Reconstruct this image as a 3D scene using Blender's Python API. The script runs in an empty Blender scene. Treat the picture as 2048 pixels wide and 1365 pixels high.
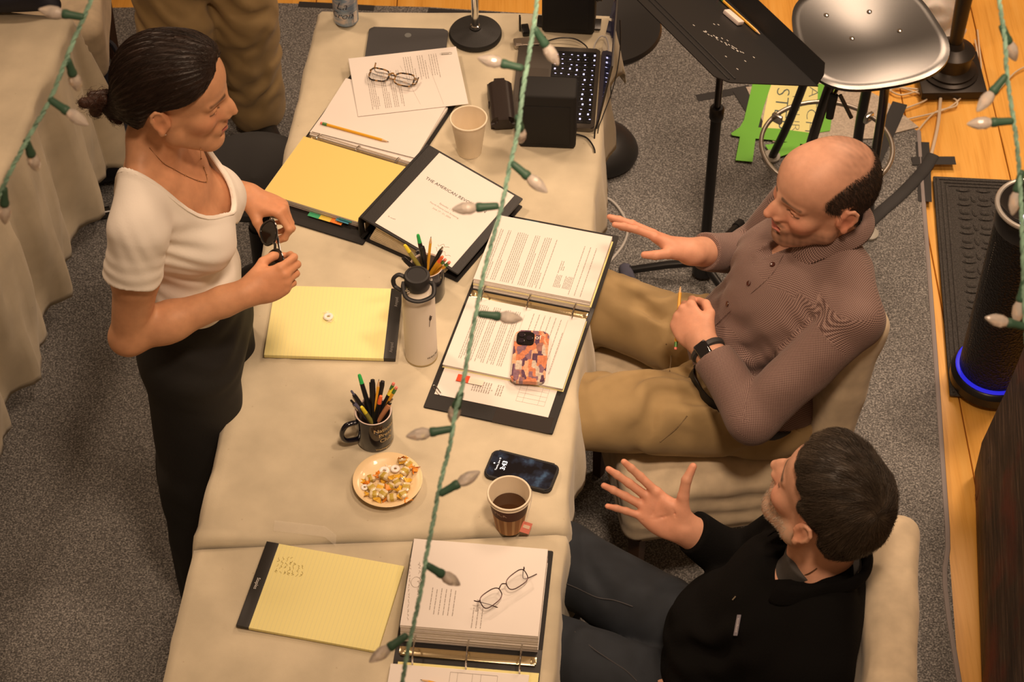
import bpy, bmesh, math, random
import numpy as np
from mathutils import Vector, Matrix, Euler

random.seed(7); np.random.seed(7)
C = bpy.context.scene.collection
PI = math.pi

# ------------------------------------------------------------------ camera, world, lights, exposure
FPX, TILT, ROLL = 4250.0, math.radians(48.4), math.radians(-0.48)
CAM = np.array([0.0, -3.22, 4.37])
_fw = Vector((0, math.cos(TILT), -math.sin(TILT))); _u0 = Vector((0, math.sin(TILT), math.cos(TILT))); _r0 = Vector((1, 0, 0))
_rt = _r0 * math.cos(ROLL) + _u0 * math.sin(ROLL); _up = _u0 * math.cos(ROLL) - _r0 * math.sin(ROLL)
cam_data = bpy.data.cameras.new('camera'); cam = bpy.data.objects.new('camera', cam_data); C.objects.link(cam)
cam_data.sensor_width = 36.0; cam_data.lens = FPX / 2048 * 36.0
cam_data.clip_start = 0.1; cam_data.clip_end = 60
cam.matrix_world = Matrix(((_rt.x, _up.x, -_fw.x, CAM[0]), (_rt.y, _up.y, -_fw.y, CAM[1]), (_rt.z, _up.z, -_fw.z, CAM[2]), (0, 0, 0, 1)))
cam_data.dof.use_dof = True; cam_data.dof.focus_distance = 4.75; cam_data.dof.aperture_fstop = 9.0
bpy.context.scene.camera = cam

sc = bpy.context.scene
sc.view_settings.view_transform = 'Standard'; sc.view_settings.look = 'None'
sc.view_settings.exposure = 0.12; sc.view_settings.gamma = 1.0
try: sc.view_settings.use_curve_mapping = False
except Exception: pass

world = bpy.data.worlds.new('world'); sc.world = world; world.use_nodes = True
world.node_tree.nodes['Background'].inputs[0].default_value = (1.0, 0.56, 0.28, 1)
world.node_tree.nodes['Background'].inputs[1].default_value = 0.17

def area_light(name, loc, target, size, power, col, spread=180):
    d = bpy.data.lights.new(name, 'AREA'); d.shape = 'DISK'; d.size = size; d.energy = power; d.color = col
    d.spread = math.radians(spread)
    o = bpy.data.objects.new(name, d); C.objects.link(o); o.location = loc
    o.rotation_euler = (Vector(target) - Vector(loc)).to_track_quat('-Z', 'Y').to_euler()
    return o
WARM = (1.0, 0.70, 0.475)
LIGHTS = [  # place, aim, size, power, spread
    ((0.35, -1.9, 4.9), (0.05, 0.0, 0.7), 0.5, 8.0, 48),
    ((1.1, -0.7, 4.8), (-0.2, -0.1, 0.7), 0.5, 2.6, 38),  # lamp added to brighten the lower table, no known fixture
    ((-1.9, 1.7, 4.2), (0.0, 0.4, 0.7), 0.5, 10.5, 80),
    ((2.2, 1.3, 4.2), (1.2, 0.9, 0.2), 0.5, 11, 70),
    ((1.8, 2.9, 3.9), (0.9, 1.1, 0.4), 1.1, 24, 100),
]
for _p, _a, _s, _w, _d in LIGHTS: area_light('fitted_light', _p, _a, _s, _w, WARM, _d)

# ------------------------------------------------------------------ pixel of the photograph + known height -> point in the room
def ray(px, py):
    x = (px - 1024) / FPX; y = -(py - 682.5) / FPX
    c, s = math.cos(ROLL), math.sin(ROLL); x, y = c * x - s * y, s * x + c * y
    return np.array([x, math.cos(TILT) + y * math.sin(TILT), -math.sin(TILT) + y * math.cos(TILT)])
def at(px, py, z):
    d = ray(px, py); p = CAM + d * ((z - CAM[2]) / d[2]); return Vector(p)
def aty(px, py, y):
    d = ray(px, py); p = CAM + d * ((y - CAM[1]) / d[1]); return Vector(p)

# ------------------------------------------------------------------ materials
def lin(r, g, b):
    f = lambda c: (c / 255 / 12.92) if c / 255 <= 0.04045 else ((c / 255 + 0.055) / 1.055) ** 2.4
    return (f(r), f(g), f(b))
MATS = {}
def mat(name, col=(0.5, 0.5, 0.5), rough=0.5, metal=0.0, var=0.0, vscale=20, bump=0.0, bscale=200, spec=0.5, coat=0.0, trans=0.0,
        emit=None, estr=0.0, attr=False, sss=0.0, sheen=0.0, ior=1.45, alpha=1.0, bdist=0.002, detail=3):
    if name in MATS: return MATS[name]
    m = bpy.data.materials.new(name); m.use_nodes = True; nt = m.node_tree; b = nt.nodes['Principled BSDF']
    b.inputs['Base Color'].default_value = (*col, 1); b.inputs['Roughness'].default_value = rough; b.inputs['Metallic'].default_value = metal
    b.inputs['Specular IOR Level'].default_value = spec; b.inputs['Coat Weight'].default_value = coat; b.inputs['IOR'].default_value = ior
    b.inputs['Transmission Weight'].default_value = trans; b.inputs['Alpha'].default_value = alpha
    if sss: b.inputs['Subsurface Weight'].default_value = sss; b.inputs['Subsurface Radius'].default_value = (1, .35, .2); b.inputs['Subsurface Scale'].default_value = .008
    if sheen: b.inputs['Sheen Weight'].default_value = sheen
    if emit: b.inputs['Emission Color'].default_value = (*emit, 1); b.inputs['Emission Strength'].default_value = estr
    tc = nt.nodes.new('ShaderNodeTexCoord')
    src = None
    if attr:
        a = nt.nodes.new('ShaderNodeAttribute'); a.attribute_name = 'Col'; src = a.outputs['Color']
        nt.links.new(src, b.inputs['Base Color'])
    if var:
        n = nt.nodes.new('ShaderNodeTexNoise'); n.inputs['Scale'].default_value = vscale; n.inputs['Detail'].default_value = detail
        nt.links.new(tc.outputs['Object'], n.inputs['Vector'])
        mr = nt.nodes.new('ShaderNodeMapRange'); mr.inputs[1].default_value = .3; mr.inputs[2].default_value = .7
        mr.inputs[3].default_value = 1 - var; mr.inputs[4].default_value = 1 + var
        nt.links.new(n.outputs['Fac'], mr.inputs[0])
        mx = nt.nodes.new('ShaderNodeVectorMath'); mx.operation = 'SCALE'
        if src: nt.links.new(src, mx.inputs[0])
        else: mx.inputs[0].default_value = col
        nt.links.new(mr.outputs[0], mx.inputs['Scale']); nt.links.new(mx.outputs[0], b.inputs['Base Color'])
    if bump:
        n = nt.nodes.new('ShaderNodeTexNoise'); n.inputs['Scale'].default_value = bscale; n.inputs['Detail'].default_value = 2
        nt.links.new(tc.outputs['Object'], n.inputs['Vector'])
        bp = nt.nodes.new('ShaderNodeBump'); bp.inputs['Strength'].default_value = bump; bp.inputs['Distance'].default_value = bdist
        nt.links.new(n.outputs['Fac'], bp.inputs['Height']); nt.links.new(bp.outputs[0], b.inputs['Normal'])
    MATS[name] = m
    return m
def nodes(m): return m.node_tree, m.node_tree.nodes['Principled BSDF']
def node(nt, t, **kw):
    n = nt.nodes.new(t)
    for k, v in kw.items():
        if hasattr(n, k) and not isinstance(k, int): setattr(n, k, v)
    return n
def ramp(nt, stops):
    r = nt.nodes.new('ShaderNodeValToRGB'); e = r.color_ramp.elements
    while len(e) < len(stops): e.new(0.5)
    for i, (p, c) in enumerate(stops): e[i].position = p; e[i].color = (*c, 1)
    return r

# ------------------------------------------------------------------ mesh building
class MB:
    """collects shapes in one bmesh"""
    def __init__(s): s.bm = bmesh.new(); s.mi = 0
    def _fin(s, geom_verts, M):
        if M is not None: bmesh.ops.transform(s.bm, matrix=M, verts=geom_verts)
    def raw(s, V, Fc, M=None, mi=None):
        vs = [s.bm.verts.new(v) for v in V]
        for f in Fc:
            try:
                fc = s.bm.faces.new([vs[i] for i in f]); fc.material_index = s.mi if mi is None else mi; fc.smooth = True
            except ValueError: pass
        s._fin(vs, M); return s
    def box(s, c, size, M=None, bevel=0.0, seg=2, rot=None):
        tmp = bmesh.new(); bmesh.ops.create_cube(tmp, size=1)
        bmesh.ops.scale(tmp, vec=size, verts=tmp.verts)
        if bevel: bmesh.ops.bevel(tmp, geom=list(tmp.edges), offset=bevel, segments=seg, affect='EDGES', profile=0.5)
        T = Matrix.Translation(c)
        if rot is not None: T = T @ (rot if isinstance(rot, Matrix) else Euler(rot).to_matrix().to_4x4())
        if M is not None: T = M @ T
        return s._merge(tmp, T)
    def _merge(s, tmp, T):
        tmp.verts.ensure_lookup_table()
        vm = [s.bm.verts.new(T @ v.co) for v in tmp.verts]
        for v, w in zip(tmp.verts, vm): v.index = v.index
        tmp.verts.index_update()
        for f in tmp.faces:
            try:
                fc = s.bm.faces.new([vm[v.index] for v in f.verts]); fc.material_index = s.mi; fc.smooth = True
            except ValueError: pass
        tmp.free(); return s
    def lathe(s, prof, M=None, seg=32, cap0=True, cap1=True):
        V = []; Fc = []
        for r, z in prof:
            for k in range(seg):
                a = 2 * PI * k / seg; V.append((r * math.cos(a), r * math.sin(a), z))
        for i in range(len(prof) - 1):
            for k in range(seg):
                k2 = (k + 1) % seg; Fc.append((i * seg + k, i * seg + k2, (i + 1) * seg + k2, (i + 1) * seg + k))
        if cap0: Fc.append(tuple(reversed(range(seg))))
        if cap1: Fc.append(tuple(range((len(prof) - 1) * seg, len(prof) * seg)))
        return s.raw(V, Fc, M)
    def tube(s, pts, r, seg=10, closed=False, M=None, caps=True, flat=1.0, ref=None):
        pts = [Vector(p) for p in pts]; n = len(pts); V = []; Fc = []
        rr = r if isinstance(r, (list, tuple)) else [r] * n
        up = Vector(ref) if ref is not None else None
        prev = None
        for i, p in enumerate(pts):
            if closed: t = pts[(i + 1) % n] - pts[i - 1]
            else: t = pts[min(i + 1, n - 1)] - pts[max(i - 1, 0)]
            if t.length < 1e-9: t = Vector((0, 0, 1))
            t.normalize()
            if prev is None:
                a = up if up is not None else (Vector((0, 0, 1)) if abs(t.z) < 0.9 else Vector((1, 0, 0)))
            else: a = up if up is not None else prev
            x = a - t * a.dot(t)
            if x.length < 1e-6: x = t.orthogonal()
            x.normalize(); prev = x; y = t.cross(x)
            for k in range(seg):
                an = 2 * PI * k / seg; V.append(p + x * (math.cos(an) * rr[i] * flat) + y * (math.sin(an) * rr[i]))
        m = n if closed else n - 1
        for i in range(m):
            j = (i + 1) % n
            for k in range(seg):
                k2 = (k + 1) % seg; Fc.append((i * seg + k, i * seg + k2, j * seg + k2, j * seg + k))
        if caps and not closed:
            Fc.append(tuple(reversed(range(seg)))); Fc.append(tuple(range((n - 1) * seg, n * seg)))
        return s.raw(V, Fc, M)
    def prism(s, poly, z0, z1, M=None, bevel=0.0, seg=2):
        tmp = bmesh.new(); n = len(poly)
        a = [tmp.verts.new((x, y, z0)) for x, y in poly]; b = [tmp.verts.new((x, y, z1)) for x, y in poly]
        area = sum(poly[i][0] * poly[(i + 1) % n][1] - poly[(i + 1) % n][0] * poly[i][1] for i in range(n))
        if area < 0: a.reverse(); b.reverse()
        tmp.faces.new(list(reversed(a))); tp = tmp.faces.new(b)
        for i in range(n): tmp.faces.new((a[i], a[(i + 1) % n], b[(i + 1) % n], b[i]))
        if bevel:
            bmesh.ops.bevel(tmp, geom=[e for e in tmp.edges if abs(e.verts[0].co.z - e.verts[1].co.z) < 1e-7], offset=bevel, segments=seg, affect='EDGES')
        return s._merge(tmp, M if M is not None else Matrix())
    def quad(s, a, b, c, d, M=None): return s.raw([a, b, c, d], [(0, 1, 2, 3)], M)
    def build(s, name, material, parent=None, sharp=35, **props):
        me = bpy.data.meshes.new(name); s.bm.normal_update(); s.bm.to_mesh(me); s.bm.free()
        for m in (material if isinstance(material, (list, tuple)) else [material]): me.materials.append(m)
        try: me.set_sharp_from_angle(angle=math.radians(sharp))
        except Exception: pass
        return link(name, me, parent)
def link(name, data, parent=None):
    o = bpy.data.objects.new(name, data); C.objects.link(o)
    if parent is not None: o.parent = parent
    return o
def thing(name, label, cat, loc=(0, 0, 0), rotz=0.0, group=None, rot=None):
    o = bpy.data.objects.new(name, None); C.objects.link(o); o.location = loc
    o.rotation_euler = rot if rot is not None else (0, 0, rotz)
    o.empty_display_size = 0.05
    return tag(o, label, cat, group)
def tag(o, label, cat, group=None):
    o['label'] = label; o['category'] = cat
    if group: o['group'] = group
    return o
def struct(o): o['kind'] = 'structure'; return o
def copy_tree(o, parent=None):
    c = o.copy(); C.objects.link(c)
    if parent is not None: c.parent = parent
    for ch in list(o.children): copy_tree(ch, c)
    return c
def frame(origin, x, z):
    """matrix with its x axis along x and its z axis close to z"""
    x = Vector(x).normalized(); z = Vector(z); z = (z - x * z.dot(x)).normalized(); y = z.cross(x)
    o = Vector(origin)
    return Matrix(((x.x, y.x, z.x, o.x), (x.y, y.y, z.y, o.y), (x.z, y.z, z.z, o.z), (0, 0, 0, 1)))
def spline(pts, n=8, closed=False):
    P = [Vector(p) for p in pts]; out = []; m = len(P)
    rng = range(m if closed else m - 1)
    for i in rng:
        if closed: p0, p1, p2, p3 = P[i - 1], P[i], P[(i + 1) % m], P[(i + 2) % m]
        else: p0, p1, p2, p3 = P[max(i - 1, 0)], P[i], P[i + 1], P[min(i + 2, m - 1)]
        for k in range(n):
            t = k / n
            out.append(0.5 * ((2 * p1) + (p2 - p0) * t + (2 * p0 - 5 * p1 + 4 * p2 - p3) * t * t + (3 * p1 - p0 - 3 * p2 + p3) * t ** 3))
    if not closed: out.append(P[-1])
    return out
def rrect(w, h, r, n=5, cx=0, cy=0):
    out = []
    for sx, sy, a0 in ((1, 1, 0), (-1, 1, 90), (-1, -1, 180), (1, -1, 270)):
        for k in range(n + 1):
            a = math.radians(a0 + 90 * k / n); out.append((cx + sx * (w / 2 - r) + r * math.cos(a), cy + sy * (h / 2 - r) + r * math.sin(a)))
    return out
_fonts = {}
def text_mesh(body, size, extrude=0.0, align='CENTER', bold=0.0, spacing=1.0, shear=0.0):
    cu = bpy.data.curves.new('writing', 'FONT'); cu.body = body; cu.size = size; cu.align_x = align; cu.align_y = 'CENTER'
    cu.extrude = extrude; cu.offset = bold; cu.space_character = spacing; cu.shear = shear; cu.resolution_u = 3
    o = bpy.data.objects.new('writing', cu); C.objects.link(o)
    bpy.context.view_layer.update()
    me = bpy.data.meshes.new_from_object(o.evaluated_get(bpy.context.evaluated_depsgraph_get()))
    bpy.data.objects.remove(o); bpy.data.curves.remove(cu)
    return me
def text(body, size, material, parent, M, name='writing', **kw):
    me = text_mesh(body, size, **kw); me.transform(M); me.materials.clear(); me.materials.append(material); me.name = name
    return link(name, me, parent)
def text_into(mb, body, size, M, **kw):
    me = text_mesh(body, size, **kw)
    mb.raw([v.co.copy() for v in me.vertices], [tuple(p.vertices) for p in me.polygons], M); bpy.data.meshes.remove(me)
# ------------------------------------------------------------------ sculpting: fields of rounded forms, smoothly joined, meshed
class Field:
    def __init__(s, lo, hi, h):
        s.lo = np.array(lo, float); s.h = h; n = np.ceil((np.array(hi) - s.lo) / h).astype(int) + 1
        s.ax = [(s.lo[i] + h * np.arange(n[i])).astype(np.float32) for i in range(3)]; s.D = np.full(n, 0.25, np.float32)
    def sl(s, lo, hi):
        r = []
        for i in range(3):
            a = int(max(0, math.floor((lo[i] - s.lo[i]) / s.h))); b = int(min(s.D.shape[i], math.ceil((hi[i] - s.lo[i]) / s.h) + 1))
            if b <= a: return None
            r.append(slice(a, b))
        return tuple(r)
    def grid(s, q): return s.ax[0][q[0]][:, None, None], s.ax[1][q[1]][None, :, None], s.ax[2][q[2]][None, None, :]
    def put(s, prim, k=0.01, op='u'):
        f, lo, hi = prim; m = k + 4 * s.h
        q = s.sl(np.array(lo) - m, np.array(hi) + m)
        if q is None: return s
        d = f(*s.grid(q)).astype(np.float32); D = s.D[q]
        if op == 'u':
            if k > 0: hh = np.maximum(k - np.abs(D - d), 0) / k; s.D[q] = np.minimum(D, d) - hh * hh * k * .25
            else: s.D[q] = np.minimum(D, d)
        elif op == 's':
            d = -d
            if k > 0: hh = np.maximum(k - np.abs(D - d), 0) / k; s.D[q] = np.maximum(D, d) + hh * hh * k * .25
            else: s.D[q] = np.maximum(D, d)
        elif op == 'd': s.D[q] = D + d            # displace by the value itself
        return s
    def keep(s, f, k=0.0):                        # keep only where f < 0, whole grid
        d = f(s.ax[0][:, None, None], s.ax[1][None, :, None], s.ax[2][None, None, :]).astype(np.float32)
        if k > 0: hh = np.maximum(k - np.abs(s.D - d), 0) / k; s.D = np.maximum(s.D, d) + hh * hh * k * .25
        else: s.D = np.maximum(s.D, d)
        return s
    def mesh(s):
        D = s.D; D = np.where(D == 0, 1e-7, D); ins = D < 0
        n = np.array(D.shape) - 1
        cnt = np.zeros(n, np.int8)
        offs = [(i, j, k) for i in (0, 1) for j in (0, 1) for k in (0, 1)]
        for i, j, k in offs: cnt += ins[i:i + n[0], j:j + n[1], k:k + n[2]]
        act = np.argwhere((cnt > 0) & (cnt < 8)); N = len(act)
        val = {o: D[act[:, 0] + o[0], act[:, 1] + o[1], act[:, 2] + o[2]] for o in offs}
        acc = np.zeros((N, 3)); w = np.zeros(N)
        for o in offs:
            for a in range(3):
                if o[a] == 0:
                    p = list(o); p[a] = 1; p = tuple(p); v0, v1 = val[o], val[p]; m = (v0 < 0) != (v1 < 0)
                    t = np.where(m, v0 / np.where(m, v0 - v1, 1), 0)
                    e = np.tile(np.array(o, float), (N, 1)); e[:, a] = t
                    acc[m] += e[m]; w[m] += 1
        V = s.lo + s.h * (act + acc / w[:, None])
        idx = np.full(n, -1, np.int32); idx[act[:, 0], act[:, 1], act[:, 2]] = np.arange(N)
        Q = []
        for a in range(3):
            b, c = (a + 1) % 3, (a + 2) % 3
            lo = [slice(1, -1)] * 3; lo[a] = slice(0, -1); hi = [slice(1, -1)] * 3; hi[a] = slice(1, None)
            s0, s1 = ins[tuple(lo)], ins[tuple(hi)]
            e = np.argwhere(s0 != s1); fl = s0[e[:, 0], e[:, 1], e[:, 2]]
            off = np.ones(3, int); off[a] = 0; e = e + off
            def g(db, dc):
                r = e.copy(); r[:, b] -= db; r[:, c] -= dc; return idx[r[:, 0], r[:, 1], r[:, 2]]
            q = np.stack([g(1, 1), g(0, 1), g(0, 0), g(1, 0)], 1); q[~fl] = q[~fl][:, ::-1]; Q.append(q)
        Q = np.concatenate(Q); Q = Q[(Q >= 0).all(1)]
        return V, Q
def relax(V, Q, it=1, lam=0.5):
    for _ in range(it):
        S = np.zeros_like(V); n = np.zeros(len(V))
        for i in range(4):
            for j in ((i + 1) % 4, (i + 3) % 4):
                np.add.at(S, Q[:, i], V[Q[:, j]]); np.add.at(n, Q[:, i], 1)
        ok = n > 0; V = V.copy(); V[ok] += lam * (S[ok] / n[ok, None] - V[ok])
    return V
def normals(V, Q):
    fn = np.cross(V[Q[:, 2]] - V[Q[:, 0]], V[Q[:, 3]] - V[Q[:, 1]]); N = np.zeros_like(V)
    for i in range(4): np.add.at(N, Q[:, i], fn)
    return N / np.maximum(np.linalg.norm(N, axis=1, keepdims=True), 1e-12)
def mesh_np(name, V, Q, material, parent=None, col=None, extra=None):
    """mesh from arrays of quads; extra: (verts, tris) joined on"""
    me = bpy.data.meshes.new(name); nv = len(V); T = None
    if extra is not None: T = extra[1] + nv; V = np.concatenate([V, extra[0]])
    me.vertices.add(len(V)); me.vertices.foreach_set('co', np.ascontiguousarray(V, np.float32).ravel())
    loops = Q.ravel(); st = np.arange(len(Q)) * 4; tot = np.full(len(Q), 4)
    if T is not None:
        st = np.concatenate([st, len(loops) + np.arange(len(T)) * 3]); tot = np.concatenate([tot, np.full(len(T), 3)]); loops = np.concatenate([loops, T.ravel()])
    me.loops.add(len(loops)); me.loops.foreach_set('vertex_index', loops.astype(np.int32))
    me.polygons.add(len(st)); me.polygons.foreach_set('loop_start', st.astype(np.int32))
    me.polygons.foreach_set('use_smooth', np.ones(len(st), bool))
    me.update(calc_edges=True); me.validate()
    if col is not None:
        if extra is not None and len(col) < len(V): col = np.concatenate([col, extra[2]])
        a = me.color_attributes.new('Col', 'FLOAT_COLOR', 'POINT'); c4 = np.ones((len(V), 4), np.float32); c4[:, :3] = col; a.data.foreach_set('color', c4.ravel())
    me.materials.append(material)
    return link(name, me, parent)
def A3(v): return np.array(v, float)
def rc(a, b, ra, rb):                             # tapered rounded limb
    a, b = A3(a), A3(b); ba = b - a; L2 = max(ba @ ba, 1e-12)
    def f(x, y, z):
        px, py, pz = x - a[0], y - a[1], z - a[2]; t = np.clip((px * ba[0] + py * ba[1] + pz * ba[2]) / L2, 0, 1)
        return np.sqrt((px - t * ba[0]) ** 2 + (py - t * ba[1]) ** 2 + (pz - t * ba[2]) ** 2) - (ra + (rb - ra) * t)
    m = max(ra, rb); return f, np.minimum(a, b) - m, np.maximum(a, b) + m
def frc(a, b, ra, rb, nrm, ratio):                # limb flattened along nrm by ratio
    a, b = A3(a), A3(b); ba = b - a; L2 = max(ba @ ba, 1e-12); n = A3(nrm); n /= np.linalg.norm(n); g = 1 / ratio ** 2 - 1
    def f(x, y, z):
        px, py, pz = x - a[0], y - a[1], z - a[2]; t = np.clip((px * ba[0] + py * ba[1] + pz * ba[2]) / L2, 0, 1)
        px, py, pz = px - t * ba[0], py - t * ba[1], pz - t * ba[2]; vn = px * n[0] + py * n[1] + pz * n[2]
        l0 = np.sqrt(px * px + py * py + pz * pz) + 1e-9; l1 = np.sqrt(px * px + py * py + pz * pz + g * vn * vn) + 1e-9
        return (l1 - (ra + (rb - ra) * t)) * l0 / l1
    m = max(ra, rb); return f, np.minimum(a, b) - m, np.maximum(a, b) + m
def ell(c, r, M=None):                            # ellipsoid, M: 3x3 of axes as columns
    c, r = A3(c), A3(r); M = np.eye(3) if M is None else np.array(M)
    def f(x, y, z):
        px, py, pz = x - c[0], y - c[1], z - c[2]
        u = [(M[0, i] * px + M[1, i] * py + M[2, i] * pz) for i in range(3)]
        k0 = np.sqrt(sum((u[i] / r[i]) ** 2 for i in range(3))); k1 = np.sqrt(sum((u[i] / r[i] ** 2) ** 2 for i in range(3))) + 1e-9
        return k0 * (k0 - 1) / k1
    ext = np.sqrt(((M * r) ** 2).sum(1)); return f, c - ext, c + ext
def wrinkle(c, d, lam, amp, R, warp=0.0, ph=0.0, d2=None, sharp=1.0):
    """folds around c, running across direction d"""
    c, d = A3(c), A3(d); d /= np.linalg.norm(d)
    def f(x, y, z):
        px, py, pz = x - c[0], y - c[1], z - c[2]; r2 = (px * px + py * py + pz * pz) / (R * R)
        s = px * d[0] + py * d[1] + pz * d[2]
        w = warp * (np.sin(31 * px + 17 * py + 2) + np.sin(23 * pz - 29 * py + 1) + .5 * np.sin(57 * px + 41 * pz))
        g = np.sin(2 * PI * s / lam + w + ph); g = np.sign(g) * np.abs(g) ** sharp
        return -amp * np.exp(-r2 * 2) * g
    return f, c - R * 1.4, c + R * 1.4
def noise_disp(lo, hi, amp, sc, seed=0):
    rs = np.random.RandomState(seed); K = rs.randn(7, 3) * sc; P = rs.rand(7) * 6.28
    def f(x, y, z): return amp * sum(np.sin(K[i, 0] * x + K[i, 1] * y + K[i, 2] * z + P[i]) for i in range(7)) / 2.6
    return f, A3(lo), A3(hi)
def rot3(yaw, pit, rol):
    cy, sy, cp, sp, cr, sr = math.cos(yaw), math.sin(yaw), math.cos(pit), math.sin(pit), math.cos(rol), math.sin(rol)
    return np.array([[cy, -sy, 0], [sy, cy, 0], [0, 0, 1]]) @ np.array([[cp, 0, sp], [0, 1, 0], [-sp, 0, cp]]) @ np.array([[1, 0, 0], [0, cr, -sr], [0, sr, cr]])
class Pose:
    """local x forward, y left, z up"""
    def __init__(s, pos, M, sc=1.0): s.p = A3(pos); s.M = np.array(M, float); s.s = sc
    def w(s, *v): return s.p + s.s * (s.M @ A3(v if len(v) == 3 else v[0]))
    def d(s, *v): return s.M @ A3(v)
    def inv(s, V): return ((V - s.p) @ s.M) / s.s
    def rc(s, a, b, ra, rb): return rc(s.w(a), s.w(b), ra * s.s, rb * s.s)
    def ell(s, c, r, R=None): return ell(s.w(c), A3(r) * s.s, s.M if R is None else s.M @ R)

def sculpt_head(F, H, sd=1, fem=False, mouth_open=0.0, eye_open=0.3, cran=(0, 0, 0), jaw=1.0, nose=1.0, nose_x=0.0, ear_y=0.0):
    """adds a head to field F at pose H (local origin midway between the ears)"""
    P = F.put
    P(H.ell((-.006, 0, .042), (.098 + cran[0], .076 + cran[1], .087 + cran[2])), .01)
    P(H.ell((-.05, 0, .02), (.05 + cran[0] * .5, .062, .062)), .03)
    P(H.ell((.045, 0, .055), (.05, .062, .052)), .03)                     # forehead
    P(H.ell((.045, 0, -.022), (.048, .058, .072)), .025)                   # mid face
    for s in (1, -1):
        P(H.rc((.0, s * .054, -.02), (.012, s * .051 * jaw, -.062), .018, .014), .025)
        P(H.rc((.012, s * .051 * jaw, -.062), (.074, s * .014, -.098), .014, .014), .022)
        P(H.ell((.064, s * .043, -.018), (.024, .02, .02)), .02)           # cheekbone
        P(H.rc((.076, s * .047, .026), (.092, s * .012, .027), .0085, .0088), .012)   # brow
    P(H.ell((.081, 0, -.095), (.017, .019, .015)), .018)
    P(H.ell((.05, 0, -.078), (.045, .038, .026)), .025)                   # under the mouth / floor of the jaw
    for s in (1, -1):
        P(H.ell((.099, s * .036, .009), (.0115, .015, .0095)), .012, 's')    # sockets
    n = nose
    for s in (1, -1): P(H.ell((.100, s * .0095, -.011), (.0125, .008, .014)), .006)
    for s in (1, -1): P(H.rc((.086, s * .011, .006), (.094, s * .014, -.020), .009, .0105), .012)
    P(H.rc((.097, 0, .022), (.112, 0, -.004), .0065, .0075), .012)
    P(H.rc((.108, 0, .002), (.1185 + nose_x, 0, -.0165), .0075, .0098 * n), .008)
    for s in (1, -1): P(H.ell((.105, s * .0125 * n, -.0235), (.0105, .0075, .007)), .006)
    for s in (1, -1): P(H.ell((.111, s * .006, -.031), (.004, .003, .004)), .002, 's')
    # mouth
    P(H.ell((.088, 0, -.052), (.017, .03, .022)), .012)
    P(H.rc((.094, .018, -.0525), (.1025, .005, -.048), .003, .0048), .006); P(H.rc((.094, -.018, -.0525), (.1025, -.005, -.048), .003, .0048), .006)
    P(H.rc((.095, .014, -.058), (.101, 0, -.0605), .003, .0055), .006); P(H.rc((.095, -.014, -.058), (.101, 0, -.0605), .003, .0055), .006)
    P(H.ell((.103, 0, -.0535), (.012 + .01 * mouth_open, .021, .0011 + .006 * mouth_open)), .002, 's')
    P(H.ell((.096, 0, -.072), (.006, .015, .004)), .006, 's')
    # lids
    for s in (1, -1):
        P(H.ell((.0785, s * .0335, .008), (.0128, .0142, .0128)), .004)
        R = rot3(0, .25, 0)
        P(H.ell((.0915, s * .034, .0055), (.008, .0118, .0012 + .0075 * eye_open), R), .0015, 's')
        P(H.ell((.089, s * .0345, .0165), (.006, .013, .0012)), .003, 's')   # lid crease
    # ears
    for s in (1, -1):
        R = rot3(-s * .34, -.2, 0)
        P(H.ell((-.009, s * (.0815 + ear_y), .002), (.0165, .0050, .029), R), .004)
        P(H.ell((-.006, s * (.0745 + ear_y), -.002), (.012, .010, .018)), .008)
        ring = [(-.001, .0, -.012), (.004, 0, .010), (.0, 0, .0235), (-.0105, 0, .029), (-.020, 0, .022), (-.0225, 0, .008), (-.018, 0, -.008), (-.011, 0, -.019)]
        pts = []
        for p in ring:
            q = R @ A3((p[0] + .006, p[1], p[2])); pts.append(A3((-.010, s * (.0850 + ear_y), .002)) + q * np.array([1, 1, 1]))
        for a, b in zip(pts[1:], pts[2:]): P(H.rc(a, b, .0040, .0040), .0015)
        P(H.ell(pts[-1] + A3((.004, 0, -.006)), (.0075, .005, .009), R), .004)
        P(H.ell(A3((-.006, s * (.0890 + ear_y), -.001)), (.0085, .006, .0125), R), .003, 's')
        P(H.rc(A3((.006, s * (.0785 + ear_y), -.008)), A3((.006, s * (.0785 + ear_y), .002)), .004, .003), .003)   # tragus
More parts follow.
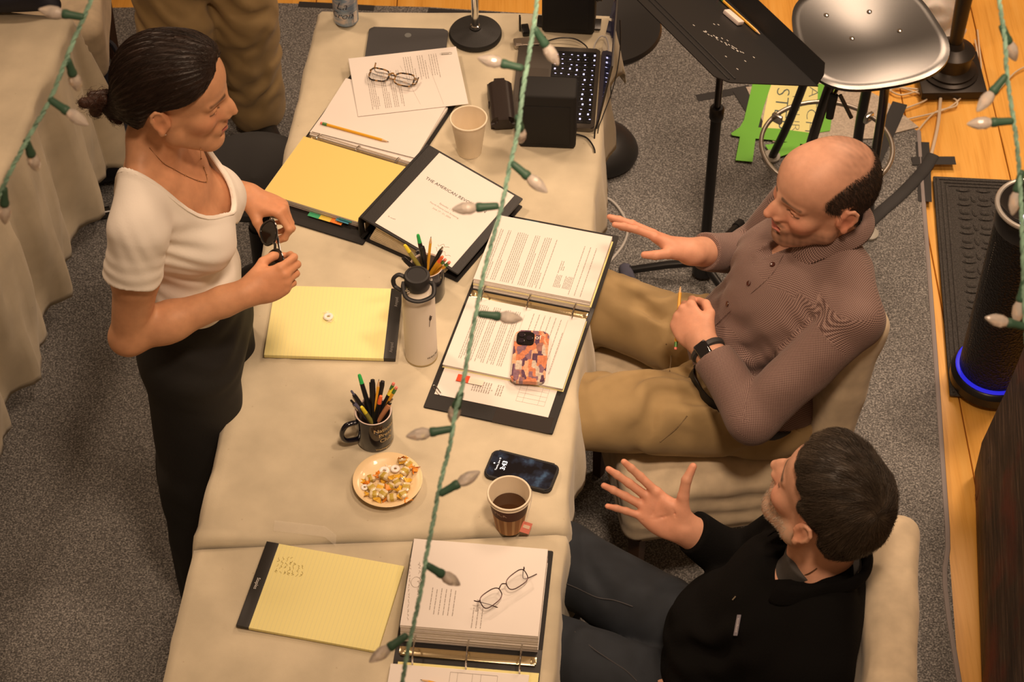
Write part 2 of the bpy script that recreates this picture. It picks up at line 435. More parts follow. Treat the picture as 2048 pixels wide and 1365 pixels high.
def head_colors(H, V, col, skin, lips, brow, fem=False, cheek=(0, 0, 0), brow_r=.0045):
    L = H.inv(V)
    def seg(a, b, r, soft):
        a, b = A3(a), A3(b); ba = b - a; q = L - a; t = np.clip(q @ ba / (ba @ ba), 0, 1); d = np.linalg.norm(q - t[:, None] * ba, axis=1)
        return np.clip((r + soft - d) / soft, 0, 1)[:, None]
    near = (np.linalg.norm(L, axis=1) < .17)[:, None]
    for s in (1, -1):
        w = seg((.085, s * .042, -.02), (.075, s * .05, -.03), .012, .025); col = col * (1 - w * .5 * near) + np.array(cheek) * w * .5 * near if any(cheek) else col
        w = seg((.080, s * .051, .029), (.101, s * .014, .031), brow_r, .003) * near; col = col * (1 - w * .85) + np.array(brow) * w * .85
        yy = L[:, 1] * s; zl = .0062 + .0015 * np.sin((yy - .022) / .025 * 3.14) - .002 * (yy > .04); w = (np.clip(1.6 - np.abs(L[:, 2] - zl) / .0018, 0, 1) * (yy > .021) * (yy < .050) * (L[:, 0] > .06))[:, None] * near; col = col * (1 - w * .85) + np.array(brow) * .6 * w * .85
    w = np.maximum(seg((.096, .016, -.052), (.106, 0, -.0495), .004, .003), seg((.096, -.016, -.052), (.106, 0, -.0495), .004, .003))
    w = np.maximum(w, seg((.098, .011, -.060), (.098, -.011, -.060), .008, .003)) * near * (L[:, 0] > .09)[:, None] * (L[:, 2] < -.043)[:, None]
    col = col * (1 - w) + np.array(lips) * w
    d = np.abs(L[:, 2] + .0535) + np.maximum(0, .094 - L[:, 0]) * 2 + np.maximum(0, np.abs(L[:, 1]) - .02) * 2
    w = np.clip((.003 - d) / .002, 0, 1)[:, None] * near * .8; col = col * (1 - w) + np.array(lips) * .25 * w
    for s in (1, -1):       # ear rims redder
        w = np.clip(1 - np.linalg.norm((L - A3((-.008, s * .082, .0))) / A3((.026, .02, .034)), axis=1), 0, 1)[:, None]; w = np.clip(w * 4, 0, 1) * .35
        col = col * (1 - w) + col * np.array([1.05, .72, .62]) * w
    return col
def eyes(H, parent, white, fem=False, iris=(.10, .06, .035), look=(1, 0, -.2)):
    for s in (1, -1):
        mb = MB(); c = H.w(.0785, s * .0335, .008); d = H.d(*look); M = frame(c, (0, 0, 1) if abs(d[2]) < .9 else (1, 0, 0), d)
        r = .0118 * H.s
        prof = [(r * math.sin(a), r * math.cos(a)) for a in np.linspace(PI * .995, .005, 18)]
        mb.mi = 0; mb.lathe(prof, M, 20)
        for f in mb.bm.faces:
            ang = (f.calc_center_median() - Vector(c)).normalized().dot(Vector(d).normalized())
            f.material_index = 2 if ang > .965 else (1 if ang > .86 else 0)
        mb.build('eyeball', [white, mat('iris_brown', iris, .2), mat('pupil_black', (.005, .005, .005), .1)], parent)

def hand(F, Wp, x, dorsal, side, curl, splay=(0, 0, 0, 0), thumb=None, sc=1.0, fk=.004, arm=None, pw=1.0):
    """side +1 right, -1 left; curl: per finger (mcp, pip, dip) bend in radians; thumb: two local target points"""
    x = A3(x); x /= np.linalg.norm(x); z = A3(dorsal); z = z - x * (z @ x); z /= np.linalg.norm(z); y = np.cross(z, x) * side   # y to the thumb
    M = np.stack([x, y, z], 1); W = lambda v: A3(Wp) + sc * (M @ A3(v)); P = F.put
    heads = [(.091, .029 * pw, 0), (.094, .009 * pw, .003), (.089, -.011 * pw, .001), (.081, -.029 * pw, -.004)]
    for hd in heads: P(frc(W((.008, hd[1] * .55, 0)), W((hd[0] * .96, hd[1], hd[2] - .002)), .0155 * sc, .0115 * sc, M[:, 2], .85), .014)
    P(ell(W((.05, -.008, -.004)), A3((.045, .036 * pw, .0125)) * sc, M), .012)
    P(ell(W((.036, .026, -.010)), A3((.032, .016, .014)) * sc, M), .014)
    P(ell(W((.04, -.028, -.008)), A3((.034, .013, .012)) * sc, M), .012)
    seg = [(.046, .027, .022), (.051, .031, .023), (.047, .029, .023), (.037, .022, .021)]
    rad = [(.0098, .0088, .0080, .0066), (.0100, .0090, .0081, .0067), (.0095, .0085, .0077, .0064), (.0085, .0076, .0069, .0058)]
    tips = []
    for i in range(4):
        p = A3(heads[i]); a = 0.0
        for j in range(3):
            a += curl[i][j]; sp = splay[i]
            d = A3((math.cos(a) * math.cos(sp), math.sin(sp) * abs(math.cos(a)) ** .3, -math.sin(a) * math.cos(sp))); d /= np.linalg.norm(d)
            q = p + d * seg[i][j]
            P(rc(W(p), W(q), rad[i][j] * sc, rad[i][j + 1] * sc), .006 if j == 0 else .003)
            if j < 2: P(ell(W(q + A3((0, 0, .001))), A3((.0088, .0088, .0088)) * sc * (rad[i][j + 1] / .0088)), .003)
            p = q
        tips.append(W(p))
    if thumb is None: thumb = ((.060, .052, -.020), (.088, .066, -.024), (.112, .072, -.026))
    t0 = A3((.018, .022, -.010)); ch = [t0] + [A3(t) for t in thumb]; rr = [.0155, .0118, .0105, .0082]
    for j in range(3): P(rc(W(ch[j]), W(ch[j + 1]), rr[j] * sc, rr[j + 1] * sc), .010 if j == 0 else .004)
    tips.append(W(ch[-1]))
    if arm is not None:
        P(frc(arm[0], W((-.005, 0, 0)), arm[1], .0265 * sc * pw, M[:, 2], .82), .02); P(frc(W((-.01, 0, 0)), W((.02, 0, 0)), .0265 * sc * pw, .026 * sc * pw, M[:, 2], .75), .015)
    return M, tips, W
def strands(V, N, flow, n, length, r, col0, rs, lift=.15, steps=4, jitter=.12):
    """short tapered hairs lying along flow; returns verts, tris, colors"""
    idx = rs.choice(len(V), n); VV = []; TT = []; CC = []; b = 0
    P = V[idx].copy(); Nn = N[idx]; pts = [P.copy()]
    jit = rs.randn(n, 3) * jitter
    L = length * (0.6 + .8 * rs.rand(n))[:, None]
    from mathutils.kdtree import KDTree
    kd = KDTree(len(V))
    for i, v in enumerate(V.tolist()): kd.insert(v, i)
    kd.balance()
    cur = P + 0; cn = Nn + 0; root_n = Nn + 0
    up = lift * L * (.6 + .8 * rs.rand(n, 1))
    for k in range(steps):
        d = flow(cur) + jit; d -= cn * (d * cn).sum(1, keepdims=True); d /= np.maximum(np.linalg.norm(d, axis=1, keepdims=True), 1e-9)
        cur = cur + d * L / steps
        near = np.array([kd.find(c)[1] for c in cur.tolist()]); cn = N[near]
        off = ((cur - V[near]) * cn).sum(1, keepdims=True); cur = cur + cn * (.0004 - off)
        pts.append(cur + cn * up * ((k + 1) / steps) ** 1.5)
    pts = np.stack(pts, 1); d = pts[:, -1] - pts[:, 0]; d /= np.linalg.norm(d, axis=1, keepdims=True)
    sx = np.cross(d, Nn); sx /= np.maximum(np.linalg.norm(sx, axis=1, keepdims=True), 1e-9)
    rad = r * np.linspace(1, .25, steps + 1)
    ring = []
    for a in range(3):
        an = 2 * PI * a / 3; ring.append(pts + (sx * math.cos(an) + Nn * math.sin(an))[:, None, :] * rad[None, :, None])
    R = np.stack(ring, 2)                          # n, steps+1, 3, 3
    Vv = R.reshape(-1, 3); base = np.arange(n)[:, None, None] * (steps + 1) * 3
    tri = []
    for k in range(steps):
        for a in range(3):
            a2 = (a + 1) % 3; i0, i1, j0, j1 = k * 3 + a, k * 3 + a2, (k + 1) * 3 + a, (k + 1) * 3 + a2
            tri += [(i0, i1, j1), (i0, j1, j0)]
    T = (np.array(tri)[None] + base).reshape(-1, 3)
    cc = np.repeat(col0[idx] * (0.6 + .8 * rs.rand(n, 1)), (steps + 1) * 3, axis=0)
    return Vv, T, cc
# ------------------------------------------------------------------ setting: floor, baseboard, wall, rug
def mat_wood():
    m = mat('pine_boards', (.6, .33, .09), .38, spec=.45); nt, b = nodes(m)
    tc = nt.nodes.new('ShaderNodeTexCoord'); mp = nt.nodes.new('ShaderNodeMapping'); mp.inputs['Scale'].default_value = (9, .7, 1); nt.links.new(tc.outputs['Object'], mp.inputs[0])
    n1 = nt.nodes.new('ShaderNodeTexNoise'); n1.inputs['Scale'].default_value = 3; n1.inputs['Detail'].default_value = 5; n1.inputs['Distortion'].default_value = .6; nt.links.new(mp.outputs[0], n1.inputs['Vector'])
    mp2 = nt.nodes.new('ShaderNodeMapping'); mp2.inputs['Scale'].default_value = (60, 2.0, 1); nt.links.new(tc.outputs['Object'], mp2.inputs[0])
    n2 = nt.nodes.new('ShaderNodeTexNoise'); n2.inputs['Scale'].default_value = 3; n2.inputs['Detail'].default_value = 3; nt.links.new(mp2.outputs[0], n2.inputs['Vector'])
    mx = nt.nodes.new('ShaderNodeMath'); mx.operation = 'MULTIPLY_ADD'; mx.inputs[1].default_value = .35; nt.links.new(n2.outputs['Fac'], mx.inputs[0])
    m3 = nt.nodes.new('ShaderNodeMath'); m3.operation = 'MULTIPLY'; m3.inputs[1].default_value = .65; nt.links.new(n1.outputs['Fac'], m3.inputs[0]); nt.links.new(m3.outputs[0], mx.inputs[2])
    r = ramp(nt, [(.25, (.60, .27, .035)), (.5, (.84, .44, .085)), (.75, (.90, .52, .13))]); nt.links.new(mx.outputs[0], r.inputs[0])
    # knots
    vo = nt.nodes.new('ShaderNodeTexVoronoi'); vo.inputs['Scale'].default_value = 2.3; mp3 = nt.nodes.new('ShaderNodeMapping'); mp3.inputs['Scale'].default_value = (1.6, 1, 0); nt.links.new(tc.outputs['Object'], mp3.inputs[0]); nt.links.new(mp3.outputs[0], vo.inputs['Vector'])
    kr = ramp(nt, [(.02, (.22, .07, .02)), (.055, (1, 1, 1))]); nt.links.new(vo.outputs['Distance'], kr.inputs[0])
    mm = nt.nodes.new('ShaderNodeMixRGB'); mm.blend_type = 'MULTIPLY'; mm.inputs[0].default_value = 1; nt.links.new(r.outputs[0], mm.inputs[1]); nt.links.new(kr.outputs[0], mm.inputs[2])
    nt.links.new(mm.outputs[0], b.inputs['Base Color'])
    bp = nt.nodes.new('ShaderNodeBump'); bp.inputs['Strength'].default_value = .15; bp.inputs['Distance'].default_value = .002; nt.links.new(n1.outputs['Fac'], bp.inputs['Height']); nt.links.new(bp.outputs[0], b.inputs['Normal'])
    return m
WOOD = mat_wood()
fl = MB(); x = -4.0; rs = random.Random(3)
edges = [-4.2, -3.9, -3.6, -3.3, -3.05, -2.8, -2.5, -2.25, -1.95, -1.7, -1.42, -1.15, -.9, -.62, -.36, -.1, .15, .41, .66, .93, 1.2, 1.475, 1.75, 2.05, 2.4, 2.8, 3.2]
for a, b in zip(edges, edges[1:]): fl.box(((a + b) / 2, .2, -.0205), (b - a - .003, 6.4, .025), bevel=.0015, seg=1)
fl.box((-.5, .2, -.045), (7.4, 6.4, .02))
struct(fl.build('floor', WOOD))
TRIM = mat('trim_pine', (.50, .20, .05), .4, var=.25, vscale=6, bump=.1, bscale=30)
struct(MB().box((.0, 2.13 + .19, .09), (7.4, .03, .2), bevel=.004).build('baseboard_back', TRIM))

def mat_carpet():
    m = mat('grey_carpet', (.13, .12, .11), 1.0, spec=.1); nt, b = nodes(m)
    tc = nt.nodes.new('ShaderNodeTexCoord'); n = nt.nodes.new('ShaderNodeTexNoise'); n.inputs['Scale'].default_value = 230; n.inputs['Detail'].default_value = 2; nt.links.new(tc.outputs['Object'], n.inputs['Vector'])
    r = ramp(nt, [(.30, (.085, .084, .083)), (.52, (.21, .207, .204)), (.72, (.48, .475, .46))]); nt.links.new(n.outputs['Fac'], r.inputs[0])
    n2 = nt.nodes.new('ShaderNodeTexNoise'); n2.inputs['Scale'].default_value = 3; nt.links.new(tc.outputs['Object'], n2.inputs['Vector'])
    mx = nt.nodes.new('ShaderNodeMixRGB'); mx.blend_type = 'MULTIPLY'; mx.inputs[0].default_value = .25; nt.links.new(r.outputs[0], mx.inputs[1]); nt.links.new(n2.outputs['Fac'], mx.inputs[2])
    nt.links.new(mx.outputs[0], b.inputs['Base Color'])
    bp = nt.nodes.new('ShaderNodeBump'); bp.inputs['Strength'].default_value = .8; bp.inputs['Distance'].default_value = .004; nt.links.new(n.outputs['Fac'], bp.inputs['Height']); nt.links.new(bp.outputs[0], b.inputs['Normal'])
    return m
CARPET = mat_carpet()
P2 = lambda px, py, z=0: tuple(at(px, py, z))[:2]
rug_poly = [(-3.4, -2.6), (1.12, -2.6), P2(1916, 1365), P2(1893, 1060), P2(1868, 700), P2(1845, 400), P2(1836, 268), P2(1690, 172), P2(1318, 48), P2(857, 20), P2(560, 12), P2(300, 20), (-3.4, 2.06)]
RUG = MB().prism(rug_poly, .0, .012, bevel=.003).build('rug', CARPET)
tag(RUG, 'large speckled grey carpet rug under the tables on pine boards', 'rug')
ed = MB(); ed.tube([Vector((p.x, p.y, .009)) for p in spline([(1.115, -2.6, 0), at(1916, 1365, 0), at(1893, 1060, 0), at(1868, 700, 0), at(1845, 400, 0), at(1836, 268, 0)], 6)], .0075, 8)
ed.build('binding', mat('rug_binding', (.30, .27, .27), .9), RUG)

# ---- canvas covered tables
def mat_canvas(name, col):
    m = mat(name, col, .95, spec=.15, sheen=.2); nt, b = nodes(m)
    tc = nt.nodes.new('ShaderNodeTexCoord'); n = nt.nodes.new('ShaderNodeTexNoise'); n.inputs['Scale'].default_value = 9; n.inputs['Detail'].default_value = 6; nt.links.new(tc.outputs['Object'], n.inputs['Vector'])
    r = ramp(nt, [(.3, tuple(c * .86 for c in col)), (.7, tuple(min(1, c * 1.1) for c in col))]); nt.links.new(n.outputs['Fac'], r.inputs[0])
    n3 = nt.nodes.new('ShaderNodeTexVoronoi'); n3.inputs['Scale'].default_value = 23; nt.links.new(tc.outputs['Object'], n3.inputs['Vector'])
    k = ramp(nt, [(.03, (.62, .52, .42)), (.06, (1, 1, 1))]); nt.links.new(n3.outputs['Distance'], k.inputs[0])
    mm = nt.nodes.new('ShaderNodeMixRGB'); mm.blend_type = 'MULTIPLY'; mm.inputs[0].default_value = .35; nt.links.new(r.outputs[0], mm.inputs[1]); nt.links.new(k.outputs[0], mm.inputs[2])
    nt.links.new(mm.outputs[0], b.inputs['Base Color'])
    w = nt.nodes.new('ShaderNodeTexNoise'); w.inputs['Scale'].default_value = 700; nt.links.new(tc.outputs['Object'], w.inputs['Vector'])
    w2 = nt.nodes.new('ShaderNodeTexNoise'); w2.inputs['Scale'].default_value = 14; w2.inputs['Detail'].default_value = 4; nt.links.new(tc.outputs['Object'], w2.inputs['Vector'])
    ad = nt.nodes.new('ShaderNodeMath'); ad.operation = 'MULTIPLY_ADD'; ad.inputs[1].default_value = .12; nt.links.new(w.outputs['Fac'], ad.inputs[0]); nt.links.new(w2.outputs['Fac'], ad.inputs[2])
    bp = nt.nodes.new('ShaderNodeBump'); bp.inputs['Strength'].default_value = .35; bp.inputs['Distance'].default_value = .006; nt.links.new(ad.outputs[0], bp.inputs['Height']); nt.links.new(bp.outputs[0], b.inputs['Normal'])
    return m
CANVAS = mat_canvas('canvas', (.555, .495, .365))
TZ = .745
def cloth(name, M, xL, xR, yN, yF, hang, z, mt, wav=.012, seed=0, step=.02, lift=None):
    """canvas over a table top; hang: overhang at left, right, near, far"""
    rs = np.random.RandomState(seed); ph = rs.rand(8) * 6.28
    us = np.unique(np.concatenate([np.arange(xL - hang[0], xR + hang[1] + step, step)]))
    vs = np.arange(0, 1.0001, 1 / 100)
    r = .012
    def arc(s):
        if s <= 0: return 0, 0
        q = r * PI / 2
        if s < q: a = s / r; return r * math.sin(a), r * (1 - math.cos(a))
        return r, r + s - q
    V = []; nu = len(us)
    y0 = lambda x: yN(x) - hang[2]; y1 = lambda x: yF(x) + hang[3]
    nv = 0; rows = []
    for u in us:
        xc = min(max(u, xL), xR); a, b = y0(xc), y1(xc); n = 110; row = []
        for j in range(n + 1):
            v = a + (b - a) * j / n; yc = min(max(v, yN(xc)), yF(xc)); du, dv = u - xc, v - yc
            p = Vector((xc, yc, z + .0012 * math.sin(9 * xc + 5 * yc + ph[0]) + .001 * math.sin(4 * xc - 13 * yc + ph[1])))
            if du or dv:
                s = math.hypot(du, dv); ox, dr = arc(s); ux, uy = du / s, dv / s
                cr = min(abs(ux), abs(uy)) * 1.414
                t = yc * abs(ux) + xc * abs(uy)
                w = wav * min(1, s / .15) * (math.sin(22 * t + ph[2]) + .6 * math.sin(41 * t + ph[3] + 1.2 * math.sin(7 * s)) + .25 * math.sin(83 * t + 9 * s + ph[5]) + .3 * math.sin(9 * t + ph[4])) * (1 - cr)
                ox += w + .02 * min(1, s / .3) + cr * .16 * s; dr = dr * (1 - .05 * cr)
                p += Vector((ux * ox, uy * ox, -dr))
            if lift: p.z += lift(p.x, p.y)
            row.append(p)
        rows.append(row); nv = n + 1
    V = [M @ p for row in rows for p in row]
    Fc = [(i * nv + j, (i + 1) * nv + j, (i + 1) * nv + j + 1, i * nv + j + 1) for i in range(nu - 1) for j in range(nv - 1)]
    mb = MB(); mb.raw(V, Fc)
    o = mb.build(name, mt, sharp=180)
    sm = o.modifiers.new('thickness', 'SOLIDIFY'); sm.thickness = .0012; sm.offset = -1
    return o
TM = Matrix.Translation((-.229, 0, 0)) @ Matrix.Rotation(math.radians(-5.5), 4, 'Z')
def table(label, M, x0, x1, y0, y1, zt):
    t = thing('folding_table', label, 'table', M.translation, M.to_euler().z)
    L = MB().box(((x0 + x1) / 2, (y0 + y1) / 2, zt - .016), (x1 - x0, y1 - y0, .03), bevel=.006)
    L.build('tabletop', mat('laminate', (.35, .25, .16), .5), t)
    for yy in (y0 + .25, y1 - .25):
        for xx in (x0 + .08, x1 - .08): MB().tube([(xx, yy, .013), (xx, yy, zt - .03)], .013, 12).build('leg', mat('grey_steel', (.25, .25, .26), .35, 1), t)
        MB().tube([(x0 + .08, yy, .2), (x1 - .08, yy, .2)], .009, 10).build('crossbar', mat('grey_steel'), t)
    return t
table('long folding table under tan canvas, holding the laptop and three binders', TM, -.375, .375, -.50, 1.15, .742)
table('folding table under tan canvas nearest the camera, with the lower yellow pad', TM, -.375, .375, -1.9, -.63, .734)
LIFT = lambda x, y: .012 * math.exp(-((x + .36) / .11) ** 2 - ((y + .585) / .022) ** 2) + .004 * math.exp(-((y + .535 - .137 * x) / .02) ** 2) + sum(h * math.exp(-(((x - a) * math.cos(t) + (y - b) * math.sin(t)) / .010) ** 2 - ((-(x - a) * math.sin(t) + (y - b) * math.cos(t)) / l) ** 2) for a, b, t, l, h in ((-.33, -.12, -.35, .09, .004), (-.29, -.10, -.45, .08, .0035), (-.345, .15, -.2, .08, .003), (.30, -.30, .2, .10, .003), (.33, .45, .1, .12, .003), (-.2, -.45, 1.4, .12, .0022), (.25, .25, -.5, .06, .002)))
c1 = cloth('canvas_cloth', TM, -.378, .378, lambda x: -.545 + .137 * x, lambda x: 1.16 + .02 * math.sin(4 * x), (.20, .20, .045, .22), TZ, CANVAS, seed=1, lift=LIFT)
tag(c1, 'tan canvas drop cloth on the table between the woman and the balding man', 'tablecloth', 'canvas table coverings')
c2 = cloth('canvas_cloth', TM, -.380, .380, lambda x: -1.95, lambda x: -.562 + .137 * x, (.25, .22, .2, .0), .7375, CANVAS, seed=4)
tag(c2, 'tan canvas cloth in the foreground under the pad with handwriting', 'tablecloth', 'canvas table coverings')
LM = Matrix.Translation((-1.168, 1.152, 0)) @ Matrix.Rotation(math.radians(-8.5), 4, 'Z')
table('side table at the far left under a long canvas drape', LM, -.75, -.01, -1.8, -.02, .742)
c3 = cloth('canvas_cloth', LM, -.75, 0, lambda x: -1.8, lambda x: 0.0, (.1, .54, .2, .30), TZ, mat_canvas('canvas_brightened', (.60, .53, .395)), wav=.023, seed=8)  # canvas tone raised to offset the shading on this table
tag(c3, 'long canvas drape hanging off the left side table to near the floor', 'tablecloth', 'canvas table coverings')

# ---- tape on the floor
TAPE = mat('gaffer_tape', (.030, .030, .032), .75, bump=.2, bscale=120)
def strip(pts, w, z, mb):
    P = [Vector(p) for p in pts]; V = []; Fc = []
    for i, p in enumerate(P):
        t = (P[min(i + 1, len(P) - 1)] - P[max(i - 1, 0)]); t.z = 0; t.normalize(); n = Vector((-t.y, t.x, 0)) * w / 2
        for q, zz in ((p + n, z), (p - n, z), (p + n, z - .0012), (p - n, z - .0012)): V.append((q.x, q.y, zz))
    for i in range(len(P) - 1):
        a, b = i * 4, (i + 1) * 4; Fc += [(a, a + 1, b + 1, b), (a + 2, b + 2, b + 3, a + 3), (a, b, b + 2, a + 2), (a + 1, a + 3, b + 3, b + 1)]
    n = (len(P) - 1) * 4; Fc += [(0, 2, 3, 1), (n, n + 1, n + 3, n + 2)]
    mb.raw(V, Fc)
tapes = [([(1394, 196), (1440, 188), (1500, 176)], .030, .0135, 'black tape strip on the rug left of the green sign'),
         ([(1478, 180), (1500, 215), (1530, 262)], .040, .015, 'black tape strip slanting along the edge of the green sign'),
         ([(1800, 206), (1783, 245), (1762, 290), (1735, 350)], .046, .0190, 'wide black tape strip under the right side of the stool'),
         ([(1845, 284), (1848, 340), (1850, 403)], .040, .0145, 'upright black tape strip across the rug edge above the doormat'),
         ([(1824, 322), (1865, 321), (1911, 321)], .034, .016, 'short black tape crossing onto the pine boards above the doormat'),
         ([(597, 8), (660, 11), (748, 16)], .026, .0138, 'black tape on the rug edge behind the drink can'),
         ([(856, 21), (930, 26), (1000, 30)], .026, .0138, 'black tape on the rug edge behind the round microphone base')]
for pts, w, z, lb in tapes:
    mb = MB(); strip([at(px, py, z) for px, py in pts], w, z, mb); tag(mb.build('floor_tape', TAPE), lb, 'tape', 'black tape strips on the floor')
mb = MB(); pth = spline([at(1866, 312, .013), at(1845, 345, .013), at(1800, 392, .013), at(1750, 436, .013), at(1690, 500, .013)], 6)
mb.tube([(p.x, p.y, .017) for p in pth], [.019] * len(pth), 12, flat=.28, ref=(0, 0, 1)); tag(mb.build('cable_cover', TAPE), 'ridge of black tape covering a cable, running toward the balding man', 'tape')

# ---- beige mat corner and the taped sign
BEI = mat('beige_weave', (.50, .44, .37), .95, var=.2, vscale=160, bump=.5, bscale=400)
mt = MB().prism([P2(1491, 182), P2(1690, 166), P2(1765, 205), P2(1836, 262), P2(1745, 285), P2(1640, 288), P2(1545, 292)], .012, .0165).build('mat', BEI)
tag(mt, 'beige woven mat corner on the rug under the tall stool', 'mat')
sg = thing('floor_sign', 'yellow paper sign with green tape edges on the floor under the stool', 'sign', at(1580, 240, .0172))
so = sg.location
GRN = mat('green_tape', (.17, .52, .055), .6, bump=.1, bscale=60); YPAP = mat('yellow_paper', (.86, .82, .36), .7)
def onfloor(px, py, z): p = at(px, py, z); return (p.x - so.x, p.y - so.y)
z0 = .0172 - so.z
def slab(poly, z, m, nm, h=.0006):
    return MB().prism([onfloor(a, b, .0172 + z) for a, b in poly], z, z + h).build(nm, m, sg)
slab([(1540, 168), (1645, 168), (1632, 270), (1522, 262)], 0, YPAP, 'sheet')
slab([(1505, 168), (1543, 168), (1528, 212), (1513, 268), (1474, 265), (1488, 240)], .0007, GRN, 'tape_strip')
slab([(1462, 267), (1482, 253), (1560, 258), (1636, 268), (1630, 292), (1540, 280), (1492, 276), (1464, 271)], .0014, GRN, 'tape_strip')
slab([(1481, 268), (1512, 270), (1505, 324), (1471, 321)], .0021, GRN, 'tape_strip')
slab([(1636, 168), (1672, 168), (1660, 262), (1634, 266)], .0007, GRN, 'tape_strip')
slab([(1530, 290), (1600, 282), (1600, 300), (1548, 318)], .0028, GRN, 'tape_strip')
INK = mat('marker_ink', (.05, .10, .13), .6)
for word, c0, c1, sz in (('STEP', (1566, 176), (1556, 256), .058), ('YOUR', (1592, 186), (1590, 262), .036), ('WATCH', (1631, 140), (1618, 264), .043)):
    a, b = Vector(onfloor(*c0, .019)), Vector(onfloor(*c1, .019)); d = (b - a); L = d.length; d.normalize()
    me = text_mesh(word, sz, bold=-.001); xs = [v.co.x for v in me.vertices]; s = L / (max(xs) - min(xs))
    M = Matrix(((d.x, -d.y, 0, (a.x + b.x) / 2), (d.y, d.x, 0, (a.y + b.y) / 2), (0, 0, 1, .0009), (0, 0, 0, 1))) @ Matrix.Diagonal((s, 1, 1, 1))
    me.transform(M); me.materials.clear(); me.materials.append(INK); me.name = 'lettering'; link('lettering', me, sg)

# ---- doormat
DM = thing('doormat', 'charcoal ribbed doormat with oval pattern beside the black tower', 'mat', (1.243, 1.287, 0), math.radians(0))
a = at(1866, 352, .01); b = at(1900, 790, .01); ang = math.atan2(b.y - a.y, b.x - a.x) + PI / 2; Lm = (b - a).length
DM.location = (a.x, a.y, 0); DM.rotation_euler = (0, 0, ang)
DMAT = mat('charcoal_mat', (.060, .057, .055), 1.0, var=.5, vscale=300, bump=.8, bscale=420)
Wm = .56
MB().box((Wm / 2, -Lm / 2, .006), (Wm, Lm, .009), bevel=.003).build('base', DMAT, DM)
rb = MB()
for o in (.012, .025, .038):
    for q in ([(o, -o), (Wm - o, -o)], [(o, -o), (o, -Lm + o)], [(Wm - o, -o), (Wm - o, -Lm + o)], [(o, -Lm + o), (Wm - o, -Lm + o)]):
        c = ((q[0][0] + q[1][0]) / 2, (q[0][1] + q[1][1]) / 2); hz = abs(q[0][1] - q[1][1]) < .001; rb.box((*c, .0115 - .0003 * hz), (abs(q[0][0] - q[1][0]) + .009, abs(q[0][1] - q[1][1]) + .009, .006), bevel=.0025)
rb.build('border_rib', DMAT, DM)
ov = MB(); cell = .058; nx = int((Wm - .11) / cell); ny = int((Lm - .11) / cell)
for i in range(nx):
    for j in range(ny):
        cx, cy = .055 + cell * (i + .5), -.055 - cell * (j + .5)
        ov.prism(rrect(cell * .52, cell * .48, .010, 3, cx, cy), .010, .0145, bevel=.003)
        for dx, dy, w, h in ((cell / 2, 0, .018, .042), (0, cell / 2, .042, .016)):
            ov.prism([(cx + dx + w / 2 * math.cos(t), cy + dy + h / 2 * math.sin(t)) for t in np.linspace(0, 2 * PI, 17)[:-1]], .010, .0145, bevel=.003)
ov.build('raised_pattern', DMAT, DM)

# ---- black tower purifier
TW = thing('air_purifier', 'tall black perforated tower with a silver ring top and blue base glow', 'air purifier', (1.290, .500, 0))
BLK = mat('black_plastic', (.012, .012, .013), .32); SAT = mat('satin_black', (.018, .018, .019), .5)
MB().lathe([(.105, .012), (.112, .018), (.112, .045), (.104, .056), (.098, .06)], seg=48).build('base', BLK, TW)
MB().lathe([(.1, .0605), (.1020, .063), (.1015, .066), (.098, .067)], seg=48).build('light_ring', mat('blue_light', (.02, .02, .3), .3, emit=(.03, .03, 1.0), estr=.55), TW)
m = mat('perforated_black', (.010, .010, .011), .42, metal=.3); nt, bs = nodes(m)
tc = nt.nodes.new('ShaderNodeTexCoord'); vo = nt.nodes.new('ShaderNodeTexVoronoi'); vo.inputs['Scale'].default_value = 150; nt.links.new(tc.outputs['Object'], vo.inputs['Vector'])
bp = nt.nodes.new('ShaderNodeBump'); bp.inputs['Strength'].default_value = 1; bp.inputs['Distance'].default_value = .003; nt.links.new(vo.outputs['Distance'], bp.inputs['Height']); nt.links.new(bp.outputs[0], bs.inputs['Normal'])
MB().lathe([(.092, .066), (.090, .2), (.086, .56), (.084, .60)], seg=64, cap0=False).build('body', m, TW)
rm = MB(); rows = 46
for i in range(rows):
    z = .17 + .40 * i / rows
    rm.tube([((.0895 - .012 * (z - .2)) * math.cos(math.radians(196 + k * .6)), (.0895 - .012 * (z - .2)) * math.sin(math.radians(196 + k * .6)), z) for k in range(3)], .0016, 5)
rm.build('vent_glint', mat('chrome', (.75, .74, .72), .12, 1), TW)  # chrome dashes stand in for the glint along the perforations
MB().lathe([(.086, .60), (.089, .606), (.089, .66), (.083, .672)], seg=48, cap1=False).build('head', BLK, TW)
MB().lathe([(.083, .672), (.060, .655), (.0, .650)], seg=48, cap0=False, cap1=False).build('control_panel', mat('glass_black', (.01, .01, .012), .08, coat=1), TW)
SIL = mat('silver_plastic', (.62, .60, .57), .3, .6)
MB().tube([(.090 * math.cos(t), .090 * math.sin(t), .668) for t in np.linspace(0, 2 * PI, 49)[:-1]], .0065, 10, closed=True).build('trim_ring', SIL, TW)
MB().tube([(.010 * math.cos(t) - .02, .010 * math.sin(t) - .03, .657) for t in np.linspace(0, 2 * PI, 25)[:-1]], .0022, 8, closed=True).build('button', mat('lit_white', (.7, .7, .9), .4, emit=(.7, .75, 1), estr=.8), TW)

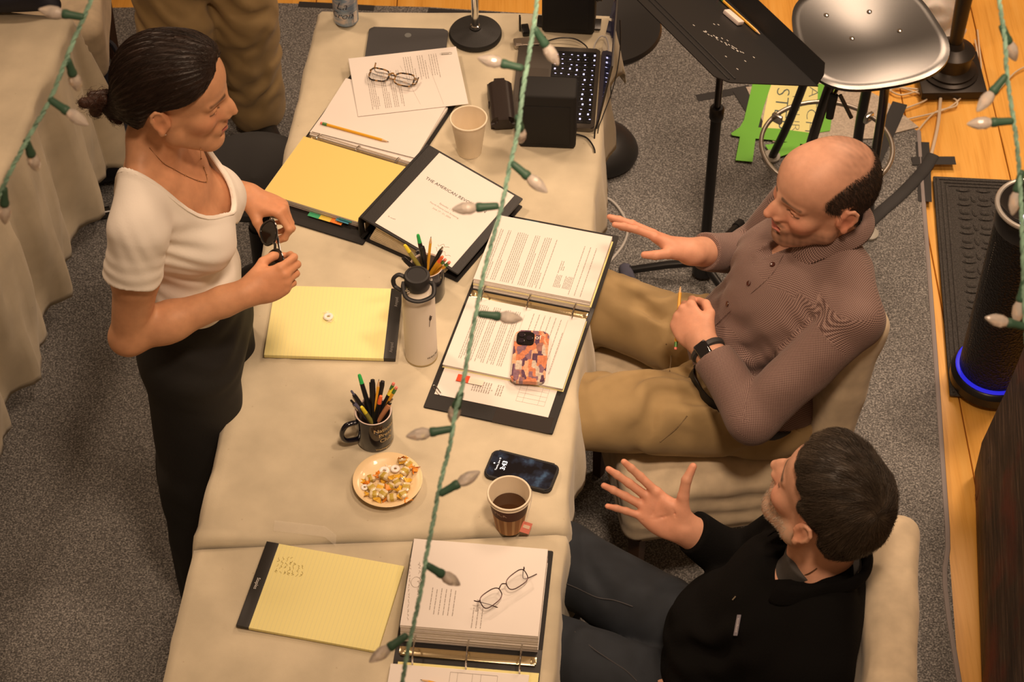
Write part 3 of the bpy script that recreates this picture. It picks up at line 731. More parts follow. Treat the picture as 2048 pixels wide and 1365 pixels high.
# ---- dark weathered chest, bottom right
CH = thing('wooden_chest', 'dark weathered wooden chest at the lower right edge beside the pine boards', 'chest', (1.2, .19, 0), math.radians(-7))
m = mat('weathered_wood', (.06, .04, .03), .55); nt, bs = nodes(m)
tc = nt.nodes.new('ShaderNodeTexCoord'); mp = nt.nodes.new('ShaderNodeMapping'); mp.inputs['Scale'].default_value = (8, 1.6, 22); nt.links.new(tc.outputs['Object'], mp.inputs[0])
mp.inputs['Rotation'].default_value = (.15, 0, 0)
n = nt.nodes.new('ShaderNodeTexNoise'); n.inputs['Scale'].default_value = 4; n.inputs['Detail'].default_value = 8; n.inputs['Roughness'].default_value = .65; nt.links.new(mp.outputs[0], n.inputs['Vector'])
r = ramp(nt, [(.3, (.012, .010, .010)), (.48, (.05, .030, .022)), (.6, (.13, .085, .06)), (.72, (.28, .2, .15))]); nt.links.new(n.outputs['Fac'], r.inputs[0])
n2 = nt.nodes.new('ShaderNodeTexNoise'); n2.inputs['Scale'].default_value = 5; n2.inputs['Detail'].default_value = 3; nt.links.new(tc.outputs['Object'], n2.inputs['Vector'])
r2 = ramp(nt, [(.52, (0, 0, 0)), (.72, (1, 1, 1))]); nt.links.new(n2.outputs['Fac'], r2.inputs[0])
mx = nt.nodes.new('ShaderNodeMixRGB'); mx.inputs[2].default_value = (.20, .035, .018, 1); nt.links.new(r2.outputs[0], mx.inputs[0]); nt.links.new(r.outputs[0], mx.inputs[1]); nt.links.new(mx.outputs[0], bs.inputs['Base Color'])
bp = nt.nodes.new('ShaderNodeBump'); bp.inputs['Strength'].default_value = .8; bp.inputs['Distance'].default_value = .006; nt.links.new(n.outputs['Fac'], bp.inputs['Height']); nt.links.new(bp.outputs[0], bs.inputs['Normal'])
prof = [(0, 0), (.0, .12), (.028, .34), (.05, .62), (.09, .66), (.6, .66), (.6, 0)]
mb = MB(); Lc = 1.2
tmpV = [(x, 0, z + .001) for x, z in prof] + [(x, -Lc, z + .001) for x, z in prof]; k = len(prof)
mb.raw(tmpV, [tuple(range(k)), tuple(reversed(range(k, 2 * k)))] + [(i, k + i, k + (i + 1) % k, (i + 1) % k) for i in range(k)])
bmesh.ops.bevel(mb.bm, geom=list(mb.bm.edges), offset=.006, segments=2, affect='EDGES')
mb.build('body', m, CH)
lid = MB().box((.33, -Lc / 2, .675), (.62, Lc + .02, .03), bevel=.008).build('lid', m, CH)
MB().box((.008, -.10, .10), (.014, .02, .16), bevel=.003, rot=(0, .06, .1)).build('splinter_board', m, CH)

# ---- floor lamp, bag, cords
LP = thing('floor_lamp', 'dark bronze lamp with turned column on a square foot, back right', 'lamp', (1.352, 1.725, 0))
BRZ = mat('dark_bronze', (.035, .030, .027), .38, .5)
MB().box((.0, 0, .016), (.20, .19, .028), bevel=.003, rot=(0, 0, .02)).build('plinth', BRZ, LP)
MB().lathe([(.086, .03), (.086, .036), (.075, .042), (.077, .05), (.064, .058), (.058, .064), (.058, .105), (.064, .110), (.064, .118), (.05, .126), (.03, .134), (.022, .15)], seg=40).build('turned_base', BRZ, LP)
MB().lathe([(.020, .15), (.026, .35), (.028, .7), (.022, 1.1), (.014, 1.4)], seg=24).build('column', BRZ, LP)
CORD = mat('clear_cord', (.72, .60, .44), .3, spec=.6)
def cordobj(pts, r, label, m=CORD, z=None, name='power_cord', n=8):
    P = [at(*p) if len(p) == 3 else at(p[0], p[1], z) for p in pts]
    return tag(MB().tube(spline(P, n), r, 8).build(name, m), label, 'cord')
cordobj([(1955, 60), (1958, 90), (1962, 140), (1950, 165), (1900, 182), (1830, 178), (1775, 172), (1800, 190), (1850, 180), (1852, 200), (1800, 222), (1790, 240), (1830, 235), (1900, 214), (1940, 170), (1955, 120), (1950, 80)], .0028, 'thin clear cord looped on the boards around the lamp foot', z=.004)
cordobj([(1755, 210), (1790, 176), (1850, 190), (1905, 196), (1912, 212), (1870, 225), (1835, 262)], .0028, 'thin clear cord trailing from the beige mat across the boards', z=.0045)
cordobj([(1910, -15, .1), (1902, 40, .06), (1893, 120, .05), (1882, 190, .008), (1876, 250, .006), (1862, 312, .014)], .0052, 'thick cream cord running from the lamp down to the black tape', mat('cream_cord', (.66, .55, .42), .45))
cordobj([(2060, 130), (2030, 145), (1990, 185), (1965, 185)], .0028, 'clear cord entering from the right side of the boards', z=.004)
# white bag
F = Field((1.13, 1.78, -.01), (1.49, 2.2, .36), .006); bc = at(1850, 40, .0)
F.put(ell((1.30, 1.97, .11), (.125, .12, .115)), .02).put(ell((1.31, 1.93, .04), (.12, .11, .05)), .03).put(rc((1.30, 1.98, .2), (1.30, 2.0, .28), .05, .07), .04)
F.put(noise_disp((1.1, 1.75, -.05), (1.5, 2.3, .4), .007, 38, 5), 0, 'd').put(noise_disp((1.1, 1.75, -.05), (1.5, 2.3, .4), .004, 80, 6), 0, 'd')
F.keep(lambda x, y, z: .002 - z + 0 * x + 0 * y)
V, Q = F.mesh(); tag(mesh_np('plastic_bag', V, Q, mat('white_bag', (.80, .76, .72), .45, sss=.2)), 'crumpled white bag on the boards behind the stool and lamp', 'bag')
# ------------------------------------------------------------------ furniture standing on the floor
CHR = mat('chrome', (.75, .74, .72), .12, 1); STEEL = mat('bright_steel', (.62, .60, .56), .22, 1); RUB = mat('black_rubber', (.015, .015, .016), .7)
def dome_stool(label, x, y, zs, rseat, rbase, rz=0):
    t = thing('wobble_stool', label, 'stool', (x, y, .012), rz, 'black dome-footed stools')
    m = mat('moulded_black', (.016, .016, .017), .42)
    MB().lathe([(.0, .0), (rbase * .7, .002), (rbase * .97, .012), (rbase, .022), (rbase * .97, .036), (rbase * .85, .058), (rbase * .6, .080), (rbase * .32, .094), (.05, .10), (.0, .102)], seg=56, cap0=False, cap1=False).build('base', m, t)
    MB().lathe([(.032, .095), (.030, .3), (.026, .3), (.026, zs - .05)], seg=28).build('post', m, t)
    mb = MB(); mb.lathe([(.0, zs - .055), (rseat * .5, zs - .05), (rseat * .92, zs - .03), (rseat, zs - .012), (rseat * .97, zs), (rseat * .85, zs - .003), (rseat * .5, zs - .014), (.0, zs - .018)], seg=64, cap0=False, cap1=False)
    mb.build('seat', m, t); return t
dome_stool('black stool with glossy dome foot behind the laptop', .262, 1.385, .50, .165, .118)
dome_stool('black round stool between the woman and the yellow binder page', -.675, .80, .50, .165, .13)

# ---- music stand
MS = thing('music_stand', 'black music stand with tilted desk in front of the tall stool', 'music stand', (.537, .887, .012))
BM = mat('black_enamel', (.013, .013, .014), .38, bump=.15, bscale=500, bdist=.0005); ox, oy = .537, .887
MB().tube([(0, 0, .06), (0, 0, .62)], .0145, 20).build('outer_pole', BM, MS)
MB().tube([(0, 0, .60), (0, 0, .865)], .0095, 18).build('inner_pole', mat('dark_steel', (.12, .115, .11), .25, 1), MS)
MB().lathe([(.017, .60), (.019, .604), (.019, .635), (.016, .64)], seg=24).build('collar', BM, MS)
MB().lathe([(.030, .02), (.030, .06), (.022, .085), (.016, .10)], seg=24).build('hub', BM, MS)
for a in (178, 58, -62):
    c, s = math.cos(math.radians(a)), math.sin(math.radians(a))
    lg = MB().tube([(.02 * c, .02 * s, .055), (.10 * c, .10 * s, .045), (.215 * c, .215 * s, .018)], .0115, 14).build('leg', BM, MS)
    MB().tube([(.20 * c, .20 * s, .0225), (.232 * c, .232 * s, .0135)], .0135, 14).build('rubber_foot', RUB, lg)
D1, D2 = at(1442, 166, .955), at(1637, 172, .845); E1 = at(1276, 0, .955)
dx = (D1 - E1).normalized(); dyv = (D2 - D1); W = dyv.length; ny = (dyv - dx * dyv.dot(dx)).normalized(); nz = dx.cross(ny)
if nz.z < 0: nz = -nz
Md = Matrix(((dx.x, ny.x, nz.x, D1.x), (dx.y, ny.y, nz.y, D1.y), (dx.z, ny.z, nz.z, D1.z), (0, 0, 0, 1)))
Md = Matrix.Translation((-ox, -oy, -.012)) @ Md
Ld = .52
Wd = dyv.dot(ny); sk = dyv.dot(dx)
dk = MB(); dk.prism([(-.03, 0), (0, .03), (sk, Wd), (-Ld, Wd), (-Ld, .03), (-Ld + .03, 0)], -.0025, 0, Md).build('desk', BM, MS)
gv = MB()
for y in (.035, .055): gv.tube([(-Ld + .02, y, .0006), (-.012, y, .0006)], .0022, 8, M=Md)
gv.build('desk_bead', BM, MS)
lip = MB(); lip.prism([(sk - .004, -.002), (sk - .004, .03), (sk - .022, .055), (-Ld + .02, .055), (-Ld, .03), (-Ld, -.002)], 0, .0025, Md @ Matrix.Translation((0, Wd, 0)) @ Matrix.Rotation(math.radians(78), 4, 'X')).build('lip', BM, MS)
bk = MB(); hub = Vector((0, 0, .86)); ctr = Md @ Vector((-Ld / 2, Wd / 2, -.012)); bk.tube([hub, hub.lerp(ctr, .5), ctr], .012, 12); bk.build('tilt_bracket', BM, MS)
rs = random.Random(5); sp = MB()
for k in range(34):
    u = rs.uniform(-.22, -.12) if k < 24 else rs.uniform(-.25, -.05); v = .12 + (u + .2) * .5 + rs.uniform(-.006, .006) if k < 24 else rs.uniform(.09, .2)
    sp.prism([(u, v), (u + .006, v + .001), (u + .0058, v + .003), (u + .0004, v + .0022)], .0002, .0006, Md)
sp.build('scuff_marks', mat('scuff', (.7, .68, .64), .8), MS)
# pencil and eraser on the desk
PY = mat('pencil_yellow', (.78, .40, .03), .4); PW = mat('pencil_wood', (.72, .48, .26), .7); PG = mat('graphite', (.05, .05, .05), .5); PE = mat('eraser_pink', (.75, .22, .17), .7)
FER = mat('ferrule', (.45, .42, .16), .3, .9); FGR = mat('ferrule_green', (.10, .25, .07), .4, .4)
def pencil(label, a, b, group=None, mat_body=None, r=.0036, name='pencil', stripes=True):
    """from eraser end a to tip b"""
    a, b = Vector(a), Vector(b); L = (b - a).length; M = frame(a, (b - a).orthogonal(), b - a); z = M.col[2].xyz
    M = Matrix.Translation(a) @ (b - a).to_track_quat('Z', 'Y').to_matrix().to_4x4()
    t = thing(name, label, 'pencil', a, group=group, rot=(b - a).to_track_quat('Z', 'Y').to_euler())
    MB().lathe([(r, .017), (r, L - .018), (r * .95, L - .0175)], seg=6).build('shaft', mat_body or PY, t, sharp=20)
    MB().lathe([(r * .95, L - .0185), (r * .30, L - .004)], seg=12).build('sharpened_wood', PW, t)
    MB().lathe([(r * .32, L - .0045), (r * .06, L)], seg=8).build('lead', PG, t)
    MB().lathe([(r * 1.05, .006), (r * 1.08, .008), (r * 1.0, .0095), (r * 1.06, .011), (r * 1.06, .018)], seg=14).build('ferrule', FGR if stripes else FER, t)
    MB().lathe([(r * .7, 0), (r * .95, .001), (r * .95, .0065)], seg=12).build('eraser', PE, t); return t
Mw = Matrix.Translation((ox, oy, .012)) @ Md
p0 = Mw @ Vector((-.36, Wd - .030, .0045)); p1 = Mw @ Vector((-.185, Wd - .022, .0045)); pencil('yellow pencil lying on the black music stand desk', p0, p1)
er = MB().box((0, 0, .006), (.06, .022, .012), bevel=.003).build('eraser_block', mat('eraser_white', (.78, .68, .64), .7)); er.matrix_world = Mw @ Matrix.Translation((-.265, Wd - .055, .0005)) @ Matrix.Rotation(.1, 4, 'Z')
tag(er, 'white block eraser beside the pencil on the music stand', 'eraser')

# ---- tall stool with ring
ST = thing('drafting_stool', 'tall stool with curved black seat, ring footrest and black lever', 'stool', (.900, 1.205, .012))
GL = mat('gloss_black', (.020, .019, .018), .25, spec=.9)
sx, sy = at(1732, 75, .66)[:2]; sx -= .900; sy -= 1.205
def seatz(x, y):
    v = y / .20; u = x / .2
    return .655 + .030 * (v * .5 + .5) ** 2 + .016 * u * u - .030 * max(0, -v - .25) ** 1.8 - .012 * math.exp(-(u * u + v * v) * 1.6)
def seatpt(u, v): return u * .2, v * .2, seatz(u * .2, v * .2)
mb = MB(); n = 26; K = 80; V = []; Fc = []
for lay in (0, 1):
    for i in range(n + 1):
        for k in range(K):
            t = 2 * PI * k / K; c, s_ = math.cos(t), math.sin(t); R_ = 1 / (abs(c / .196) ** 3.2 + abs(s_ / .185) ** 3.2) ** (1 / 3.2); r_ = R_ * i / n
            x, y = r_ * c * (1 - .10 * (r_ * s_ / .2)), r_ * s_; V.append((x, y, seatz(x, y) - .013 * lay - .004 * max(0, i / n - .93) / .07 * (1 - lay)))
kk = (n + 1) * K; I = lambda i, k, l: l * kk + i * K + k % K
for i in range(n):
    for k in range(K): Fc += [(I(i, k, 0), I(i + 1, k, 0), I(i + 1, k + 1, 0), I(i, k + 1, 0)), (I(i, k, 1), I(i, k + 1, 1), I(i + 1, k + 1, 1), I(i + 1, k, 1))]
for k in range(K): Fc.append((I(n, k, 0), I(n, k, 1), I(n, k + 1, 1), I(n, k + 1, 0)))
Mst = Matrix.Translation((sx, sy, 0)) @ Matrix.Rotation(math.radians(12), 4, 'Z')
mb.raw(V, Fc, Mst); bmesh.ops.remove_doubles(mb.bm, verts=mb.bm.verts, dist=1e-6); mb.build('seat', GL, ST, sharp=60)
for u, v in ((.18, .42), (.46, -.02), (-.42, .45), (-.2, .0)):
    x, y, z = seatpt(u, v); MB().lathe([(.0075, -.002), (.007, .0015), (.003, .003), (0, .0032)], Mst @ Matrix.Translation((x, y, z)), 16, cap1=False).build('rivet', CHR, ST)
DS = mat('dark_steel')
for a in (52, 128, 232, 308):
    c, s = math.cos(math.radians(a)), math.sin(math.radians(a))
    P = spline([(sx * .8 + .03 * c, sy * .8 + .03 * s, .60), (sx * .75 + .085 * c, sy * .75 + .085 * s, .595), (sx * .6 + .125 * c, sy * .6 + .125 * s, .52), (sx * .2 + .165 * c, sy * .2 + .165 * s, .20), (.20 * c, .20 * s, .016)], 6)
    lg = MB().tube(P, .0150, 14, flat=.75).build('leg', BM if a in (52, 128) else DS, ST)
    MB().lathe([(.024, 0), (.026, .004), (.026, .010), (.016, .016)], Matrix.Translation((.205 * c, .205 * s, .0)), 24).build('floor_glide', mat('grey_plastic', (.42, .41, .37), .5), lg)
MB().tube([(.186 * math.cos(t), .186 * math.sin(t), .2) for t in np.linspace(0, 2 * PI, 65)[:-1]], .0068, 12, closed=True).build('foot_ring', mat('worn_chrome', (.42, .39, .35), .38, .9), ST)
for a in (40, 140, 220, 320):
    c, s = math.cos(math.radians(a)), math.sin(math.radians(a)); MB().box((.172 * c, .172 * s, .205), (.032, .012, .028), bevel=.002, rot=(0, 0, math.radians(a))).build('ring_clamp', STEEL, ST)
MB().lathe([(.034, .56), (.034, .612), (.06, .618)], Matrix.Translation((sx * .8, sy * .8, 0)), 24).build('hub', BM, ST)
hp = [(at(1668, 190, .60) - Vector((.9, 1.205, .012))), (at(1664, 205, .575) - Vector((.9, 1.205, .012))), (at(1659, 236, .53) - Vector((.9, 1.205, .012)))]
lv = MB().tube([(sx * .8, sy * .8, .60)] + hp[:1], .005, 10).build('lever', DS, ST)
MB().tube([hp[0], hp[1], hp[2]], [.012, .0125, .0105], 14).build('grip', RUB, lv)
lv2 = MB().tube([at(1680, 190, .60) - Vector((.9, 1.205, .012)), at(1703, 236, .54) - Vector((.9, 1.205, .012))], .0055, 10).build('lever', DS, ST)

# ---- upholstered chairs
LINEN = mat('cream_slipcover', (.62, .52, .37), .9, var=.12, vscale=25, bump=.5, bscale=9, sheen=.2, bdist=.012)
def parsons_chair(label, x, y, rz, tilt=.10):
    """faces local -x"""
    t = thing('upholstered_chair', label, 'chair', (x, y, .012), rz, 'cream slipcovered chairs')
    F = Field((-.29, -.29, .28), (.36, .29, .56), .008)
    F.put(rc((-.20, -.2, .44), (-.20, .2, .44), .045, .045), .02)
    def rb(lo, hi, r):
        lo, hi = A3(lo), A3(hi); c = (lo + hi) / 2; h = (hi - lo) / 2 - r
        def f(x, y, z):
            q = [np.abs(v - cc) - hh for v, cc, hh in zip((x, y, z), c, h)]
            return np.sqrt(sum(np.maximum(v, 0) ** 2 for v in q)) + np.minimum(np.maximum(np.maximum(q[0], q[1]), q[2]), 0) - r
        return f, lo, hi
    F = Field((-.30, -.29, .26), (.30, .29, .54), .008)
    F.put(rb((-.25, -.245, .29), (.24, .245, .482), .035), 0)
    F.put(wrinkle((0, -.24, .38), (.15, 0, 1), .055, .003, .3, .5), 0, 'd').put(wrinkle((0, .24, .38), (-.15, 0, 1), .06, .003, .3, .5), 0, 'd').put(noise_disp((-.3, -.3, .25), (.3, .3, .55), .003, 20, 3), 0, 'd')
    V, Q = F.mesh(); mesh_np('seat', V, Q, LINEN, t)
    F = Field((.10, -.29, .25), (.42, .29, 1.02), .008); F.put(rb((.17, -.245, .28), (.275, .245, .960), .042), 0)
    F.put(wrinkle((.18, 0, .8), (0, .3, 1), .09, .0025, .3, .6), 0, 'd').put(noise_disp((.1, -.3, .2), (.42, .3, 1.0), .0025, 18, 9), 0, 'd')
    V, Q = F.mesh(); V[:, 0] += np.maximum(V[:, 2] - .45, 0) * tilt; mesh_np('backrest', V, Q, LINEN, t)
    MB().box((0, 0, .30), (.44, .44, .07), bevel=.01).build('apron', LINEN, t)
    for xx in (-.21, .22):
        for yy in (-.205, .205): MB().tube([(xx, yy, .0), (xx, yy, .28)], [.016, .022], 4).build('leg', mat('dark_wood', (.06, .028, .014), .45), t)
    return t
parsons_chair('cream slipcovered chair under the balding man in the checked shirt', .465, .02, math.radians(10))
parsons_chair('cream slipcovered chair under the man in the black pullover', .462, -.86, math.radians(-8))
parsons_chair('cream slipcovered chair mostly out of frame behind the far left table', -1.42, 1.62, math.radians(185))

# ---- backpack, bag on the side table, slipper, floor cords
BP = thing('backpack', 'dark navy backpack on the rug between the side table and the woman', 'backpack', at(215, 320, .012))
NAV = mat('navy_nylon', (.012, .014, .028), .6, bump=.3, bscale=60)
F = Field((-.22, -.2, -.01), (.22, .26, .36), .006)
F.put(ell((0, .02, .12), (.15, .16, .13)), .02).put(ell((.04, .05, .19), (.12, .11, .11)), .04).put(ell((-.02, -.10, .08), (.11, .06, .07)), .02)
F.put(noise_disp((-.3, -.3, -.1), (.3, .3, .4), .008, 28, 4), 0, 'd').keep(lambda x, y, z: .001 - z + 0 * x + 0 * y)
V, Q = F.mesh(); mesh_np('bag', V, Q, NAV, BP)
MB().tube(spline([(-.05, .16, .22), (-.03, .19, .29), (.03, .19, .29), (.06, .15, .24)], 6), .008, 10).build('handle', NAV, BP)
MB().tube(spline([(.05, .05, .29), (.14, -.02, .25), (.16, -.12, .13), (.12, -.18, .02)], 8), .018, 8, flat=.3).build('strap', mat('strap_grey', (.05, .05, .045), .8), BP)
MB().tube(spline([(-.08, -.03, .26), (.0, -.09, .2), (.07, -.13, .12)], 6), .004, 8).build('zipper', STEEL, BP)
MB().box((.02, -.02, .285), (.03, .014, .008), bevel=.002).build('buckle', BLK, BP)
sf = MB().box((0, 0, .03), (.10, .09, .035), bevel=.012)
sf.box((.0, .05, .10), (.05, .04, .14), bevel=.012); sf.tube([(.02, -.035, .02), (.07, -.03, .018)], .017, 12)
fo = sf.build('black_camera_case', mat('gloss_black')); fo.location = at(172, 425, .014); fo.rotation_euler = (0, 0, .2); tag(fo, 'black glossy equipment case on the rug under the side table drape', 'case')
bg = thing('black_bag', 'black bag with a red cord on the far end of the side table', 'bag', at(45, 22, .747))
F = Field((-.26, -.1, -.01), (.16, .26, .2), .006); F.put(ell((-.05, .08, .06), (.17, .11, .075)), .02).put(rc((-.16, .0, .03), (.08, .0, .03), .032, .032), .03).put(noise_disp((-.3, -.2, -.1), (.2, .3, .3), .006, 30, 2), 0, 'd').keep(lambda x, y, z: .001 - z + 0 * x + 0 * y)
V, Q = F.mesh(); mesh_np('body', V, Q, NAV, bg)
MB().tube(spline([(-.10, .02, .05), (-.055, -.02, .062), (-.03, .0, .065), (-.045, .05, .1), (-.1, .08, .12)], 8), .0042, 8).build('red_cord', mat('red_cord', (.55, .01, .02), .5), bg)
sl = thing('slipper', 'blue-grey slipper on the rug beside the music stand foot', 'slipper', at(1257, 572, .012), math.radians(-80))
F = Field((-.16, -.07, -.01), (.16, .07, .1), .004); F.put(frc((-.045, 0, .022), (.02, 0, .022), .019, .021, (0, 0, 1), .8), .01).keep(lambda x, y, z: .001 - z + 0 * x + 0 * y); F.put(ell((.03, 0, .05), (.05, .014, .025)), .01, 's')
V, Q = F.mesh(); mesh_np('upper', V, Q, mat('blue_grey_felt', (.085, .088, .13), .95), sl)
cordobj([(1180, 395), (1215, 397), (1240, 420), (1255, 455), (1246, 490), (1215, 530), (1200, 560)], .004, 'grey cord looping on the rug beside the table edge', mat('grey_cord', (.5, .49, .47), .4), z=.017)
# ------------------------------------------------------------------ things on the tables
PAPER = mat('white_paper', (.755, .71, .67), .8, var=.02, vscale=8); YEL = mat('legal_yellow', (.83, .76, .34), .8); GOLDP = mat('yellow_divider', (.74, .60, .19), .75)
COVER = mat('binder_vinyl', (.018, .017, .017), .42, bump=.3, bscale=300, bdist=.0006); PRINT = mat('print_ink', (.36, .32, .29), .9); EDGE = mat('paper_edges', (.70, .65, .60), .9)
def edge_mat():
    m = mat('page_edges', (.8, .76, .72), .9); nt, b = nodes(m); tc = nt.nodes.new('ShaderNodeTexCoord'); mp = nt.nodes.new('ShaderNodeMapping'); mp.inputs['Scale'].default_value = (.5, .5, 260); nt.links.new(tc.outputs['Object'], mp.inputs[0])
    n = nt.nodes.new('ShaderNodeTexNoise'); n.inputs['Scale'].default_value = 3; nt.links.new(mp.outputs[0], n.inputs['Vector']); r = ramp(nt, [(.35, (.42, .37, .33)), (.55, (.86, .82, .78))]); nt.links.new(n.outputs['Fac'], r.inputs[0]); nt.links.new(r.outputs[0], b.inputs['Base Color']); return m
PEDGE = edge_mat()
def rect_frame(c0, c1, c2, c3, z):
    """corners in the photo order: start, end of the x side, then opposite, at height(s) z"""
    zz = z if isinstance(z, (list, tuple)) else [z] * 4
    p = [at(*c, h) for c, h in zip((c0, c1, c2, c3), zz)]; ctr = sum(p, Vector()) / 4
    x = ((p[1] - p[0]) + (p[2] - p[3])) / 2; y = ((p[3] - p[0]) + (p[2] - p[1])) / 2
    return ctr, x, y
def stack_mesh(w, h, t, z, parent, top, name='page_stack', cx=0, cy=0, lean=(0, 0), curl=0.0):
    """a block of sheets w x h, t thick; top colour, page edge sides; slightly fanned"""
    mb = MB(); L = max(2, int(t / .004)); 
    for i in range(L):
        a, b = z + t * i / L, z + t * (i + 1) / L; f = (i + .5) / L; r = random.Random(int(w * 1e4) + i)
        mb.mi = 1; jx, jy = r.uniform(-.0006, .0006), r.uniform(-.0008, .0008)
        mb.box((cx + lean[0] * f + jx, cy + lean[1] * f + jy, (a + b) / 2), (w, h, (b - a) * .999))
    mb.mi = 0; mb.box((cx + lean[0], cy + lean[1], z + t + .0002), (w, h, .0004))
    return mb.build(name, [top, PEDGE], parent)
def print_lines(parent, x0, x1, y0, y1, z, seed, pitch=.0047, along='y', para=.25, bold=0, fill=1.0, name='printed_text', m=None):
    """rows of printed words; rows run along local y (or x)"""
    rs = random.Random(seed); mb = MB(); p = x0; n = 0; left = rs.randint(2, 7)
    while p < x1:
        if left <= 0:
            p += pitch * rs.choice((1, 1, 2)); left = rs.randint(2, 9); continue
        end = y1 if left > 1 else y0 + (y1 - y0) * rs.uniform(.3, .9)
        q = y0 + (0 if rs.random() > .2 else .01); h = .0008 if not bold else .0013
        while q < end:
            w = rs.uniform(.004, .013); w = min(w, end - q)
            if w < .002: break
            if rs.random() < fill:
                if along == 'y': V = [(p - h, q, z), (p + h, q, z), (p + h, q + w, z), (p - h, q + w, z)]
                else: V = [(q, -p - h, z), (q + w, -p - h, z), (q + w, -p + h, z), (q, -p + h, z)]
                mb.raw(V, [(0, 1, 2, 3)])
            q += w + .0017
        p += pitch; left -= 1
    return mb.build(name, m or PRINT, parent)
def hairline(parent, a, b, z, w=.0006, name='ruled_line', m=None):
    a, b = Vector((*a, z)), Vector((*b, z)); d = (b - a).normalized(); n = Vector((-d.y, d.x, 0)) * w / 2
    return MB().raw([a - n, b - n, b + n, a + n], [(0, 1, 2, 3)]).build(name, m or PRINT, parent)
def ring(parent, x, r, z0, lean=0.0):
    P = [(x, r * math.cos(t), z0 + r * .95 * math.sin(t) + .004) for t in np.linspace(-.25, PI + .25, 22)]
    return MB().tube(P, .0019, 10).build('ring', CHR, parent)
def open_binder(label, O, ang, up_t, lo_t, up_top, lo_top, rr, up_len=.216, lo_len=.216, cov=.262, up_cov=None, spine=.07, w=.279, zz=TZ + .0015, up_in=.012, lo_in=.012, up_dx=0, lo_dx=0):
    t = thing('ring_binder', label, 'binder', (O[0], O[1], zz), ang)
    uc = up_cov or cov
    MB().prism(rrect(w + .018, uc, .004, 3, 0, uc / 2 + .03), 0, .0035, bevel=.0012).build('cover', COVER, t)
    MB().prism(rrect(w + .018, cov, .004, 3, 0, -cov / 2 - .03), 0, .0035, bevel=.0012).build('cover', COVER, t)
    MB().box((0, 0, .0018), (w + .018, .064, .0034), bevel=.001).build('spine', COVER, t)
    mb = MB(); mb.box((0, 0, .0065), (w - .004, .022, .005), bevel=.0022)
    for s in (1, -1): mb.box((s * (w / 2 - .006), 0, .0095), (.012, .018, .004), bevel=.0015)
    mb.build('ring_mechanism', mat('gilt_steel', (.78, .66, .42), .22, 1), t)
    for x in (-.108, 0, .108): ring(t, x, rr, .004)
    us = stack_mesh(w, up_len, up_t, .0045, t, up_top, 'page_stack', up_dx, up_in + up_len / 2, (0, .004)) if up_t else None
    ls = stack_mesh(w, lo_len, lo_t, .0045, t, lo_top, 'page_stack', lo_dx, -lo_in - lo_len / 2, (0, -.003)) if lo_t else None
    return t, us, ls
TABC = [mat('tab_green', (.06, .42, .20), .5), mat('tab_yellow', (.80, .62, .10), .5), mat('tab_orange', (.85, .25, .04), .5), mat('tab_blue', (.06, .28, .42), .5), mat('tab_teal', (.05, .30, .32), .5), mat('tab_red', (.80, .08, .03), .45)]

# binder with the yellow divider page (far left)
a, b = at(607, 268, .765), at(824, 333, .765); O = (a + b) / 2; ang = math.atan2(b.y - a.y, b.x - a.x)
B1, us, ls = open_binder('open binder showing a plain yellow divider page and printed sheets, beside the woman', O, ang, .010, .022, PAPER, GOLDP, .019, cov=.245, up_cov=.285)
print_lines(us, -.115, .125, .035, .215, .0155, 1)
st = MB(); st.box((0, -.222, .0055), (.282, .012, .0012)); st.build('tab_sheet', mat('tab_brown', (.16, .05, .04), .5), B1)
for i, (x, m) in enumerate(((.000, 0), (.030, 1), (.060, 2))): MB().box((x, -.236, .008 + i * .001), (.030, .014, .0008)).build('tab', TABC[m], B1)
for i, x in enumerate((.075, .082)): MB().box((x, -.230 + i * .004, .016 + .004 * i), (.034, .016, .0008)).build('tab', TABC[3 + i], B1)
ss = stack_mesh(.279, .212, .0015, 0.0, None, PAPER, 'loose_sheet'); 
ss.location = (O[0] + .052, O[1] + .118, TZ + .0185); ss.rotation_euler = (0, 0, ang + .05)
tag(ss, 'white sheet slipped out to the right of the printed pages in the yellow-page binder', 'paper')
c, x, y = rect_frame((694, 121), (906, 97), (937, 206), (725, 230), TZ + .024)
LS = stack_mesh(.279, .216, .0008, 0.0, None, PAPER, 'loose_sheet'); LS.location = c; LS.rotation_euler = (math.radians(1.5), 0, math.atan2(x.y, x.x))
tag(LS, 'white printed sheet under the tortoiseshell glasses', 'paper')
print_lines(LS, -.10, -.02, -.09, .045, .0014, 11); print_lines(LS, .0, .09, .0, .09, .0014, 12, pitch=.006); hairline(LS, (.02, -.09), (-.012, .06), .0013); hairline(LS, (.078, -.1), (.06, .05), .0013)
def paper_clip(label, p, ang, s=1.0):
    o = MB().tube(spline([(-.014, -.003, 0), (.010, -.003, 0), (.014, 0, 0), (.010, .003, 0), (-.012, .003, 0), (-.016, .0005, 0), (-.012, -.002, .0006), (.006, -.0018, .0006)], 4), .0006, 6).build('paper_clip', STEEL)
    o.location = p; o.rotation_euler = (0, 0, ang); o.scale = (s, s, s); return tag(o, label, 'paper clip')
paper_clip('silver paper clip on the top corner of the sheet under the tortoiseshell glasses', at(893, 107, TZ + .0285), .1)

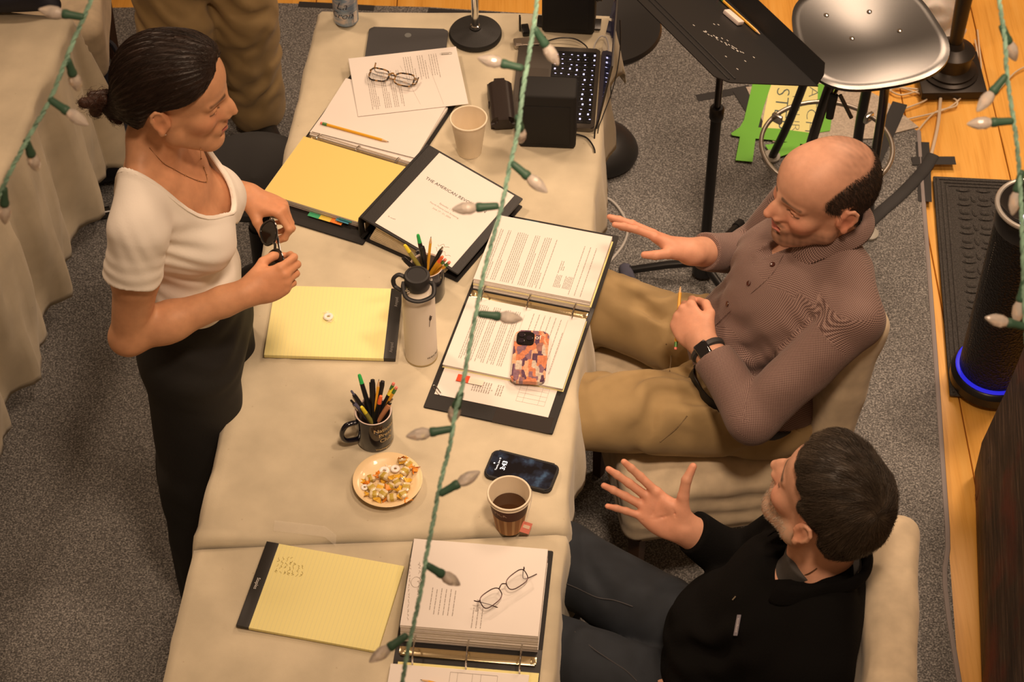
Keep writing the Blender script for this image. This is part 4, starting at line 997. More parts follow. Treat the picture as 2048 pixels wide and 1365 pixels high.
# tablet
c, x, y = rect_frame((735, 66), (893, 71), (897, 130), (728, 125), TZ)
TB = thing('tablet', 'dark grey closed tablet at the far end of the table behind the sheets', 'tablet', (c.x, c.y, TZ + .001), math.atan2(x.y, x.x))
wT = (at(893, 71, TZ) - at(735, 66, TZ)).length
MB().prism(rrect(wT, .15, .012, 5), 0, .007, bevel=.002).build('body', mat('grey_leather', (.055, .055, .058), .45, bump=.1, bscale=200), TB)
MB().lathe([(.009, .007), (.0085, .0076), (0, .0077)], Matrix.Translation((0, .045, 0)), 24, cap1=False).build('emblem', mat('grey_emblem', (.16, .17, .17), .35), TB)

# closed binder
Z1, Z2 = .818, .772
p = [at(874, 312, Z1), at(1022, 394, Z2), at(902, 533, Z2), at(752, 444, Z1)]
xv = (p[1] - p[0] + p[2] - p[3]) / 2; yv = (p[0] - p[3] + p[1] - p[2]) / 2; ctr = sum(p, Vector()) / 4
CB = thing('ring_binder', 'thick closed black binder with a white title page, lying across the yellow-page binder', 'binder', (ctr.x, ctr.y, TZ + .001), math.atan2(yv.y, yv.x) - PI / 2)
hs, he, wB, lB = .078, .030, .272, .293        # spine height, fore-edge height, width, length
xs = -.108 - .034                                 # spine x
slope = math.atan2(hs - he, wB)
MB().prism(rrect(wB, lB, .003, 2, xs + wB / 2, 0), 0, .004, bevel=.001).build('cover', COVER, CB)
Mt = Matrix.Translation((xs, 0, hs)) @ Matrix.Rotation(slope, 4, 'Y')
MB().prism(rrect(wB + .006, lB, .003, 2, (wB + .006) / 2, 0), -.004, 0, Mt, bevel=.001).build('cover', COVER, CB)
spn = MB(); pr_ = [(xs + .004, .001), (xs - .004, .010), (xs - .006, .03), (xs - .006, hs - .022), (xs - .003, hs - .006), (xs + .004, hs)]
V = [(x, -lB / 2, z) for x, z in pr_] + [(x, lB / 2, z) for x, z in pr_] + [(x + .003, -lB / 2, z) for x, z in pr_] + [(x + .003, lB / 2, z) for x, z in pr_]; k = len(pr_)
Fc = [(i, i + 1, k + i + 1, k + i) for i in range(k - 1)] + [(2 * k + i, 3 * k + i, 3 * k + i + 1, 2 * k + i + 1) for i in range(k - 1)] + [(i, 2 * k + i, 2 * k + i + 1, i + 1) for i in range(k - 1)] + [(k + i, k + i + 1, 3 * k + i + 1, 3 * k + i) for i in range(k - 1)]
spn.raw(V, Fc); spn.build('spine', COVER, CB)
blk = MB(); blk.mi = 0; n = 9
for i in range(n):
    f0 = i / n; za, zb = .005 + (hs - .018) * f0, .005 + (hs - .018) * (f0 + .82 / n) ; ea, eb = .005 + (he - .012) * f0, .005 + (he - .012) * (f0 + .9 / n)
    a0, b0 = xs + .020 + .003 * i, xs + .232 + .0012 * i; yl = .139
    blk.raw([(a0, -yl, za), (b0, -yl, ea), (b0, yl, ea), (a0, yl, za), (a0, -yl, zb), (b0, -yl, eb), (b0, yl, eb), (a0, yl, zb)], [(0, 3, 2, 1), (4, 5, 6, 7), (0, 1, 5, 4), (1, 2, 6, 5), (2, 3, 7, 6), (3, 0, 4, 7)])
blk.build('page_stack', mat('old_pages', (.72, .62, .45), .9, var=.1, vscale=60), CB)
for y in (-.108, 0, .108):
    MB().tube([(xs + .012 + .022 * (1 - math.cos(t)), y, .034 + .028 * math.sin(t)) for t in np.linspace(-PI * .9, PI * .9, 24)], .002, 10).build('ring', CHR, CB)
MB().box((xs + .004, 0, .034), (.004, .27, .03), bevel=.0015).build('ring_mechanism', STEEL, CB)
Mp = Mt @ Matrix.Translation((.034 + .108 + .006, 0, .0004))
tp = MB(); tp.box((0, 0, .0004), (.216, .279, .0006), Mp); TP = tp.build('title_page', PAPER, CB)
INKD = mat('title_ink', (.04, .035, .035), .8)
text('THE AMERICAN REVOLUTION', .0125, INKD, CB, Mp @ Matrix.Translation((-.004, .052, .0010)), name='title_lettering', spacing=1.02)
text('Episodes 1 - 6', .0072, PRINT, CB, Mp @ Matrix.Translation((0, .006, .0010)), name='title_lettering')
text('Fourth Picture Lock Screening', .0066, PRINT, CB, Mp @ Matrix.Translation((0, -.005, .0010)), name='title_lettering')
text('June 17 - 21, 2024', .0068, PRINT, CB, Mp @ Matrix.Translation((0, -.016, .0010)), name='title_lettering')
def scribble(parent, M, rows, width, size, seed, m, name='handwriting', r=.00035):
    rs = random.Random(seed); mb = MB()
    for k in range(rows):
        x = 0; P = []; L = width * rs.uniform(.5, 1)
        while x < L:
            P.append((x + rs.uniform(-.001, .001), -k * size * 1.5 + rs.uniform(-.5, .5) * size + .1 * x, 0)); x += size * rs.uniform(.15, .55)
            if rs.random() < .16 and len(P) > 3: mb.tube(spline(P, 3), r, 4, M=M); P = []; x += size * .5
        if len(P) > 2: mb.tube(spline(P, 3), r, 4, M=M)
    return mb.build(name, m, parent)
PENCILINK = mat('pencil_marks', (.42, .37, .33), .9)
scribble(CB, Mp @ Matrix.Translation((.045, -.100, .0012)), 2, .05, .012, 3, PENCILINK, r=.0004)
scribble(CB, Mp @ Matrix.Translation((-.095, -.104, .0011)), 1, .04, .004, 8, PRINT, name='title_lettering', r=.0004)

# binder with the collage phone
a, b = at(940, 585, .757), at(1178, 632, .757); O = (a + b) / 2; ang = math.atan2(b.y - a.y, b.x - a.x)
B3, us, ls = open_binder('open binder in front of the balding man, printed pages under the collage phone', O, ang, .030, .010, PAPER, PAPER, .026, cov=.325, up_cov=.245, up_in=.018, lo_in=.014)
print_lines(us, -.12, .02, .03, .195, .0355, 21); print_lines(us, .045, .06, .09, .13, .0355, 22); print_lines(us, .085, .125, .03, .19, .0355, 23, pitch=.014)
print_lines(us, .045, .082, .045, .085, .0355, 25, pitch=.0036)
print_lines(ls, -.11, -.01, -.205, -.035, .0155, 24); print_lines(ls, .02, .10, -.20, -.03, .0155, 26, pitch=.013); hairline(ls, (.1, -.2), (.1, -.03), .0154); hairline(ls, (.0, -.1), (.0, -.04), .0154)
MB().box((0, -.014 - .109, .0020 + .0025), (.2815, .219, .0012)).build('yellow_backing', YEL, B3); MB().box((.001, .018 + .11, .018), (.2825, .2175, .003)).build('yellow_backing', YEL, B3)
pk = MB().box((-.004, -.235, .0042), (.262, .155, .0008)); PK = pk.build('pocket_sheet', PAPER, B3)
print_lines(PK, -.08, .01, -.282, -.25, .0048, 31, pitch=.0055, bold=1)
tb = MB()
for i in range(5): 
    y0 = -.285 + .013 * i; tb.raw([(.045, y0, .0049), (.11, y0, .0049), (.11, y0 + .0006, .0049), (.045, y0 + .0006, .0049)], [(0, 1, 2, 3)])
for x in (.045, .06, .095, .11): tb.raw([(x, -.285, .0049), (x + .0006, -.285, .0049), (x + .0006, -.233, .0049), (x, -.233, .0049)], [(0, 1, 2, 3)])
tb.build('printed_table', PRINT, PK)
MB().box((-.085, -.255, .0075), (.028, .020, .001)).build('tab', TABC[5], B3); MB().box((-.055, -.257, .0075), (.035, .016, .0008)).build('tab', mat('tab_clear', (.80, .72, .62), .2), B3)
for i, (x, m) in enumerate(((-.062, 3), (-.028, 2), (.002, 1), (.03, 0))): MB().box((x, .252 - i * .0006, .012 - .002 * i), (.032, .017, .0008)).build('tab', TABC[m], B3)
text('Episode 5', .0075, PRINT, B3, Matrix.Translation((-.062, .254, .0128)), name='tab_lettering')
MB().box((.075, -.333, .0037), (.13, .046, .0006)).build('cover_pocket', mat('clear_vinyl', (.035, .03, .028), .25), B3)
Mb3 = Matrix.Translation((O[0], O[1], TZ + .0015)) @ Matrix.Rotation(ang, 4, 'Z')
paper_clip('silver paper clip at the lower left of the pocket sheet in the collage-phone binder', at(874, 780, TZ + .0075), math.radians(120), 1.1)

# thick binder nearest the camera
pT = [at(826, 1078, .803), at(1102, 1100, .803), at(1078, 1273, .803), at(797, 1250, .803)]
xv = ((pT[1] - pT[0]) + (pT[2] - pT[3])) / 2; ang = math.atan2(xv.y, xv.x); eb = (pT[2] + pT[3]) / 2; nrm = Vector((-math.sin(ang), math.cos(ang), 0)); O = eb - nrm * .024
B4, us, ls = open_binder('thick open binder with thin-framed glasses on top, in front of the man in black', O, ang, .052, .008, PAPER, PAPER, .033, cov=.25, up_in=.024, lo_in=.034, zz=.7385, lo_len=.205, lo_dx=-.012, spine=.09)
MB().box((.004, -.024 - .105, .0025 + .0022), (.285, .208, .0012)).build('yellow_backing', YEL, B4)
text('Episode 4', .0075, PRINT, us, Matrix.Translation((.01, .09, .0575)) @ Matrix.Rotation(PI / 2, 4, 'Z'), name='printed_text')
print_lines(us, .004, .03, .035, .085, .0575, 41, pitch=.009); print_lines(us, -.085, -.03, .06, .125, .0575, 42, pitch=.0095)
scribble(us, Matrix.Translation((-.112, .10, .0575)) @ Matrix.Rotation(PI / 2, 4, 'Z'), 1, .11, .006, 5, PENCILINK); scribble(us, Matrix.Translation((-.125, .04, .0575)) @ Matrix.Rotation(PI / 2, 4, 'Z'), 1, .17, .004, 6, PENCILINK)
MB().tube([(-.121 + .010 * math.cos(t), .135 + .013 * math.sin(t), .0575) for t in np.linspace(0, 2 * PI, 20)[:-1]], .0004, 4, closed=True).build('pencil_circle', PENCILINK, us)
MB().box((.01, .2445, .04), (.05, .012, .0005)).build('tab', PAPER, us)
tb = MB()
for i in range(4): tb.raw([(-.03, -.135 + .03 * i, .0135), (.065, -.135 + .03 * i, .0135), (.065, -.1342 + .03 * i, .0135), (-.03, -.1342 + .03 * i, .0135)], [(0, 1, 2, 3)])
for x in (-.03, -.015, .015, .032, .065): tb.raw([(x, -.135, .0135), (x + .0007, -.135, .0135), (x + .0007, -.045, .0135), (x, -.045, .0135)], [(0, 1, 2, 3)])
tb.build('printed_table', PRINT, ls)

# legal pads
def pad_mat():
    m = mat('ruled_yellow', (.83, .76, .34), .8); nt, b = nodes(m); tc = nt.nodes.new('ShaderNodeTexCoord'); sp = nt.nodes.new('ShaderNodeSeparateXYZ'); nt.links.new(tc.outputs['Object'], sp.inputs[0])
    d = nt.nodes.new('ShaderNodeMath'); d.operation = 'DIVIDE'; d.inputs[1].default_value = .0087; nt.links.new(sp.outputs['X'], d.inputs[0]); f = nt.nodes.new('ShaderNodeMath'); f.operation = 'FRACT'; nt.links.new(d.outputs[0], f.inputs[0])
    l = nt.nodes.new('ShaderNodeMath'); l.operation = 'LESS_THAN'; l.inputs[1].default_value = .09; nt.links.new(f.outputs[0], l.inputs[0])
    mx = nt.nodes.new('ShaderNodeMixRGB'); mx.inputs[1].default_value = (.83, .76, .34, 1); mx.inputs[2].default_value = (.72, .68, .36, 1); nt.links.new(l.outputs[0], mx.inputs[0]); nt.links.new(mx.outputs[0], b.inputs['Base Color']); return m
RULED = pad_mat()
def legal_pad(label, c, ang, zb, th=.010, letter=None):
    t = thing('legal_pad', label, 'notepad', (c.x, c.y, zb), ang)     # binding strip at +x
    MB().box((0, 0, th / 2 + .0008), (.298, .216, th), bevel=.0008).build('sheets', [RULED], t)
    MB().box((0, 0, .0004), (.298, .216, .0008)).build('backing', mat('cardboard', (.32, .24, .15), .9), t)
    s = MB().box((.136, 0, th / 2 + .001), (.027, .2164, th + .0012), bevel=.0008).build('binding_strip', mat('binding_black', (.02, .019, .018), .45), t)
    if letter:
        for y in letter[1]: text(letter[0], .0105, mat('strip_grey', (.20, .19, .18), .5) if len(letter) < 3 else mat('strip_white', (.6, .58, .55), .5), s, Matrix.Translation((.138, y, th + .0020)) @ Matrix.Rotation(PI / 2, 4, 'Z'), name='strip_lettering')
    return t
c, x, y = rect_frame((529, 712), (793, 720), (803, 580), (549, 573), TZ + .009)
PA = legal_pad('yellow legal pad with one wrapped ring mint on it, beside the white bottle', c, math.atan2(x.y, x.x), TZ + .0015, letter=('Ampad', (-.075, .065)))
c, x, y = rect_frame((800, 1133), (556, 1088), (479, 1256), (735, 1302), .745)
PB = legal_pad('yellow legal pad with handwriting, under the edge of the thick binder', c, math.atan2(x.y, x.x), .7395, th=.008, letter=('Staples', (0,), 1))
scribble(PB, Matrix.Translation((.108, -.035, .0095)) @ Matrix.Rotation(PI / 2 + PI, 4, 'Z'), 7, .055, .006, 9, mat('pen_ink', (.40, .33, .12), .8))

# wrapped ring mint on the pad, and the plate of candies
def ring_mint(label, p, s=1.0, group=None):
    t = thing('ring_mint', label, 'candy', p, random.random() * 6, group)
    MB().tube([(.0075 * math.cos(k) * s, .0075 * math.sin(k) * s, .004) for k in np.linspace(0, 2 * PI, 25)[:-1]], .0042 * s, 10, closed=True, flat=.9).build('mint', mat('mint_white', (.86, .82, .78), .35, sss=.2), t)
    w = MB(); rs = random.Random(int(p[0] * 1e4))
    for sg in (1, -1):
        V = [(sg * .010, 0, .003)]; n = 7
        for k in range(n): V.append((sg * (.018 + rs.uniform(-.002, .002)), (k - 3) * .0035, .001 + rs.uniform(0, .006)))
        w.raw(V, [(0, k, k + 1) for k in range(1, n)])
    w.build('wrapper', CELLO, t); return t
CELLO = mat('cellophane', (.92, .90, .86), .12, alpha=.35, spec=.8)
ring_mint('clear-wrapped white ring mint on the yellow legal pad', at(657, 636, TZ + .0125), 1.0)
pc = at(776, 970, TZ + .002)
PL = MB().lathe([(.0, .0), (.045, .0), (.050, .003), (.062, .010), (.0735, .0165), (.0750, .0185), (.0735, .0195), (.060, .0130), (.047, .006), (.0, .005)], seg=72, cap0=False, cap1=False).build('plate', mat('cream_china', (.80, .62, .36), .35, coat=.3), None, sharp=60)
PL.location = pc; tag(PL, 'small cream plate heaped with yellow wrapped candies', 'plate')
CY = mat('candy_yellow', (.80, .48, .05), .4); COR = mat('candy_orange', (.80, .30, .03), .4); CG = mat('candy_label', (.50, .36, .06), .4); CCL = mat('candy_clear', (.74, .62, .40), .2, spec=.7)
def candy(label, p, rz, tilt, kind):
    t = thing('wrapped_candy', label, 'candy', p, rz, 'wrapped candies on the plate', rot=(random.uniform(-.25, .25), tilt, rz)); t.scale = (1.28, 1.28, 1.15)
    mb = MB(); mb.mi = 0; mb.box((0, 0, .0062), (.017, .0125, .0105), bevel=.003); mb.mi = 1; mb.box((0, 0, .0063), (.010, .0131, .0112), bevel=.0028)
    mb.build('sweet', [CCL, CG if kind != 1 else CY], t)
    rs = random.Random(int(p[0] * 1e5) + 3)
    for sg in (1, -1):
        V = [(sg * .0078, -.002, .006), (sg * .0078, .002, .006), (sg * .0078, 0, .008)]; n = 8
        for k in range(n):
            a = -1.2 + 2.4 * k / (n - 1); V.append((sg * (.0165 + rs.uniform(-.002, .0025)), .0085 * math.sin(a) * 1.2, .006 + rs.uniform(-.0035, .0045)))
        Fc = [(0 if k < n / 2 else 1, 3 + k, 4 + k) for k in range(n - 1)] + [(2, 3 + k, 4 + k) for k in range(n - 1)]
        MB().raw(V, Fc).build('twist', CY if (kind + (sg > 0)) % 2 == 0 else COR, t)
    return t
CP = [(330, 860, .3, 'at the left of the plate'), (400, 925, 1.2, 'left of centre on the plate'), (470, 925, .8, 'near the plate centre'), (525, 890, 2.0, 'right of the plate centre'), (580, 830, .9, 'at the right of the pile, upright'), (585, 920, 1.4, 'at the lower right of the pile'), (350, 985, .0, 'at the lower left of the plate'), (485, 1000, .1, 'at the front of the plate'), (430, 865, 2.6, 'behind the centre of the pile'), (555, 985, 2.2, 'at the front right of the plate'), (420, 985, .9, 'between the two front candies'), (610, 775, 2.4, 'at the right rear of the plate'), (335, 925, 2.2, 'at the left front of the plate')]
for i, (cx, cy, rz, wh) in enumerate(CP):
    p = at(650 + cx / 3.592, 720 + cy / 3.592, TZ + .012); rr = math.hypot(p.x - pc.x, p.y - pc.y)
    p.z = TZ + .0085 + max(0, rr - .045) * .45 + (.009 if i in (4, 8, 10) else 0)
    candy('yellow twist-wrapped candy ' + wh, p, rz, random.uniform(-.25, .25), i)
p = at(650 + 555 / 3.592, 720 + 715 / 3.592, TZ + .03); t = candy('yellow twist-wrapped candy standing on end at the back of the plate', p, 1.9, 1.1, 1); t.location.z = TZ + .018
ring_mint('clear-wrapped white ring mint at the back of the candy plate', Vector((*at(650 + 425 / 3.592, 720 + 800 / 3.592, TZ + .012)[:2], TZ + .0085)), 1.0, 'wrapped candies on the plate')
ring_mint('clear-wrapped white mint beside the ring mint on the candy plate', Vector((*at(650 + 505 / 3.592, 720 + 790 / 3.592, TZ + .012)[:2], TZ + .011)), .9, 'wrapped candies on the plate')
ring_mint('clear-wrapped mint at the far left of the candy plate', Vector((*at(650 + 285 / 3.592, 720 + 925 / 3.592, TZ + .012)[:2], TZ + .012)), .7, 'wrapped candies on the plate')

# ---- drinks
def cyl_text(body, size, m, parent, R, z, a0, name='lettering', taper=0.0, **kw):
    me = text_mesh(body, size, **kw); bm = bmesh.new(); bm.from_mesh(me); bmesh.ops.subdivide_edges(bm, edges=[e for e in bm.edges if e.calc_length() > size * .25], cuts=2)
    for v in bm.verts:
        r = R + .0004 + taper * v.co.y; a = a0 + v.co.x / R; v.co = Vector((r * math.cos(a), r * math.sin(a), z + v.co.y))
    bm.to_mesh(me); bm.free(); me.materials.clear(); me.materials.append(m); me.name = name; return link(name, me, parent)
BT = thing('water_bottle', 'tall white insulated bottle with a black loop cap', 'bottle', (*at(843, 711, TZ)[:2], TZ + .001))
PWH = mat('powder_white', (.80, .74, .64), .55, bump=.15, bscale=900, bdist=.0004)
MB().lathe([(.033, 0), (.0362, .003), (.0368, .012), (.0368, .185), (.0362, .198), (.0335, .210), (.0285, .219), (.026, .224), (.026, .232)], seg=56).build('body', PWH, BT)
MB().lathe([(.0345, -.0004), (.0372, .001), (.0372, .004)], seg=56).build('base_ring', mat('brushed_steel', (.5, .42, .25), .35, 1), BT)
MB().lathe([(.0275, .232), (.0285, .236), (.0285, .262), (.0265, .2655), (.022, .2665), (.021, .265), (0, .265)], seg=44, cap1=False).build('cap', SAT, BT)
st = MB(); 
P = spline([(.028, -.004, .246), (.036, -.012, .244), (.034, -.034, .234), (.005, -.046, .229), (-.022, -.040, .234), (-.030, -.018, .242), (-.029, -.004, .246)], 6); st.tube(P, .0052, 12, flat=.75, ref=(0, 0, 1))
P = spline([(-.026, .006, .250), (-.040, .010, .255), (-.052, .006, .246), (-.050, .0, .230), (-.036, -.010, .226)], 6); st.tube(P, .0052, 12, flat=.75, ref=(0, 0, 1)); st.build('carry_loop', SAT, BT)
for yy in (-1, 1): MB().lathe([(.0055, 0), (.0055, .003), (.003, .0042), (0, .0044)], Matrix.Translation((-.0265 * .8, -.0255, .242)) @ Matrix.Rotation(PI / 2, 4, 'X') if yy < 0 else Matrix.Translation((.0285, .0, .246)) @ Matrix.Rotation(PI / 2, 4, 'Y'), 16, cap1=False).build('pivot', CHR, BT)
LOGO = mat('dark_logo', (.06, .04, .03), .6)
lg = MB()
def cylpt(a, z, R=.0373): return (R * math.cos(a), R * math.sin(a), z)
a0 = math.radians(-52)
lg.tube([cylpt(a0 + .0, .128), cylpt(a0 + .03, .140), cylpt(a0 + .10, .150)], .0007, 5)
for da, dz in ((-.05, .008), (.16, .004), (-.01, .013), (.12, .012), (.05, .016), (.2, .010)): lg.tube([cylpt(a0 + .07, .146), cylpt(a0 + .07 + da * .8, .146 + dz)], .0010, 5)
lg.build('flower_logo', LOGO, BT)
cyl_text('Hydro Flask', .0075, LOGO, BT, .0372, .026, math.radians(-38), name='lettering', bold=.0001)

MUGS = []
def mug(label, p, ha, rr=.041, h=.096):
    t = thing('mug', label, 'mug', p, 0); m = mat('navy_glaze', (.006, .006, .012), .15, coat=.5)
    mb = MB(); mb.mi = 0; mb.lathe([(0, 0), (rr * .88, 0), (rr * .95, .002), (rr, .008), (rr, h - .003), (rr - .001, h)], seg=56, cap0=False, cap1=False)
    mb.mi = 1; mb.lathe([(rr - .001, h), (rr - .003, h + .0008), (rr - .005, h - .002)], seg=56, cap0=False, cap1=False)
    mb.mi = 2; mb.lathe([(rr - .005, h - .002), (rr - .005, .008), (0, .006)], seg=56, cap0=False, cap1=False)
    mb.build('body', [m, mat('rim_pale', (.62, .50, .44), .3), mat('mug_inside', (.25, .20, .18), .35)], t)
    c, s = math.cos(ha), math.sin(ha)
    P = spline([(rr * .96 * c, rr * .96 * s, h * .80), ((rr + .022) * c, (rr + .022) * s, h * .80), ((rr + .034) * c, (rr + .034) * s, h * .56), ((rr + .026) * c, (rr + .026) * s, h * .30), (rr * .96 * c, rr * .96 * s, h * .20)], 7)
    MB().tube(P, .0065, 14, flat=.8).build('handle', m, t); return t
M1 = mug('navy mug with gold lettering, full of pens, behind the candy plate', Vector((*at(751, 879, TZ)[:2], TZ + .001)), math.radians(203))
GOLD = mat('gold_print', (.62, .48, .26), .5)
for w, z, s in (('National', .073, .016), ('Press', .056, .016), ('Club', .039, .016), ('Washington, DC', .012, .0075)): cyl_text(w, s, GOLD, M1, .041, z, math.radians(-50), bold=.0002)
M2 = mug('dark navy mug of pens and pencils behind the white bottle', Vector((*at(856, 588, TZ)[:2], TZ + .001)), math.radians(110), .040)
INKB = mat('pen_black', (.012, .012, .014), .3)
def pen(kind, label, a, b, group):
    """from the lower end a to the upper end b"""
    a, b = Vector(a), Vector(b); L = (b - a).length
    t = thing({'marker': 'highlighter', 'pen': 'pen', 'click': 'pen'}[kind[0]], label, {'marker': 'highlighter', 'pen': 'pen', 'click': 'pen'}[kind[0]], a, group=group, rot=(b - a).to_track_quat('Z', 'Y').to_euler())
    k, body, cap = kind
    if k == 'marker':       # dark barrel, coloured tapered top
        MB().lathe([(.0042, 0), (.0052, .01), (.0056, L - .05), (.0050, L - .022)], seg=18).build('barrel', body, t)
        MB().lathe([(.0048, L - .023), (.0046, L - .018), (.0040, L - .004), (.0030, L), (0, L + .0005)], seg=16, cap1=False).build('tip', cap, t)
    elif k == 'pen':
        MB().lathe([(.0038, 0), (.0045, .01), (.0047, L - .05)], seg=16).build('barrel', body, t)
        MB().lathe([(.0055, L - .055), (.0058, L - .01), (.0045, L - .001), (0, L)], seg=16, cap1=False).build('cap', cap, t)
        MB().box((.0066, 0, L - .028), (.0018, .0035, .042), bevel=.0006).build('clip', cap, t)
    else:
        MB().lathe([(.0035, 0), (.0050, .02), (.0050, L - .018), (.0042, L - .012)], seg=16).build('barrel', body, t)
        MB().lathe([(.0026, L - .014), (.0026, L - .002), (.0018, L)], seg=12).build('button', cap, t)
        MB().box((.0062, 0, L - .032), (.0014, .0035, .036), bevel=.0005).build('clip', STEEL, t)
    return t
GRH = mat('marker_green', (.03, .45, .10), .4); YLH = mat('marker_yellow', (.85, .72, .05), .4); ORH = mat('marker_orange', (.90, .16, .05), .4); CLB = mat('clear_barrel', (.30, .27, .06), .2); GRYP = mat('pen_blue_grey', (.10, .10, .16), .35)
def inmug(mg, px, py, ztop, length, base_r=.022):
    """pen leaning in a mug: its top seen at the pixel, its foot on the mug's floor opposite"""
    b = at(px, py, ztop); c = Vector(mg.location); d = Vector((b.x - c.x, b.y - c.y, 0)); 
    a = Vector((c.x, c.y, TZ + .0095)) - (d.normalized() * min(base_r, d.length * .5) if d.length > 1e-4 else Vector())
    v = (b - a); 
    return a, b
c4 = lambda x, y: (650 + x / 3.592, 720 + y / 3.592)
g1 = 'pens standing in the gold-lettered mug'
def put(mg, kind, xy, zt, label, g):
    a, b = inmug(mg, *xy, TZ + zt, 0)
    if kind == 'pencil_up': return pencil(label, a, b, g)
    if kind == 'pencil_down': return pencil(label, b, a, g)
    return pen(kind, label, a, b, g)
put(M1, ('marker', INKB, GRH), c4(245, 105), .155, 'green-tipped black highlighter in the gold-lettered mug', g1)
put(M1, ('pen', INKB, INKB), c4(342, 142), .160, 'tall black capped pen left of the brown pencil in the gold-lettered mug', g1)
put(M1, 'pencil_up', c4(388, 138), .165, 'brown pencil with its point up in the gold-lettered mug', g1)
put(M1, ('pen', INKB, INKB), c4(415, 152), .158, 'black capped pen right of the brown pencil in the gold-lettered mug', g1)
put(M1, 'pencil_down', c4(495, 165), .150, 'pencil with its red eraser up at the back of the gold-lettered mug', g1)
put(M1, 'pencil_down', c4(515, 195), .145, 'pencil with eraser up, rightmost in the gold-lettered mug', g1)
put(M1, ('marker', INKB, YLH), c4(487, 195), .140, 'yellow-tipped black highlighter at the right of the gold-lettered mug', g1)
put(M1, ('marker', INKB, ORH), c4(402, 260), .135, 'orange-tipped black highlighter in the gold-lettered mug', g1)
put(M1, ('marker', CLB, YLH), c4(262, 338), .112, 'low yellow-tipped clear highlighter at the front of the gold-lettered mug', g1)
put(M1, ('click', INKB, GRYP), c4(188, 222), .140, 'blue-black click pen leaning left in the gold-lettered mug', g1)
put(M1, ('click', GRYP, INKB), c4(185, 290), .125, 'dark click pen lowest at the left rim of the gold-lettered mug', g1)
put(M1, ('click', INKB, STEEL), c4(485, 282), .125, 'short black pen at the right rim of the gold-lettered mug', g1)
put(M1, ('pen', mat('pen_tan', (.55, .25, .12), .4), mat('pen_tan')), c4(462, 322), .112, 'short tan pen at the front right of the gold-lettered mug', g1)
c7 = lambda x, y: (550 + x / 2.73, 200 + y / 2.73); g2 = 'pens standing in the mug behind the bottle'
put(M2, ('marker', INKB, GRH), c7(780, 735), .170, 'green-tipped black highlighter in the mug behind the bottle', g2)
put(M2, ('marker', CLB, YLH), c7(708, 792), .150, 'yellow-tipped highlighter leaning left in the mug behind the bottle', g2)
put(M2, 'pencil_up', c7(852, 745), .172, 'yellow pencil with its point up in the mug behind the bottle', g2)
put(M2, ('click', INKB, STEEL), c7(918, 800), .155, 'black pen with a silver clip at the back of the mug behind the bottle', g2)
put(M2, ('marker', PY, ORH), c7(915, 855), .135, 'orange-tipped yellow highlighter in the mug behind the bottle', g2)
put(M2, 'pencil_down', c7(932, 870), .128, 'yellow pencil with pink eraser up in the mug behind the bottle', g2)
put(M2, 'pencil_down', c7(955, 885), .122, 'yellow pencil leaning furthest right in the mug behind the bottle', g2)
put(M2, ('pen', INKB, INKB), c7(698, 862), .120, 'black pen leaning far left in the mug behind the bottle', g2)
put(M2, ('pen', INKB, INKB), c7(805, 800), .145, 'black capped pen in the middle of the mug behind the bottle', g2)

def paper_cup(t, rt, rb, h, z0, m_out, m_in, name='cup'):
    mb = MB(); mb.mi = 0; mb.lathe([(rb - .001, z0 + .004), (rb, z0), (rb + (rt - rb) * .5, z0 + h * .5), (rt, z0 + h - .004)], seg=56, cap0=True, cap1=False)
    mb.mi = 1; P = [(rt + .0005 + .0022 * math.cos(a), z0 + h - .003 + .0026 * math.sin(a)) for a in np.linspace(-PI * .6, PI * .9, 9)]; mb.lathe(P, seg=56, cap0=False, cap1=False)
    mb.lathe([(rt - .0015, z0 + h - .002), (rb + (rt - rb) * .3, z0 + h * .3), (rb - .001, z0 + .006), (0, z0 + .006)], seg=56, cap0=False, cap1=False)
    return mb.build(name, [m_out, m_in], t)
CREAM = mat('cup_cream', (.82, .72, .56), .6)
W1 = thing('paper_cup', 'plain white paper cup beside the black glasses case', 'cup', (*at(939, 303, TZ)[:2], TZ + .001)); paper_cup(W1, .044, .030, .112, 0, CREAM, CREAM)
W2 = thing('paper_cup', 'doubled brown striped paper cup of tea beside the phone showing 3:43', 'cup', (*at(1019, 1050, TZ)[:2], TZ + .001))
m = mat('striped_cup', (.4, .2, .08), .55); nt, b = nodes(m); tc = nt.nodes.new('ShaderNodeTexCoord'); sp = nt.nodes.new('ShaderNodeSeparateXYZ'); nt.links.new(tc.outputs['Object'], sp.inputs[0])
at2 = nt.nodes.new('ShaderNodeMath'); at2.operation = 'ARCTAN2'; nt.links.new(sp.outputs['Y'], at2.inputs[0]); nt.links.new(sp.outputs['X'], at2.inputs[1])
ml = nt.nodes.new('ShaderNodeMath'); ml.operation = 'MULTIPLY'; ml.inputs[1].default_value = 13; nt.links.new(at2.outputs[0], ml.inputs[0]); sn = nt.nodes.new('ShaderNodeMath'); sn.operation = 'SINE'; nt.links.new(ml.outputs[0], sn.inputs[0])
r = ramp(nt, [(.35, (.42, .20, .075)), (.6, (.66, .40, .19))]); nt.links.new(sn.outputs[0], r.inputs[0])
gt = nt.nodes.new('ShaderNodeMath'); gt.operation = 'GREATER_THAN'; gt.inputs[1].default_value = .058; nt.links.new(sp.outputs['Z'], gt.inputs[0])
mx = nt.nodes.new('ShaderNodeMixRGB'); mx.inputs[2].default_value = (.10, .035, .020, 1); nt.links.new(gt.outputs[0], mx.inputs[0]); nt.links.new(r.outputs[0], mx.inputs[1]); nt.links.new(mx.outputs[0], b.inputs['Base Color'])
paper_cup(W2, .0435, .030, .103, 0, m, CREAM, 'outer_cup'); paper_cup(W2, .0438, .0315, .100, .011, m, CREAM, 'inner_cup')
